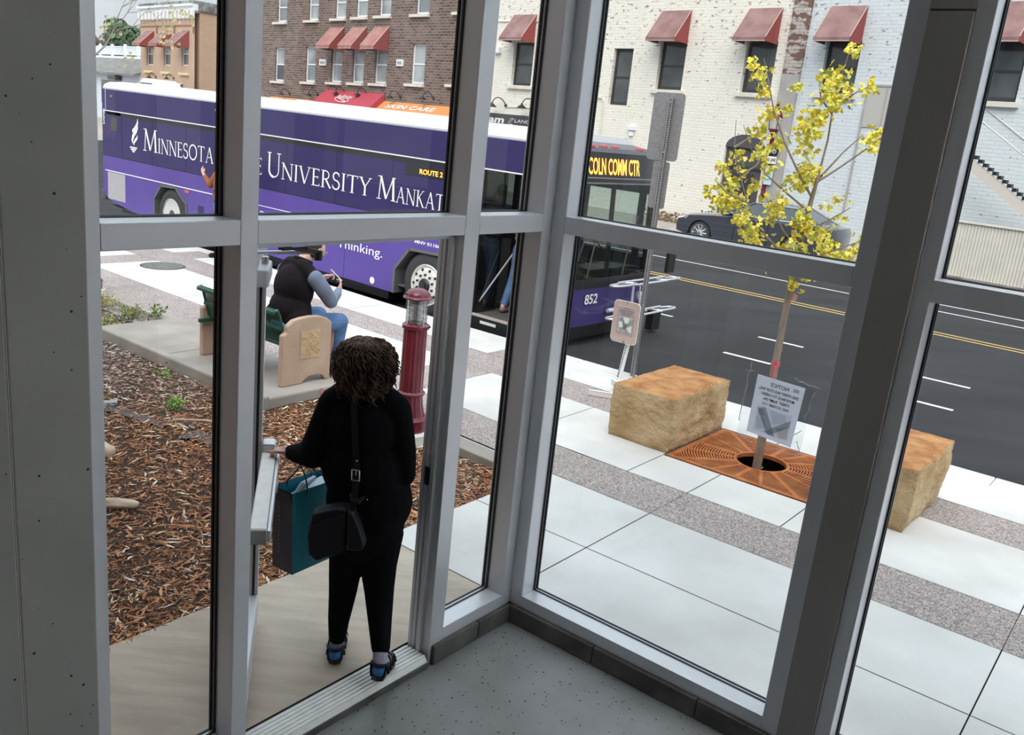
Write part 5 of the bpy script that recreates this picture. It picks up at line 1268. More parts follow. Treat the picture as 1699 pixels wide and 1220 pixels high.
b.tube(pts, .018, 4); b.build('awning_swirl', M['lettering'], a2)
b = MB(); wall_holes(b, -29.5, -11.3, .3, 2.5, [], 0, -.04); b.build('shop_glazing', M['panedark'], bb)

# cream painted building
cb = thing('cream_brick_building', 'cream and pale blue painted brick building with maroon window awnings', 'building', tuple(FB), FA)
cw = [(-8.93,-7.75,4.24,5.90),(-3.53,-2.62,3.75,5.70),(-1.43,-.31,4.37,5.95),(2.03,3.14,4.41,5.97),(4.79,5.87,4.50,5.98),(9.20,10.31,4.50,6.02)]
dr = (1.84,3.32,.05,2.70)
b = MB(); wall_holes(b, -11.0, 3.52, 0, 9.6, cw[:4]+[dr], .25)
b.box(-11.0,18,.3,12,0,9.6); b.build('cream_wall', M['creambrick'], cb)
b = MB(); wall_holes(b, 4.12, 18, 0, 9.6, cw[4:], .25); b.build('blue_wall', M['bluebrick'], cb)
b = MB(); b.box(3.52,4.12,-.12,.05,0,5.0); b.build('plastered_pilaster', M['pilaster'], cb)
b = MB(); b.box(3.52,4.12,-.10,.05,5.0,9.6); b.build('peeling_pilaster', M['oldbrick'], cb)
b = MB()
for x0,x1,z0,z1 in (cw[0],cw[2],cw[3],cw[4],cw[5]): b.box(x0-.12,x1+.12,-.12,.05,z0-.14,z0-.02)
each(b, 'window_sill', M['sill'], cb)
for q in cw: win(cb, *q, d=.14, fm='windark', pm='panedark', f=.09)
for x0,x1 in ((-9.08,-7.77),(-1.54,-.31),(1.94,3.12),(4.72,5.85),(8.95,10.3)): awning(cb, x0, x1, 6.93, 5.98, 5.88, .72)
# arched recess of the doorway
pts = []
b = MB()
for i in range(13):
    a = math.pi*i/12; pts.append((2.58-.74*math.cos(a), 2.70+.42*math.sin(a)))
b.prism(pts, -.012, .02, 'y'); b.box(1.84,3.32,.10,.14,.05,2.7); d = b.build('arched_doorway', mat('charcoal_door_infill', (.075,.068,.075), .6), cb)
b = MB(); b.box(2.2,3.0,.06,.10,.1,1.9); b.box(1.86,3.3,.04,.09,2.05,2.12); b.build('door_panel', M['windark'], d)
# wall things
b = MB(); b.box(-2.36,-2.03,-.10,0,2.92,3.06); b.box(-2.28,-2.12,-.08,0,2.72,2.86); b.build('wall_fixture', M['winwhite'], cb)
b = MB(); b.tube([(-4.10,-.05,3.95),(-3.80,-.05,3.97),(-3.72,-.05,3.88),(-3.64,-.05,1.5)], .025, 6); b.tube([(-10.6,-.03,6.70),(-7.3,-.03,6.66)], .02, 5); b.tube([(-9.1,-.03,3.36),(-7.4,-.03,3.42)], .018, 5); each(b, 'conduit', M['sill'], cb)
b = MB(); b.box(-9.98,-9.66,-.16,0,5.46,5.68); b.build('floodlight', M['winwhite'], cb)
for x, z in ((-9.05,3.42),(-7.25,3.46)): goose(cb, x, z, .95)
b = MB(); b.box(-10.6,-5.5,-.10,0,2.25,3.08); sb = b.build('shop_sign', M['darkgrey'], cb)
b = MB(); put_text(b, 'am', (-9.98,-.11,2.72), (1,0,0),(0,0,1), .26, .95, shear=.25, bold=.03); b.box(-9.95,-9.15,-.106,-.10,2.60,2.64)
put_text(b, 'LANGER', (-8.35,-.11,2.78), (1,0,0),(0,0,1), .14, 1.3, shear=.1)
for (x,z),(x2,z2) in (((-8.75,2.70),(-8.6,2.92)),((-8.6,2.92),(-8.42,2.92)),((-8.66,2.70),(-8.48,2.70)),((-8.6,2.78),(-8.48,2.90))): b.tube([(x,-.105,z),(x2,-.105,z2)], .012, 4)
b.build('sign_lettering', M['lettering'], sb)
b = MB(); b.box(6.32,8.4,-.03,.02,3.62,4.78); pb = b.build('painted_panel', mat('greige_panel', (.47,.45,.42), .8), cb)
b = MB(); b.box(6.32,8.4,-.05,-.02,4.75,4.80); b.box(6.30,6.35,-.05,-.02,1.2,4.78); b.box(6.9,6.93,-.045,-.02,3.62,4.78); each(b, 'panel_trim', M['pilaster'], pb)
# covered stair
b = MB(); b.add([(6.5,-1.1,5.12),(13.5,-1.1,.92),(13.5,-1.1,.60),(6.5,-1.1,4.76),(6.5,0,5.12),(13.5,0,.92),(13.5,0,.60),(6.5,0,4.76)], [(0,1,2,3),(7,6,5,4),(0,1,5,4),(1,2,6,5),(2,3,7,6),(3,0,4,7)]) if False else None
stx = lambda x: 3.30-.64*(x-9.5)
b.add([(9.35,-1.1,stx(9.35)+.02),(12.6,-1.1,stx(12.6)+.02),(12.6,-1.1,stx(12.6)-.27),(9.35,-1.1,stx(9.35)-.27),(9.35,-1.05,stx(9.35)+.02),(12.6,-1.05,stx(12.6)+.02),(12.6,-1.05,stx(12.6)-.27),(9.35,-1.05,stx(9.35)-.27)], [(0,1,2,3),(7,6,5,4),(0,1,5,4),(1,2,6,5),(2,3,7,6),(3,0,4,7)])
stair = b.build('outside_stair', mat('cream_stringer', (.62,.56,.50), .7), cb)
b = MB()
for k in range(24):
    x = 9.35+k*.135; z = stx(x)+.03; b.box(x,x+.10,-1.12,-.95,z,z+.09)
b.box(9.3,12.6,-.95,-.02,.0,.02); b.build('stair_treads', M['black'], stair)
b = MB(); b.tube([(9.2,-1.05,stx(9.2)+.95),(12.6,-1.05,stx(12.6)+.95)], .018, 5); b.tube([(9.2,-.02,stx(9.2)+1.1),(12.6,-.02,stx(12.6)+1.1)], .012, 5); each(b, 'stair_handrail', M['sill'], stair)
# corrugated siding skirt
sid = thing('corrugated_fence', 'low corrugated cream metal fence along the foot of the pale blue wall', 'fence', tuple(FB), FA)
b = MB(); vs = []; n = 130; x0 = 8.6
for i in range(n+1):
    x = x0+i*.04; y = -1.32-(.03 if i % 2 else 0)
    vs += [(x,y,.02),(x,y,1.42)]
b.add(vs, [(2*i,2*i+2,2*i+3,2*i+1) for i in range(n)]); b.box(x0,x0+5.2,-1.30,-1.24,0,1.40); b.build('corrugated_sheet', mat('cream_corrugated_metal', (.60,.57,.50), .6, col2=(.66,.63,.56), scale=3), sid)
b = MB(); b.box(x0,x0+5.2,-1.38,-1.24,1.41,1.46); b.build('top_cap', M['sill'], sid)
b = MB(); b.box(x0,x0+5.2,-1.37,-1.24,0,.05); b.build('rusty_base', mat('dirty_rusty_base', (.22,.16,.12), .8, col2=(.38,.35,.31), scale=3), sid)

# tan brick building up the street
tb = thing('tan_brick_building', 'tan brick building up the street with white dentil cornice and three faded awnings', 'building', tuple(FB), FA)
tw = [(-47.80,-46.60,4.22,5.75),(-44.72,-43.58,4.26,5.80),(-41.70,-40.62,4.31,5.82)]
b = MB(); wall_holes(b, -48.9, -39.65, 0, 7.9, tw, .3); b.box(-48.9,-39.65,.35,14,0,7.7); b.box(-48.9,-39.65,-.02,.35,7.6,7.9); b.build('tan_walls', M['tanbrick'], tb)
b = MB(); b.box(-48.95,-39.60,-.28,.25,7.98,8.12); b.box(-48.95,-39.60,-.14,.25,7.72,7.98)
for k in range(15): b.box(-48.75+k*.64,-48.52+k*.64,-.24,-.05,7.30,7.74)
b.box(-48.9,-39.65,-.05,0,7.25,7.34); b.build('white_dentil_cornice', M['winwhite'], tb)
b = MB(); b.box(-48.9,-39.6,-.1,14,8.12,8.32); b.box(-39.75,-39.55,.2,14,7.7,8.2); b.build('roof_edge', mat('weathered_roof_edge', (.10,.10,.10), .7, col2=(.32,.33,.32), scale=2), tb)
b = MB(); b.box(-48.9,-39.65,-.05,0,6.80,6.86); 
for x in (-45.8,-42.8,-39.75): b.box(x-.06,x+.06,-.09,0,6.35,6.85)
b.build('brick_banding', M['awnside'], tb) if False else b.build('brick_banding', mat('brown_band', (.30,.17,.10), .9), tb)
b = MB()
for x0,x1,z0,z1 in tw: b.box(x0-.25,x1+.15,-.14,.0,3.70,3.86)
each(b, 'window_sill', mat('yellow_stone_sill', (.70,.58,.36), .8), tb)
for q in tw: win(tb, *q, d=.12, low=.48)
b = MB()
for x0,x1,z0,z1 in tw: b.box(x0-.05,x1,-.01,.06,3.86,4.22)
b.build('infill_below_windows', M['tanbrick'], tb)
for x0, x1 in ((-47.85,-46.40),(-44.85,-43.40),(-41.95,-40.50)): awning(tb, x0, x1, 6.52, 5.58, 5.44, 1.0, 'awnmar')
for x, z in ((-46.0,3.45),(-42.9,3.45)): goose(tb, x, z, .9)
b = MB(); n = 26
for k in range(n):
    x = -47.3+k*(5.9/n); b.add([(x,-.05,3.18),(x+5.9/n,-.05,3.18),(x+5.9/n,-1.3,2.5),(x,-1.3,2.5)], [(0,1,2,3)], k % 2)
b.build('striped_shop_awning', [mat('grey_stripe', (.42,.40,.37), .8), M['sill']], tb)
b = MB(); b.box(-48.8,-39.8,-.03,.0,.3,2.4); b.build('shop_glazing', M['panedark'], tb)
van = thing('white_roof_unit', 'white rounded box standing behind the bus roof beside the tan building', 'roof unit', (FB.x,FB.y,0), FA)
b = MB(); pts = [(-41.3,1.0),(-41.3,3.05),(-41.0,3.22),(-39.2,3.22),(-38.5,3.05),(-38.1,2.6),(-38.0,1.9),(-38.0,1.0),(-38.0,.3),(-41.3,.3)]
b.prism(pts, -2.9, -1.4, 'y'); b.build('shell', M['buswhite'], van, bevel=.08, seg=3)
b = MB(); b.box(-41.1,-39.3,-2.93,-2.89,2.4,2.95); b.build('grille', M['darkgrey'], van)

# low building, fence, trees and hill at the far left
lb2 = thing('low_garage_building', 'low pale garage building with a grey shingle roof at the far left', 'building', tuple(FB), FA)
b = MB(); b.box(-82,-48.95,.0,10,0,3.55); b.build('pale_walls', mat('pale_blue_white_siding', (.62,.66,.72), .8), lb2)
b = MB(); b.add([(-82,-.5,3.45),(-48.95,-.5,3.50),(-48.95,3.5,4.9),(-82,3.5,4.9),(-82,-.5,3.35),(-48.95,-.5,3.38),(-48.95,3.5,4.7),(-82,3.5,4.7)], [(0,1,2,3),(7,6,5,4),(0,1,5,4),(1,2,6,5),(2,3,7,6),(3,0,4,7)]); b.build('shingle_roof', brick('grey_shingles', (.17,.165,.16), (.26,.25,.24), (.11,.105,.10), .5, .16, .02), lb2)
b = MB(); b.box(-57.2,-49.8,-.03,0,1.2,2.95); b.build('dark_opening', M['panedark'], lb2)
b = MB(); b.box(-54.4,-52.7,-.5,-.05,3.0,3.28); b.build('wall_lamp', M['darkgrey'], lb2)
b = MB(); b.box(-82,-48.95,3.4,3.6,4.7,5.05); b.build('white_parapet', M['winwhite'], lb2)
fe = thing('white_railing', 'white baluster railing on the roof behind the shingle roof', 'railing', tuple(FB), FA)
b = MB(); b.box(-82,-58,4.9,5.0,5.28,5.36); b.box(-82,-58,4.9,5.0,5.95,6.03)
for k in range(84): b.box(-82+k*.285,-81.91+k*.285,4.92,4.98,5.3,6.0)
for k in range(8): b.box(-82+k*3.2,-81.75+k*3.2,4.85,5.05,5.0,6.2)
b.build('balusters', M['winwhite'], fe)
def far_tree(label, x, y, zc, r, h, cnt, cols, seed, trunk=True):
    o = thing('background_tree', label, 'tree', tuple(FB + Vector((math.cos(FA)*x-math.sin(FA)*y, math.sin(FA)*x+math.cos(FA)*y, 0))), FA, 'trees behind the buildings'); random.seed(seed)
    lv = MB(); lv.c = []
    blobs = [(Vector((random.uniform(-r,r)*.7, random.uniform(-r,r)*.7, zc+random.uniform(-h,h)*.5)), random.uniform(.35,.6)*r) for _ in range(9)]
    for i in range(cnt):
        c0, rr = random.choice(blobs); d = Vector([random.gauss(0,1) for _ in range(3)]).normalized(); c = c0 + Vector((d.x*rr, d.y*rr, d.z*rr*.8))*random.uniform(.75,1.05)
        e = d.orthogonal().normalized(); e.rotate(Matrix.Rotation(random.uniform(0,6.28),3,d)); g = d.cross(e); L = random.uniform(.18,.38)
        lv.add([tuple(c+e*L), tuple(c+g*L*.6), tuple(c-e*L), tuple(c-g*L*.6)], [(0,1,2,3)]); cc = random.choice(cols); kk = random.uniform(.6,1.3); lv.c += [(cc[0]*kk,cc[1]*kk,cc[2]*kk,1)]*4
    lv.build('foliage', M['leaf'], o)
    b = MB(); b.tube([(0,0,0),(0,0,zc*.6),(.2,0,zc)], [.3,.22,.12], 8); b.build('trunk', M['bark'], o)
    return o
far_tree('dark green leafy tree behind the white railing, left of the tan building', -76, 10, 7.4, 2.6, 1.8, 2200, [(.06,.12,.05),(.09,.16,.07),(.04,.09,.04),(.12,.17,.09)], 31)
far_tree('dull brownish tree mass at the far left behind the railing', -84, 10, 6.3, 3.0, 1.6, 1200, [(.12,.10,.07),(.09,.08,.07),(.15,.12,.08)], 32)
hm = MB(); xs = [-330+14*i for i in range(22)]
vs = []
for i, x in enumerate(xs):
    hgt = 15.0-.25*max(0,i-6)+1.2*math.sin(i*.9)+.6*math.sin(i*2.3)
    vs += [(x,70,0),(x,74,hgt*.7),(x,90,hgt),(x,105,0)]
hm.add(vs, [(4*i+j,4*i+j+1,4*i+5+j,4*i+4+j) for i in range(len(xs)-1) for j in range(3)])
o = hm.build('wooded_hill', mat('wooded_hillside', (.055,.06,.045), .95, col2=(.13,.11,.08), scale=.35, detail=10), None, True); o.location = FB; o.rotation_euler = (0,0,FA); struct(o, 'distant wooded hill')
# bare tree, leafless twigs at the far left
bt = thing('bare_tree', 'leafless street tree with a few yellow leaves at the far left', 'tree', T(-22.7,11.2,0), 0)
random.seed(14); b = MB(); lv = MB(); lv.c = []
def grow(p, d, L, r, depth):
    q = p + d*L; b.tube([tuple(p), tuple(p.lerp(q,.5)+Vector([random.gauss(0,.03) for _ in range(3)])*L), tuple(q)], [r, r*.8, r*.6], 5)
    if depth == 0: 
        if random.random() < .35 and q.z < 4.6:
            for k in range(5):
                c = q+Vector([random.gauss(0,.12) for _ in range(3)]); lv.add([tuple(c),tuple(c+Vector((.07,0,.03))),tuple(c+Vector((.05,.03,.09))),tuple(c+Vector((-.02,0,.07)))],[(0,1,2,3)]); lv.c += [random.choice([(.45,.42,.18,1),(.30,.33,.15,1),(.5,.38,.2,1)])]*4
        return
    for k in range(3 if depth > 2 else 2):
        e = (d + Vector([random.gauss(0,.5) for _ in range(3)]) + Vector((0,0,.12))).normalized(); grow(q, e, L*random.uniform(.68,.85), r*.6, depth-1)
b.tube([(0,0,0),(0,0,2.2)], [.07,.055], 8); grow(Vector((0,0,2.2)), Vector((.25,0,1)), 1.05, .04, 6)
b.build('branches', M['bark'], bt); lv.build('last_leaves', M['leaf'], bt) if lv.v else None

# street lamp with bike lane sign, hedge and weeds at the far wall
lx, ln = -11.43, 27.2
sl = thing('street_lamp', 'burgundy street lamp post with lantern, carrying the bike lane signs', 'street lamp', T(lx,ln,0), SA)
b = MB(); b.lathe([(.22,0),(.22,.25),(.14,.35),(.12,.6),(.075,.9),(.062,3.2),(.09,3.25),(.06,3.3)], n=20); b.build('post', M['burgundy'], sl, True, angle=30)
b = MB(); b.lathe([(.08,3.3),(.16,3.36),(.20,3.7),(.15,3.74)], n=8); b.build('lantern_glass', mat('lantern_glass', (.5,.5,.48), .2), sl)
b = MB(); b.lathe([(.24,3.72),(.20,3.80),(.10,3.98),(.04,4.05),(.05,4.10),(.001,4.22)], n=16); b.lathe([(.10,3.24),(.18,3.34),(.10,3.38)], n=12)
for k in range(4):
    a = math.pi/4+k*math.pi/2; b.tube([(.17*math.cos(a),.17*math.sin(a),3.34),(.21*math.cos(a),.21*math.sin(a),3.74)], .014, 4)
b.build('lantern_cap', M['burgundy'], sl, True, angle=40)
b = MB(); plate(b, .10,2.72,.40,.34,-.10,-.09,.03); s_ = b.build('bicycle_sign', M['black'], sl)
b = MB()
for cx in (.02,.18): b.tube([(cx+.055*math.cos(2*math.pi*i/14),-.108,2.68+.055*math.sin(2*math.pi*i/14)) for i in range(15)], .009, 4)
b.tube([(.02,-.108,2.68),(.08,-.108,2.78),(.16,-.108,2.78),(.18,-.108,2.68),(.10,-.108,2.68),(.08,-.108,2.78)], .008, 4); b.tube([(.10,-.108,2.68),(.16,-.108,2.78),(.17,-.108,2.82)], .007, 4); b.ball((.12,-.108,2.84),.02,6,4); b.build('bicycle_symbol', M['lettering'], s_)
b = MB(); plate(b, .10,2.42,.38,.22,-.10,-.09,.02); s_ = b.build('lane_sign', M['winwhite'], sl); b = MB(); put_text(b, 'BIKE LANE', (-.07,-.108,2.38), (1,0,0),(0,0,1), .10, .34, bold=.02); b.build('lettering', M['ink'], s_)
b = MB(); plate(b, .12,1.95,.26,.58,-.10,-.09,.02); s_ = b.build('parking_sign', mat('pale_aqua_sign', (.50,.68,.72), .6), sl); b = MB(); put_text(b, '2 HR', (.03,-.108,2.10), (1,0,0),(0,0,1), .09, .18, bold=.02); put_text(b, '8AM', (.03,-.108,1.92), (1,0,0),(0,0,1), .07, .16); put_text(b, '6PM', (.03,-.108,1.78), (1,0,0),(0,0,1), .07, .16); b.build('lettering', mat('green_ink', (.05,.28,.26), .6), s_)
def atF(x, y, z=0): v = FB + Vector((math.cos(FA)*x-math.sin(FA)*y, math.sin(FA)*x+math.cos(FA)*y, z)); return v
def weeds(label, x0, x1, h, cnt, cols, seed, cat='weeds', nm='wall_weeds'):
    random.seed(seed); o = thing(nm, label, cat, tuple(atF((x0+x1)/2,-.35)), FA); lv = MB(); lv.c = []
    for i in range(cnt):
        c = Vector((random.uniform(-.5,.5)*(x1-x0), random.uniform(-.3,.25), random.random()*h)); d = Vector([random.gauss(0,1) for _ in range(3)])+Vector((0,0,.5)); d.normalize(); e = d.orthogonal().normalized(); L = random.uniform(.06,.14)
        lv.add([tuple(c),tuple(c+d*L*.5+e*L*.3),tuple(c+d*L),tuple(c+d*L*.5-e*L*.3)],[(0,1,2,3)]); cc = random.choice(cols); kk = random.uniform(.7,1.3); lv.c += [(cc[0]*kk,cc[1]*kk,cc[2]*kk,1)]*4
    lv.build('foliage', M['leaf'], o)
weeds('brown dry leaves and weeds heaped at the foot of the cream wall', -.6, 1.5, .28, 500, [(.22,.12,.07),(.30,.2,.12),(.16,.09,.05),(.2,.2,.1)], 41, 'dry leaves', 'dry_leaf_heap')
weeds('dark green creeping shrub in front of the arched doorway', 1.7, 3.1, .5, 900, [(.03,.10,.03),(.05,.14,.04),(.08,.17,.05)], 42, 'shrub', 'creeping_shrub')
# ------------------------------------------------------------ parked cars
def sedan(label, t, n, paint, cat='car'):
    o = thing('parked_car', label, cat, T(t,n,-.15), SA, None)
    prof = [(-.92,.32),(-.93,.50),(-.90,.66),(-.78,.76),(-.4,.86),(.0,.91),(.45,.955),(.9,.98),(1.6,1.0),(2.4,1.02),(3.0,1.03),(3.5,1.03),(3.82,.98),(3.88,.85),(3.86,.5),(3.80,.30),(3.25,.22)]
    def arch(cx):
        return [(cx+.37*math.cos(a), .33+.37*math.sin(a)) for a in [math.pi*i/10 for i in range(11)]]
    pts = prof + [(3.20,.22)] + arch(2.82) + [(2.4,.20),(.42,.20)] + arch(0.0) + [(-.45,.24)]
    K = []
    for y, s_, dz in ((0.02,.0,0),(.06,0,.0),(.30,.0,.0),(.93,0,.02),(1.56,0,.0),(1.80,0,0),(1.84,0,0)):
        K.append(y)
    b = MB()
    rings = []
    for y in (0,.05,.35,.93,1.50,1.80,1.85):
        e = abs(y-.925)/.925
        ring = []
        for x, z in pts:
            cx = x + (.16*(e**4) if x < -.6 else (-.12*(e**4) if x > 3.6 else 0))
            zz = z - (.07*e**6 if z > .7 else 0)
            ring.append((cx, y + (.05*(1-min(1,z/.6)) if y < .5 else 0), zz))
        rings.append(ring)
    b.loft(rings); b.build('body', paint, o, True, angle=32)
    # greenhouse
    base = [(.62,.99),(3.35,1.02)]; 
    gl = MB(); A0 = [(.55,.16,.96),(3.45,.16,1.0),(3.45,1.69,1.0),(.55,1.69,.96)]; R0 = [(1.45,.34,1.385),(2.65,.34,1.375),(2.65,1.51,1.375),(1.45,1.51,1.385)]
    gl.loft([A0,R0]); gl.build('windows', mat('car_window_'+label[:4], (.06,.075,.085), .06, spec=.9), o)
    b = MB(); top = [(x, y, z+.02) for x, y, z in R0]; mid = [(x+(.12 if x<2 else -.1), y+(.12 if y<1 else -.12), z+.06) for x,y,z in R0]; b.loft([R0, top, mid])
    for a_, c_2 in ((A0[0],R0[0]),(A0[1],R0[1]),(A0[2],R0[2]),(A0[3],R0[3])): b.tube([a_, c_2], .035, 6)
    for y0, y1 in ((.15,.33),(1.70,1.52)): b.tube([(2.05,y0,1.0),(2.05,y1,1.38)], .028, 6)
    b.build('roof', paint, o, True, angle=40)
    b = MB(); b.tube([(.6,.13,.985),(3.4,.13,1.02)], .014, 4); b.tube([(.62,.15,.99),(1.45,.32,1.39),(2.65,.32,1.385),(3.4,.15,1.02)], .012, 4); each(b, 'chrome_trim', M['chrome'], o)
    b = MB(); b.ball((.95,-.06,1.03),(.10,.09,.06),10,6); b.build('wing_mirror', paint, o, True)
    for cx in (0.0, 2.82):
        for y, s_ in ((.10,-1),(1.75,1)):
            w = bpy.data.objects.new('wheel', None); COL.objects.link(w); w.parent = o; w.location = (cx, y, .33); w.rotation_euler = (R(90) if s_ < 0 else R(-90),0,0)
            b = MB(); b.lathe([(.24,-.10),(.31,-.10),(.33,-.07),(.33,.06),(.31,.09),(.25,.09),(.24,.06)], n=32); b.build('tyre', M['rubber'], w, True)
            b = MB(); b.lathe([(.245,.04),(.255,.088),(.240,.09),(.225,.06)], n=32)
            for k in range(10):
                a = 2*math.pi*k/10; c, s = math.cos(a), math.sin(a); b.tube([(.04*c,.04*s,.075),(.235*c,.235*s,.075)], [.022,.015], 5)
            b.lathe([(.06,.06),(.05,.09),(.001,.095)], n=12); b.build('spokes', M['chrome'], w)
            b = MB(); b.lathe([(.24,.0),(.001,.0)], n=20); b.build('brake_disc', M['black'], w)
    b = MB(); b.add([(-.80,.03,.62),(-.50,-.004,.70),(-.42,-.004,.76),(-.76,.05,.72)], [(0,1,2,3)]); b.box(-.90,-.84,.25,.55,.58,.66); b.build('headlight', M['whitealu'], o)
    b = MB(); b.box(-.955,-.90,.45,1.4,.36,.62); b.build('grille', M['black'], o)
    b = MB()
    for x in (1.05,2.05,3.0): b.box(x,x+.008,-.003,.01,.3,.97)
    each(b, 'door_gap', M['black'], o)
    return o
sedan('dark grey saloon car parked across the street, nose to the left', -11.69, 23.70, M['navy'])
# ------------------------------------------------------------ people
def blob(mb, name, m, par, voxel=.008, smooth=4):
    o = mb.build(name, m, par)
    r = o.modifiers.new('remesh', 'REMESH'); r.mode = 'VOXEL'; r.voxel_size = voxel; r.use_smooth_shade = True
    s = o.modifiers.new('smooth', 'SMOOTH'); s.factor = .5; s.iterations = smooth
    return o
def off(p, d, k): return tuple(Vector(p) + Vector(d)*k)
def hand(mb, wrist, d, up, side, curl=.5, sc=1.0, thumb=None, curls=None):
    """palm along d from the wrist; up = back of the hand; side = towards the thumb"""
    d = Vector(d).normalized(); up = Vector(up).normalized(); side = d.cross(up).normalized() if side is None else Vector(side).normalized(); w = Vector(wrist)
    rot = Matrix((side, d, up)).transposed()
    mb.ball(w + d*.045*sc, (.040*sc,.050*sc,.015*sc), 12, 8, rot=rot); mb.limb(w, w+d*.03*sc, .024*sc, .026*sc, 10)
    for k, (o_, L) in enumerate(((.028,.070),(.0095,.078),(-.0095,.073),(-.027,.058))):
        p = w + d*.080*sc + side*o_*sc; mb.limb(w + d*.03*sc + side*o_*.8*sc, p, .011*sc, .0095*sc, 8)
        a = 0; c_k = (curls[k] if curls else curl); seg = (.45,.32,.23); r = .0088*sc
        for q, f in enumerate(seg):
            a += c_k*(.85 if q == 0 else 1.1); nd = d*math.cos(a) - up*math.sin(a); e = p + nd*L*f*sc; mb.limb(p, e, r, r*.90, 8); p = e; r *= .90
    t = thumb if thumb else [w + d*.018*sc + side*.026*sc, w + d*.048*sc + side*.052*sc - up*.008*sc, w + d*.078*sc + side*.058*sc - up*.014*sc]
    mb.chain([Vector(x) for x in t], [.013*sc,.0105*sc,.0085*sc], 8)
def face(mb, c, f, up, sc=1.0):
    """adds nose, brow, chin, ears to a head at c that looks along f"""
    f = Vector(f).normalized(); up = Vector(up).normalized(); r = f.cross(up).normalized(); c = Vector(c); up = r.cross(f).normalized()
    rot = Matrix((r, f, up)).transposed()
    mb.ball(c, (.074*sc,.092*sc,.108*sc), 20, 14, rot=rot)
    mb.ball(c + f*.030*sc - up*.055*sc, (.052*sc,.058*sc,.055*sc), 14, 10, rot=rot)
    mb.limb(c+f*.088*sc+up*.012*sc, c+f*.107*sc-up*.022*sc, .008*sc, .013*sc, 8)
    mb.ball(c+f*.082*sc-up*.052*sc, (.022*sc,.010*sc,.006*sc), 8, 6, rot=rot); mb.ball(c+f*.080*sc-up*.063*sc, (.018*sc,.010*sc,.006*sc), 8, 6, rot=rot)
    mb.ball(c+f*.068*sc-up*.092*sc, (.022*sc,.018*sc,.016*sc), 8, 6, rot=rot)
    for s in (-1,1):
        mb.ball(c+r*s*.074*sc-up*.008*sc-f*.005*sc, (.009*sc,.020*sc,.030*sc), 8, 6, rot=rot); mb.ball(c+f*.074*sc+r*s*.031*sc+up*.024*sc, (.022*sc,.010*sc,.006*sc), 8, 6, rot=rot)
def eyes(par, c, f, up, sc=1.0):
    f = Vector(f).normalized(); up = Vector(up).normalized(); r = f.cross(up).normalized(); up = r.cross(f).normalized(); c = Vector(c); b = MB()
    for s in (-1,1): b.ball(c+f*.080*sc+r*s*.031*sc+up*.008*sc, .0105*sc, 10, 8)
    e = b.build('eyes', mat('eye_white', (.7,.68,.65), .2) if 'eye_white' not in bpy.data.materials else bpy.data.materials['eye_white'], par, True)
    b = MB()
    for s in (-1,1): b.ball(c+f*.0885*sc+r*s*.031*sc+up*.008*sc, .0045*sc, 8, 6)
    b.build('iris', M['black'], e)
    b = MB(); b.ball(c+f*.090*sc-up*.057*sc, (.020*sc,.006*sc,.006*sc), 8, 6); b.build('lips', mat('lips', (.40,.13,.12), .5) if 'lips' not in bpy.data.materials else bpy.data.materials['lips'], par, True)

# ---- the woman going out through the door
WX = Vector((-.60,3.74,0))
wm = thing('person', 'woman in black with curly brown hair, seen from behind pushing the door open', 'person', tuple(WX), 0)
def w(x, y, z): return (x-WX.x, y-WX.y, z)
HC = w(-.654,3.80,1.505)
fwd = Vector((-.12,1,-.12))
b = MB(); face(b, HC, fwd, (0,0,1))
b.limb(w(-.652,3.785,1.45), w(-.645,3.77,1.33), .052, .06)
b.chain([w(-.79,3.79,1.31),w(-.645,3.78,1.33),w(-.50,3.79,1.31)], [.05,.07,.05]); b.ball(w(-.64,3.79,1.18),(.14,.10,.18),14,10); b.ball(w(-.62,3.79,.96),(.15,.12,.17),14,10); b.ball(w(-.61,3.78,.80),(.155,.12,.13),14,10)
LS, LE, LW = w(-.795,3.79,1.30), w(-.880,3.80,1.055), w(-1.005,3.905,1.012)
b.chain([LS, LE, LW], [.048,.040,.026]); RS, RE, RW = w(-.495,3.79,1.30), w(-.455,3.80,1.03), w(-.53,4.00,.98)
b.chain([RS, RE, RW], [.048,.040,.026])
b.chain([w(-.68,3.78,.78),w(-.70,3.80,.43),w(-.711,3.775,.09)], [.08,.055,.034]); b.chain([w(-.535,3.78,.78),w(-.535,3.77,.45),w(-.475,3.625,.14)], [.08,.055,.034])
# left foot flat, right foot with lifted heel
b.limb(w(-.711,3.765,.055), w(-.725,3.90,.042), .034,.030); b.limb(w(-.725,3.88,.038), w(-.735,3.955,.03), .030,.024); b.limb(w(-.705,3.90,.033), w(-.71,3.95,.028), .024,.02)
b.limb(w(-.468,3.605,.105), w(-.462,3.715,.055), .034,.030); b.limb(w(-.462,3.70,.058), w(-.458,3.775,.042), .030,.024)
def worldhand():
    wr = LW; tip = w(-1.118,3.862,1.018)
    hand(b, wr, (-1,-.18,.03), (0,.12,1), (.12,-.95,.05), 1.15, .92,
         thumb=[w(-1.022,3.878,1.012), w(-1.062,3.857,1.020), w(-1.105,3.858,1.015)], curls=(1.2,1.15,1.1,1.1))
worldhand()
hand(b, RW, (-.7,.7,0), (.3,.3,.8), None, .6, .92)
blob(b, 'body', M['skin'], wm, .0055, 3)
eyes(wm, HC, fwd, (0,0,1))
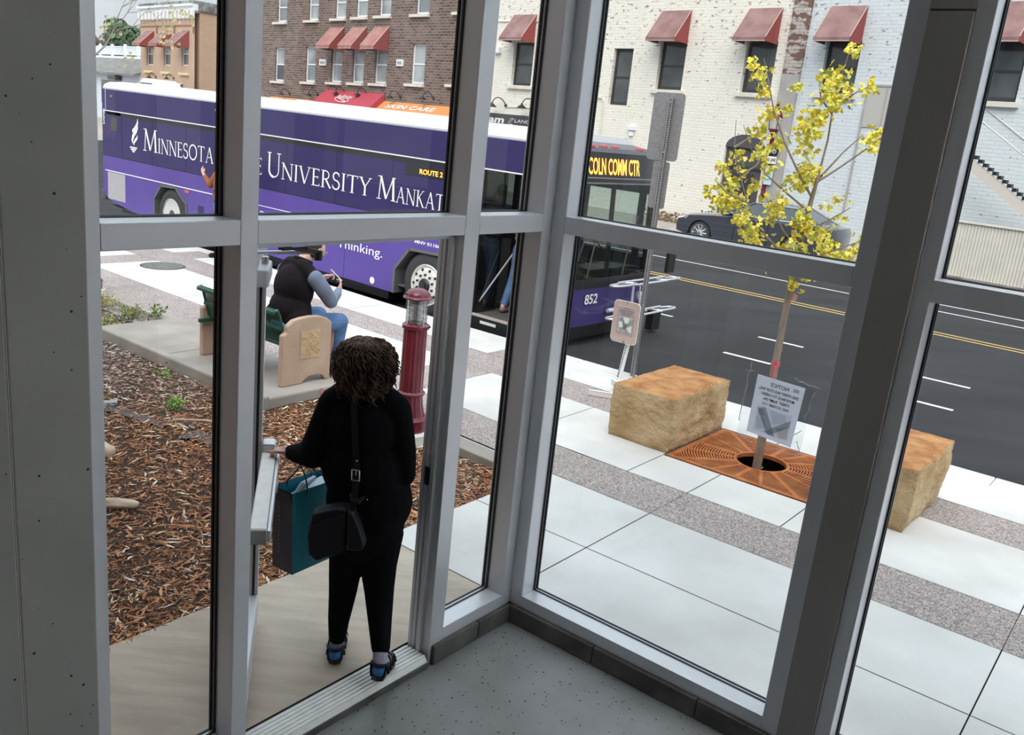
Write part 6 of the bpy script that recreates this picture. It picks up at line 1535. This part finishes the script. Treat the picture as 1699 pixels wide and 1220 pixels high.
# black cardigan
b = MB()
b.chain([w(-.785,3.785,1.325),w(-.72,3.775,1.365),w(-.645,3.765,1.38),w(-.57,3.775,1.365),w(-.505,3.785,1.325)], [.066,.072,.074,.072,.066])
b.ball(w(-.645,3.775,1.22),(.172,.135,.17),18,12); b.ball(w(-.635,3.79,1.02),(.195,.165,.20),18,12); b.ball(w(-.60,3.79,.86),(.205,.170,.20),18,12)
b.limb(w(-.66,3.79,.86),w(-.54,3.79,.74),.14,.115,16)
b.limb(w(-.66,3.79,.84),w(-.66,3.79,.72),.13,.11,16)
b.chain([w(-.79,3.785,1.31),w(-.850,3.785,1.10),w(-.875,3.80,1.055),w(-.965,3.865,1.020),w(-1.000,3.895,1.012)], [.070,.078,.072,.047,.036],14)
b.chain([w(-.50,3.785,1.31),w(-.468,3.79,1.12),w(-.458,3.80,1.0),w(-.50,3.93,.97),w(-.53,4.0,.98)], [.070,.070,.066,.05,.04],14)
blob(b, 'cardigan', M['blackcloth'], wm, .009, 5)
# trousers
b = MB()
b.ball(w(-.605,3.785,.70),(.165,.14,.16),16,10)
b.chain([w(-.680,3.785,.70),w(-.692,3.79,.52),w(-.700,3.79,.36),w(-.709,3.775,.22),w(-.711,3.772,.125)], [.105,.082,.068,.053,.043],14)
b.chain([w(-.535,3.785,.70),w(-.535,3.775,.54),w(-.520,3.75,.42),w(-.497,3.69,.28),w(-.478,3.635,.185)], [.110,.090,.073,.057,.046],14)
blob(b, 'trousers', M['blackcloth'], wm, .008, 4)
# hair: a wavy bob
b = MB(); b.ball((HC[0],HC[1]-.012,HC[2]+.018),(.098,.108,.119),20,14); b.ball((HC[0],HC[1]-.028,HC[2]-.040),(.106,.090,.075),18,12); b.ball((HC[0]-.004,HC[1]-.022,HC[2]-.078),(.104,.080,.042),16,10)
hr = blob(b, 'hair', M['hair'], wm, .009, 3)
random.seed(77); b = MB()
for i in range(620):
    th = random.uniform(-2.35, 2.35) - math.pi/2      # leaves the face free
    ph = random.uniform(-.5, 1.45); cph = math.cos(ph); ax = Vector((math.cos(th), math.sin(th), 0)); tg = Vector((-math.sin(th), math.cos(th), 0))
    q = Vector(HC) + Vector((0,-.012,.014)) + Vector((math.cos(th)*cph*.098, math.sin(th)*cph*.106, math.sin(ph)*.113))
    L = random.uniform(.07,.13); pts = []; tw = random.uniform(9, 17); ph0 = random.uniform(0,6.3); amp = random.uniform(.006,.014)
    for k in range(14):
        f = k/13; low = HC[2] - .125
        flow = Vector((0,0,-1))*(1-.75*max(0,math.sin(ph))*(1-f)) + ax*(1.1*max(0,math.sin(ph))*(1-f) + .10)
        q = q + flow.normalized()*L/13
        rr = Vector((q.x-HC[0], q.y-HC[1]+.015, 0)); need = .112 - .16*max(0, q.z-HC[2]-.03)**1.0*1.2
        if q.z > low and rr.length < need: q += ax*min(.006, need-rr.length)
        if q.z < low: q += ax*-.003
        pts.append(tuple(q + tg*(amp*math.sin(tw*f+ph0)*(.3+f)) + ax*(amp*.8*math.cos(tw*f+ph0)*(.3+f)) + Vector((0,0,amp*.4*math.sin(tw*f*1.3)))))
    b.tube(pts, [.0048*(1-.6*(k/13)**2) for k in range(14)], 5)
b.build('curls', M['hair'], hr, True)
# sandals over socks
def sandal(heel, toe, lift, blue=True):
    o = bpy.data.objects.new('sandal', None); COL.objects.link(o); o.parent = wm
    h = Vector(heel); t = Vector(toe); d = (t-h); L = d.length; d.normalize(); s = Vector((d.y,-d.x,0)).normalized(); u = s.cross(d).normalized()
    if u.z < 0: u = -u
    b = MB(); pl = [(-.02,-.030),(-.035,0),(-.02,.030),(.08,.034),(.16,.045),(.22,.040),(.245,.0),(.22,-.036),(.16,-.040),(.08,-.032)]
    k = L/.21
    b.loft([[tuple(h+d*x*k+s*y+u*(-.030)) for x,y in pl],[tuple(h+d*x*k+s*y*.97+u*(-.004)) for x,y in pl]]); b.build('sole', M['black'], o, bevel=.004)
    b = MB()
    for x0, hh in ((.02,.055),(.075,.075),(.135,.058),(.185,.040)):
        b.tube([tuple(h+d*(x0*k+.012*math.sin(a))+s*(.042*math.cos(a))+u*(hh*math.sin(a)-.005)) for a in [math.pi*i/10 for i in range(11)]], .0065, 6)
    b.tube([tuple(h+d*(-.028+.05*(1-math.sin(a)))*1+s*(.040*math.cos(a))+u*(.045)) for a in [math.pi*i/10 for i in range(11)]], .007, 6)
    b.tube([tuple(h+d*(-.022)+s*.03+u*-.01), tuple(h+d*(-.012)+s*.038+u*.045)], .006, 5); b.tube([tuple(h+d*(-.022)-s*.03+u*-.01), tuple(h+d*(-.012)-s*.038+u*.045)], .006, 5)
    each(b, 'strap', M['blackleather'], o, smooth=True)
    return o
sandal(w(-.712,3.745,.036), w(-.735,3.945,.036), 0); sandal(w(-.472,3.575,.085), w(-.456,3.765,.042), 1)
b = MB()
for hx_, hy_, hz_ in ((-.712,3.742,.052),(-.470,3.578,.100)): b.ball(w(hx_,hy_,hz_), (.035,.036,.030), 14, 10)
each(b, 'heel_pad', mat('bright_blue_fabric', (.02,.15,.42), .6), wm, smooth=True)
b = MB()
for (x,y,z),(x2,y2,z2) in (((-.711,3.772,.075),(-.711,3.772,.125)),((-.472,3.60,.125),(-.478,3.632,.185))): b.limb(w(x,y,z), w(x2,y2,z2), .036, .037)
for (x,y,z),(x2,y2,z2) in (((-.714,3.80,.055),(-.73,3.93,.045)),((-.467,3.63,.10),(-.46,3.745,.058))): b.limb(w(x,y,z), w(x2,y2,z2), .037, .034)
blob(b, 'socks', mat('grey_lilac_socks', (.36,.33,.42), .9), wm, .006, 2)

# her handbag and shopping bag
hb = thing('handbag', 'black leather shoulder bag with silver buckle hanging on the woman\'s back', 'handbag', tuple(WX), 0)
b = MB(); ol = [(-.812,.875),(-.76,.895),(-.70,.915),(-.662,.915),(-.650,.90),(-.655,.72),(-.675,.705),(-.72,.668),(-.785,.635),(-.822,.665),(-.832,.76)]
b.loft([[w(x,3.615,z) for x,z in ol],[w(x,3.575,z) for x,z in ol],[w(-.74+(x+.74)*.93,3.545,.78+(z-.78)*.93) for x,z in ol]])
b.build('bag_body', M['blackleather'], hb, True, bevel=.006, angle=50)
b = MB(); ol = [(-.655,.91),(-.630,.905),(-.600,.84),(-.572,.755),(-.572,.73),(-.59,.715),(-.650,.715)]
b.loft([[w(x,3.605,z) for x,z in ol],[w(x,3.555,z) for x,z in ol],[w(-.615+(x+.615)*.88,3.535,.79+(z-.79)*.9) for x,z in ol]]); b.build('end_gusset', M['blackleather'], hb, True, bevel=.006, angle=50)
b = MB(); b.tube([w(-.825,3.55,.80),w(-.76,3.538,.845),w(-.67,3.54,.885)], .003, 5); b.tube([w(-.72,3.545,.672),w(-.69,3.54,.695),w(-.66,3.545,.72)], .003, 5); b.build('piping', M['blackleather'], hb, True)
b = MB()
pth = [(-.70,3.86,1.42),(-.705,3.80,1.455),(-.692,3.71,1.435),(-.675,3.665,1.36),(-.655,3.62,1.25),(-.640,3.60,1.13),(-.634,3.595,1.04),(-.632,3.575,.95),(-.640,3.56,.90)]
for sgn in (0,):
    rings = []
    for i, p in enumerate(pth):
        p = Vector(w(*p)); rings.append([tuple(p+Vector((-.014,0,0))), tuple(p+Vector((.014,0,0))), tuple(p+Vector((.014,-.005,.002))), tuple(p+Vector((-.014,-.005,.002)))])
    b.loft(rings)
b.tube([w(-.655,3.59,.97),w(-.64,3.575,.945),w(-.61,3.57,.945),w(-.59,3.58,.965)], [.004,.012,.012,.005], 8)
b.build('strap', M['blackleather'], hb, True)
b = MB(); rect = [w(-.652,3.588,1.085),w(-.618,3.588,1.083),w(-.616,3.584,1.035),(w(-.650,3.584,1.037))]
for i in range(4): b.tube([rect[i], rect[(i+1)%4]], .0032, 6)
b.tube([w(-.634,3.590,1.083),w(-.634,3.588,1.060)], .002, 5); b.ball(w(-.634,3.592,1.125), .004, 8, 6); b.ball(w(-.575,3.575,.955), .003, 6, 5); b.build('buckle', M['chrome'], hb, True)

K0 = Vector((-.935,3.735,.455)); e1 = Vector((.56,.828,0)).normalized(); e2 = Vector((-.85,.525,0)).normalized()
sb_ = thing('shopping_bag', 'teal and charcoal paper shopping bag hanging from the woman\'s left arm', 'shopping bag', tuple(K0), 0)
L1, L2, HH = .33, .135, .415
def sp_(a, c, z): return tuple(e1*a + e2*c + Vector((-.012*z/HH, 0, z)))
def wallp(mb, pa, pb, m=0, bulge=0.0, n1=8, n2=8, out=None):
    vs = []
    for j in range(n2+1):
        for i in range(n1+1):
            f, g = i/n1, j/n2; p = Vector(sp_(*(pa[0]+(pb[0]-pa[0])*f, pa[1]+(pb[1]-pa[1])*f), HH*g)); 
            k = bulge*math.sin(math.pi*f)*math.sin(math.pi*min(1,g*1.1))
            vs.append(tuple(p + out*k))
    mb.add(vs, [(j*(n1+1)+i, j*(n1+1)+i+1, (j+1)*(n1+1)+i+1, (j+1)*(n1+1)+i) for j in range(n2) for i in range(n1)], m)
b = MB(); wallp(b,(0,0),(L1,0),0,.012,out=-e2); wallp(b,(0,L2),(L1,L2),0,.012,out=e2); b.quad(sp_(0,0,0),sp_(L1,0,0),sp_(L1,L2,0),sp_(0,L2,0)); each(b, 'teal_face', M['teal'], sb_, smooth=True)
b = MB(); wallp(b,(0,0),(0,L2),0,.010,out=-e1); wallp(b,(L1,0),(L1,L2),0,.010,out=e1); each(b, 'charcoal_gusset', M['bagdark'], sb_, smooth=True)
b = MB(); b.quad(*[tuple(Vector(sp_(*q))-e1*.0125) for q in ((0,.0,HH),(0,L2,HH),(0,L2,HH-.05),(0,0,HH-.05))]); b.build('top_band', mat('dark_band', (.03,.03,.04), .5), sb_)
b = MB(); k_ = 0
for i in range(12):
    z = .10+.020*i; p = Vector(sp_(0,.075,z))-e1*.0125; b.box(p.x-.002,p.x+.002,p.y-.002,p.y,p.z,p.z+.009)
b.build('small_vertical_print', mat('grey_print', (.22,.22,.26), .6), sb_)
b = MB()
for s_, a_, z_ in (('L',.115,.26),('W',.105,.175),('A',.16,.12)): put_text(b, s_, tuple(Vector(sp_(a_,0,z_))-e2*.0135), tuple(e1), (0,0,1), .035, None, bold=.01)
b.build('lettering', M['ink'], sb_)
b = MB(); b.tube([sp_(.05,.05,HH-.05),sp_(.12,.06,HH-.01),sp_(.20,.07,HH+.005)], [.012,.02,.012], 8); b.quad(sp_(.02,.02,HH-.06),sp_(.28,.02,HH-.03),sp_(.28,.11,HH-.02),sp_(.02,.11,HH-.07)); b.build('contents', mat('white_blue_paper', (.50,.56,.66), .7), sb_)
b = MB(); hk = Vector((-.925,3.83,.985)) - K0
for c in (0, L2):
    a0 = Vector(sp_(.09,c,HH-.03)); a1 = Vector(sp_(.24,c,HH-.03)); a0t = Vector(sp_(.09,c,HH)); a1t = Vector(sp_(.24,c,HH)); m_ = hk + Vector((0,0,.03))
    b.tube([tuple(a0),tuple(a0t),tuple(a0t.lerp(hk,.55)+Vector((0,0,.0))),tuple(hk+e1*-.02),tuple(hk+e1*.02),tuple(a1t.lerp(hk,.55)),tuple(a1t),tuple(a1)], .004, 6)
b.build('ribbon_handles', mat('teal_ribbon', (.03,.14,.15), .6), sb_, True)

# ---- the man on the bench
MX = T(-6.80,5.30,.03)
mn = thing('person', 'seated man in dark vest, blue-grey sleeves and jeans on the green bench', 'person', MX, SA)
b = MB(); hc = (.03,.27,1.235); hf = Vector((.25,1,-.55))
face(b, hc, hf, (0,0,1)); b.limb((.01,.20,1.20),(0,.10,1.06),.058,.065)
b.ball((0,.05,.85),(.18,.13,.2),14,10); b.ball((0,.0,.56),(.17,.14,.12),14,10); b.chain([(-.18,.10,1.02),(0,.08,1.04),(.18,.10,1.02)],[.06,.08,.06])
b.chain([(.21,.11,1.0),(.27,.26,.76),(.175,.46,.83)],[.055,.045,.028]); b.chain([(-.21,.12,1.0),(-.20,.34,.80),(-.03,.44,.93)],[.055,.045,.028])
for s in (-1,1): b.chain([(.10*s,.02,.50),(.14*s,.46,.52),(.13*s,.44,.10)],[.085,.065,.038]); b.limb((.13*s,.43,.06),(.14*s,.60,.035),.036,.03)
hand(b,(.175,.46,.83),(-.25,.5,.75),(.7,.5,-.2),None,.7,1.0); hand(b,(-.03,.44,.93),(.35,.65,.25),(-.2,.3,.9),None,.8,1.0)
blob(b,'body',M['skin'],mn,.007,3); eyes(mn,hc,hf,(0,0,1))
b = MB(); b.ball((0,.045,.86),(.225,.175,.24),18,12); b.ball((0,.01,.66),(.235,.185,.20),18,12); b.limb((-.15,-.0,.58),(.15,.0,.58),.14,.14,14)
b.chain([(-.20,.10,1.0),(-.1,.08,1.075),(.0,.09,1.09),(.1,.08,1.075),(.20,.10,1.0)],[.078,.078,.078,.078,.078],12)
v = blob(b,'vest',M['vest'],mn,.010,4)
b = MB()
rg = [Vector((.01+.078*math.cos(a), .135+.075*math.sin(a), 1.125-.03*math.sin(a))) for a in [2*math.pi*i/16 for i in range(17)]]
b.tube([tuple(p) for p in rg], .020, 8); b.build('collar', M['vest'], v, True)
b = MB(); b.chain([(.235,.105,.99),(.275,.18,.88),(.285,.27,.76)],[.080,.078,.068],14); b.chain([(.285,.27,.76),(.22,.40,.81),(.185,.445,.83)],[.062,.046,.036],12)
b.chain([(-.235,.11,.99),(-.25,.22,.87),(-.22,.34,.79)],[.076,.068,.06],12); b.chain([(-.22,.34,.79),(-.05,.43,.925)],[.052,.034],12); blob(b,'sleeves',M['sleeve'],mn,.009,3)
b = MB()
for s in (-1,1): b.chain([(.11*s,.0,.50),(.15*s,.26,.52),(.165*s,.50,.51)],[.115,.102,.088],14); b.chain([(.165*s,.50,.51),(.155*s,.49,.30),(.145*s,.46,.10)],[.086,.072,.058],14)
b.ball((0,-.03,.50),(.20,.14,.10),14,10); blob(b,'jeans',M['jeans'],mn,.010,3)
b = MB()
for s in (-1,1): b.loft([[(.14*s+.048*math.cos(a)*(1 if math.sin(a) < 0 else 1), .50+.135*math.sin(a), z) for a in [2*math.pi*i/18 for i in range(18)]] for z in (.0,.035)]); b.limb((.14*s,.43,.06),(.14*s,.55,.045),.046,.040,12)
b.build('shoes', mat('grey_black_shoes', (.05,.055,.06), .6), mn, True, bevel=.004)
b = MB(); b.ball((hc[0]-.004,hc[1]-.018,hc[2]+.028),(.082,.098,.098),18,12); b.ball((hc[0],hc[1]-.055,hc[2]-.03),(.070,.055,.06),14,10); blob(b,'hair',mat('short_dark_hair',(.025,.018,.015),.7),mn,.008,2)
fq = hf.normalized(); rq = fq.cross(Vector((0,0,1))).normalized(); uq = rq.cross(fq); b = MB()
for s in (-1,1):
    c = Vector(hc)+fq*.098+rq*s*.032+uq*.008; b.tube([tuple(c+rq*.024*math.cos(a)+uq*.017*math.sin(a)) for a in [2*math.pi*i/12 for i in range(13)]], .002, 5); b.tube([tuple(c+rq*s*.024),tuple(Vector(hc)+rq*s*.078+uq*.01)], .002, 5)
b.build('glasses', M['chrome'], mn)
ph = thing('cigarette', 'white stick held in the seated man\'s raised hand', 'stick', tuple(Vector(MX)+Vector(T(.04,.50,.97))))
b = MB(); b.tube([T(-.01,-.03,.05), T(.06,.06,-.06)], .006, 6); b.build('paper_tube', M['paper'], ph)
bp_ = thing('blue_bag', 'bright blue bag standing at the seated man\'s feet', 'bag', T(-6.56,5.80,.0), SA)
b = MB(); b.box(-.08,.08,-.06,.10,0,.26); b.build('bag_body', mat('royal_blue_nylon',(.03,.08,.42),.6), bp_, bevel=.04, seg=3); b = MB(); b.tube([(-.05,.11,.05),(-.04,.15,.15),(0,.12,.24)],.008,6); b.tube([(.06,.10,.22),(.10,.13,.30),(.09,.12,.36)],.006,6); each(b, 'strap', M['black'], bp_)

# ---- passenger stepping into the bus
PX = T(-8.506+1.22, 8.987+.62, .112)
pa = thing('person', 'passenger in jeans stepping up inside the open bus door, seen from behind', 'person', PX, SA)
b = MB(); b.chain([(-.06,.0,.82),(-.09,-.05,.45),(-.13,-.20,.08)],[.08,.055,.035]); b.limb((-.13,-.19,.05),(-.14,-.06,.035),.032,.028)
b.chain([(.08,.02,.82),(.10,.16,.48),(.09,.10,.08)],[.08,.055,.035]); b.limb((.09,.10,.05),(.10,.24,.03),.032,.028)
b.ball((0,.02,.95),(.14,.11,.14),12,8); b.ball((0,.04,1.2),(.15,.11,.2),12,8); b.chain([(-.17,.05,1.36),(0,.05,1.40),(.17,.05,1.36)],[.05,.06,.05]); b.limb((0,.06,1.42),(0,.08,1.52),.05,.05); face(b,(0,.10,1.60),(0,1,0),(0,0,1))
b.chain([(-.19,.05,1.34),(-.26,.12,1.1),(-.20,.34,1.0)],[.045,.04,.026]); b.chain([(.19,.05,1.34),(.27,.12,1.1),(.25,.36,1.05)],[.045,.04,.026]); hand(b,(-.20,.34,1.0),(.2,1,.1),(0,0,1),None,.8,.95); hand(b,(.25,.36,1.05),(0,1,.1),(0,0,1),None,.8,.95)
blob(b,'body',M['skin'],pa,.009,2)
b = MB(); b.chain([(-.07,.0,.86),(-.085,-.02,.62),(-.10,-.06,.45),(-.13,-.17,.12)],[.11,.088,.072,.055],12); b.chain([(.08,.02,.86),(.10,.16,.48),(.09,.10,.10)],[.11,.075,.058],12); b.ball((0,.01,.92),(.165,.13,.10),12,8); blob(b,'jeans',M['jeans'],pa,.011,3)
b = MB(); b.ball((0,.03,1.22),(.19,.14,.24),14,10); b.ball((0,.02,1.03),(.18,.14,.12),14,10); b.chain([(-.19,.05,1.34),(-.26,.12,1.1),(-.21,.30,1.02)],[.065,.055,.038]); b.chain([(.19,.05,1.34),(.27,.12,1.1),(.25,.32,1.05)],[.065,.055,.038]); b.limb((-.15,.05,1.36),(.15,.05,1.36),.07,.07); blob(b,'shirt',mat('grey_shirt',(.22,.22,.25),.8),pa,.012,3)
b = MB(); b.loft([[(0+.17*math.cos(a),.01+.135*math.sin(a),z) for a in [2*math.pi*i/20 for i in range(20)]] for z in (.985,1.01)]); b.build('belt', M['blackleather'], pa)
b = MB(); b.limb((-.13,-.20,.045),(-.14,-.05,.035),.042,.038,12); b.limb((.09,.09,.045),(.10,.24,.035),.042,.038,12); b.build('shoes', mat('brown_shoes',(.25,.15,.12),.6), pa, True)
b = MB(); b.ball((0,.085,1.62),(.085,.095,.095),14,10); blob(b,'hair',bpy.data.materials['short_dark_hair'],pa,.01,2)

# ---- person at the rear door, mostly behind the white window post
QX = T(-8.506-4.28, 8.987-.44, 0)
qa = thing('person', 'person in rust-coloured jacket raising a hand by the rear of the bus', 'person', QX, SA)
b = MB()
for s in (-1,1): b.chain([(.08*s,0,.82),(.10*s,.02,.45),(.10*s,0,.08)],[.08,.055,.035]); b.limb((.10*s,.0,.04),(.11*s,-.14,.03),.032,.028)
b.ball((0,0,1.2),(.15,.11,.22),12,8); b.ball((0,0,.93),(.14,.11,.14),12,8); b.chain([(-.17,0,1.36),(0,0,1.40),(.17,0,1.36)],[.05,.06,.05]); b.limb((0,0,1.42),(0,0,1.52),.05,.05); face(b,(0,-.02,1.60),(-.2,-1,0),(0,0,1))
b.chain([(-.19,0,1.34),(-.34,-.02,1.17),(-.50,-.04,1.33)],[.045,.04,.026]); hand(b,(-.50,-.04,1.33),(-.55,0,.8),(0,-1,0),None,.35,1.0)
b.chain([(.19,0,1.34),(.24,.02,1.1),(.24,.0,.88)],[.045,.04,.026]); hand(b,(.24,0,.88),(0,0,-1),(1,0,0),None,.4,1.0)
blob(b,'body',M['skin'],qa,.008,2)
rj = mat('rust_jacket',(.26,.09,.04),.8)
b = MB(); b.ball((0,0,1.22),(.19,.14,.24),14,10); b.ball((0,0,1.0),(.18,.14,.16),14,10); b.chain([(-.19,0,1.34),(-.34,-.02,1.17),(-.46,-.035,1.29)],[.065,.056,.04]); b.chain([(.19,0,1.34),(.24,.02,1.1),(.24,.0,.92)],[.065,.055,.038]); b.limb((-.15,0,1.36),(.15,0,1.36),.07,.07); blob(b,'jacket',rj,qa,.012,3)
b = MB()
for s in (-1,1): b.chain([(.08*s,0,.86),(.10*s,.02,.48),(.10*s,0,.10)],[.11,.075,.058],12)
blob(b,'trousers',M['jeans'],qa,.012,3)
b = MB()
for s in (-1,1): b.limb((.10*s,.02,.045),(.11*s,-.14,.04),.044,.040,12)
b.build('shoes', M['blackleather'], qa, True)
b = MB(); b.ball((0,.0,1.62),(.085,.095,.095),14,10); blob(b,'hair',bpy.data.materials['short_dark_hair'],qa,.01,2)

# ------------------------------------------------------------ added fill light inside the hall: two unseen glowing discs that brighten the frame faces
for k, (v_, y_) in enumerate(((5.35,-.45),(4.4,-.45))):
    c_w = CR + Vector((.7986,-.6018,0))*v_ + Vector((.6018,.7986,0))*y_
    cl = thing('ceiling_light', 'round flat ceiling lamp above the far end of the glazed hall', 'lamp', (c_w.x, c_w.y, ZT-.02), 0, 'ceiling lamps of the hall')
    b = MB(); b.lathe([(.30,-.06),(.33,-.02),(.33,.0),(.001,.0)], n=32); b.build('housing', M['alu'], cl)
    b = MB(); b.lathe([(.28,-.065),(.001,-.065)], n=32); b.build('diffuser', mat('lamp_diffuser', (.9,.9,.88), .5, emit=(.95,.97,1.0), estr=12) if k == 0 else bpy.data.materials['lamp_diffuser'], cl)
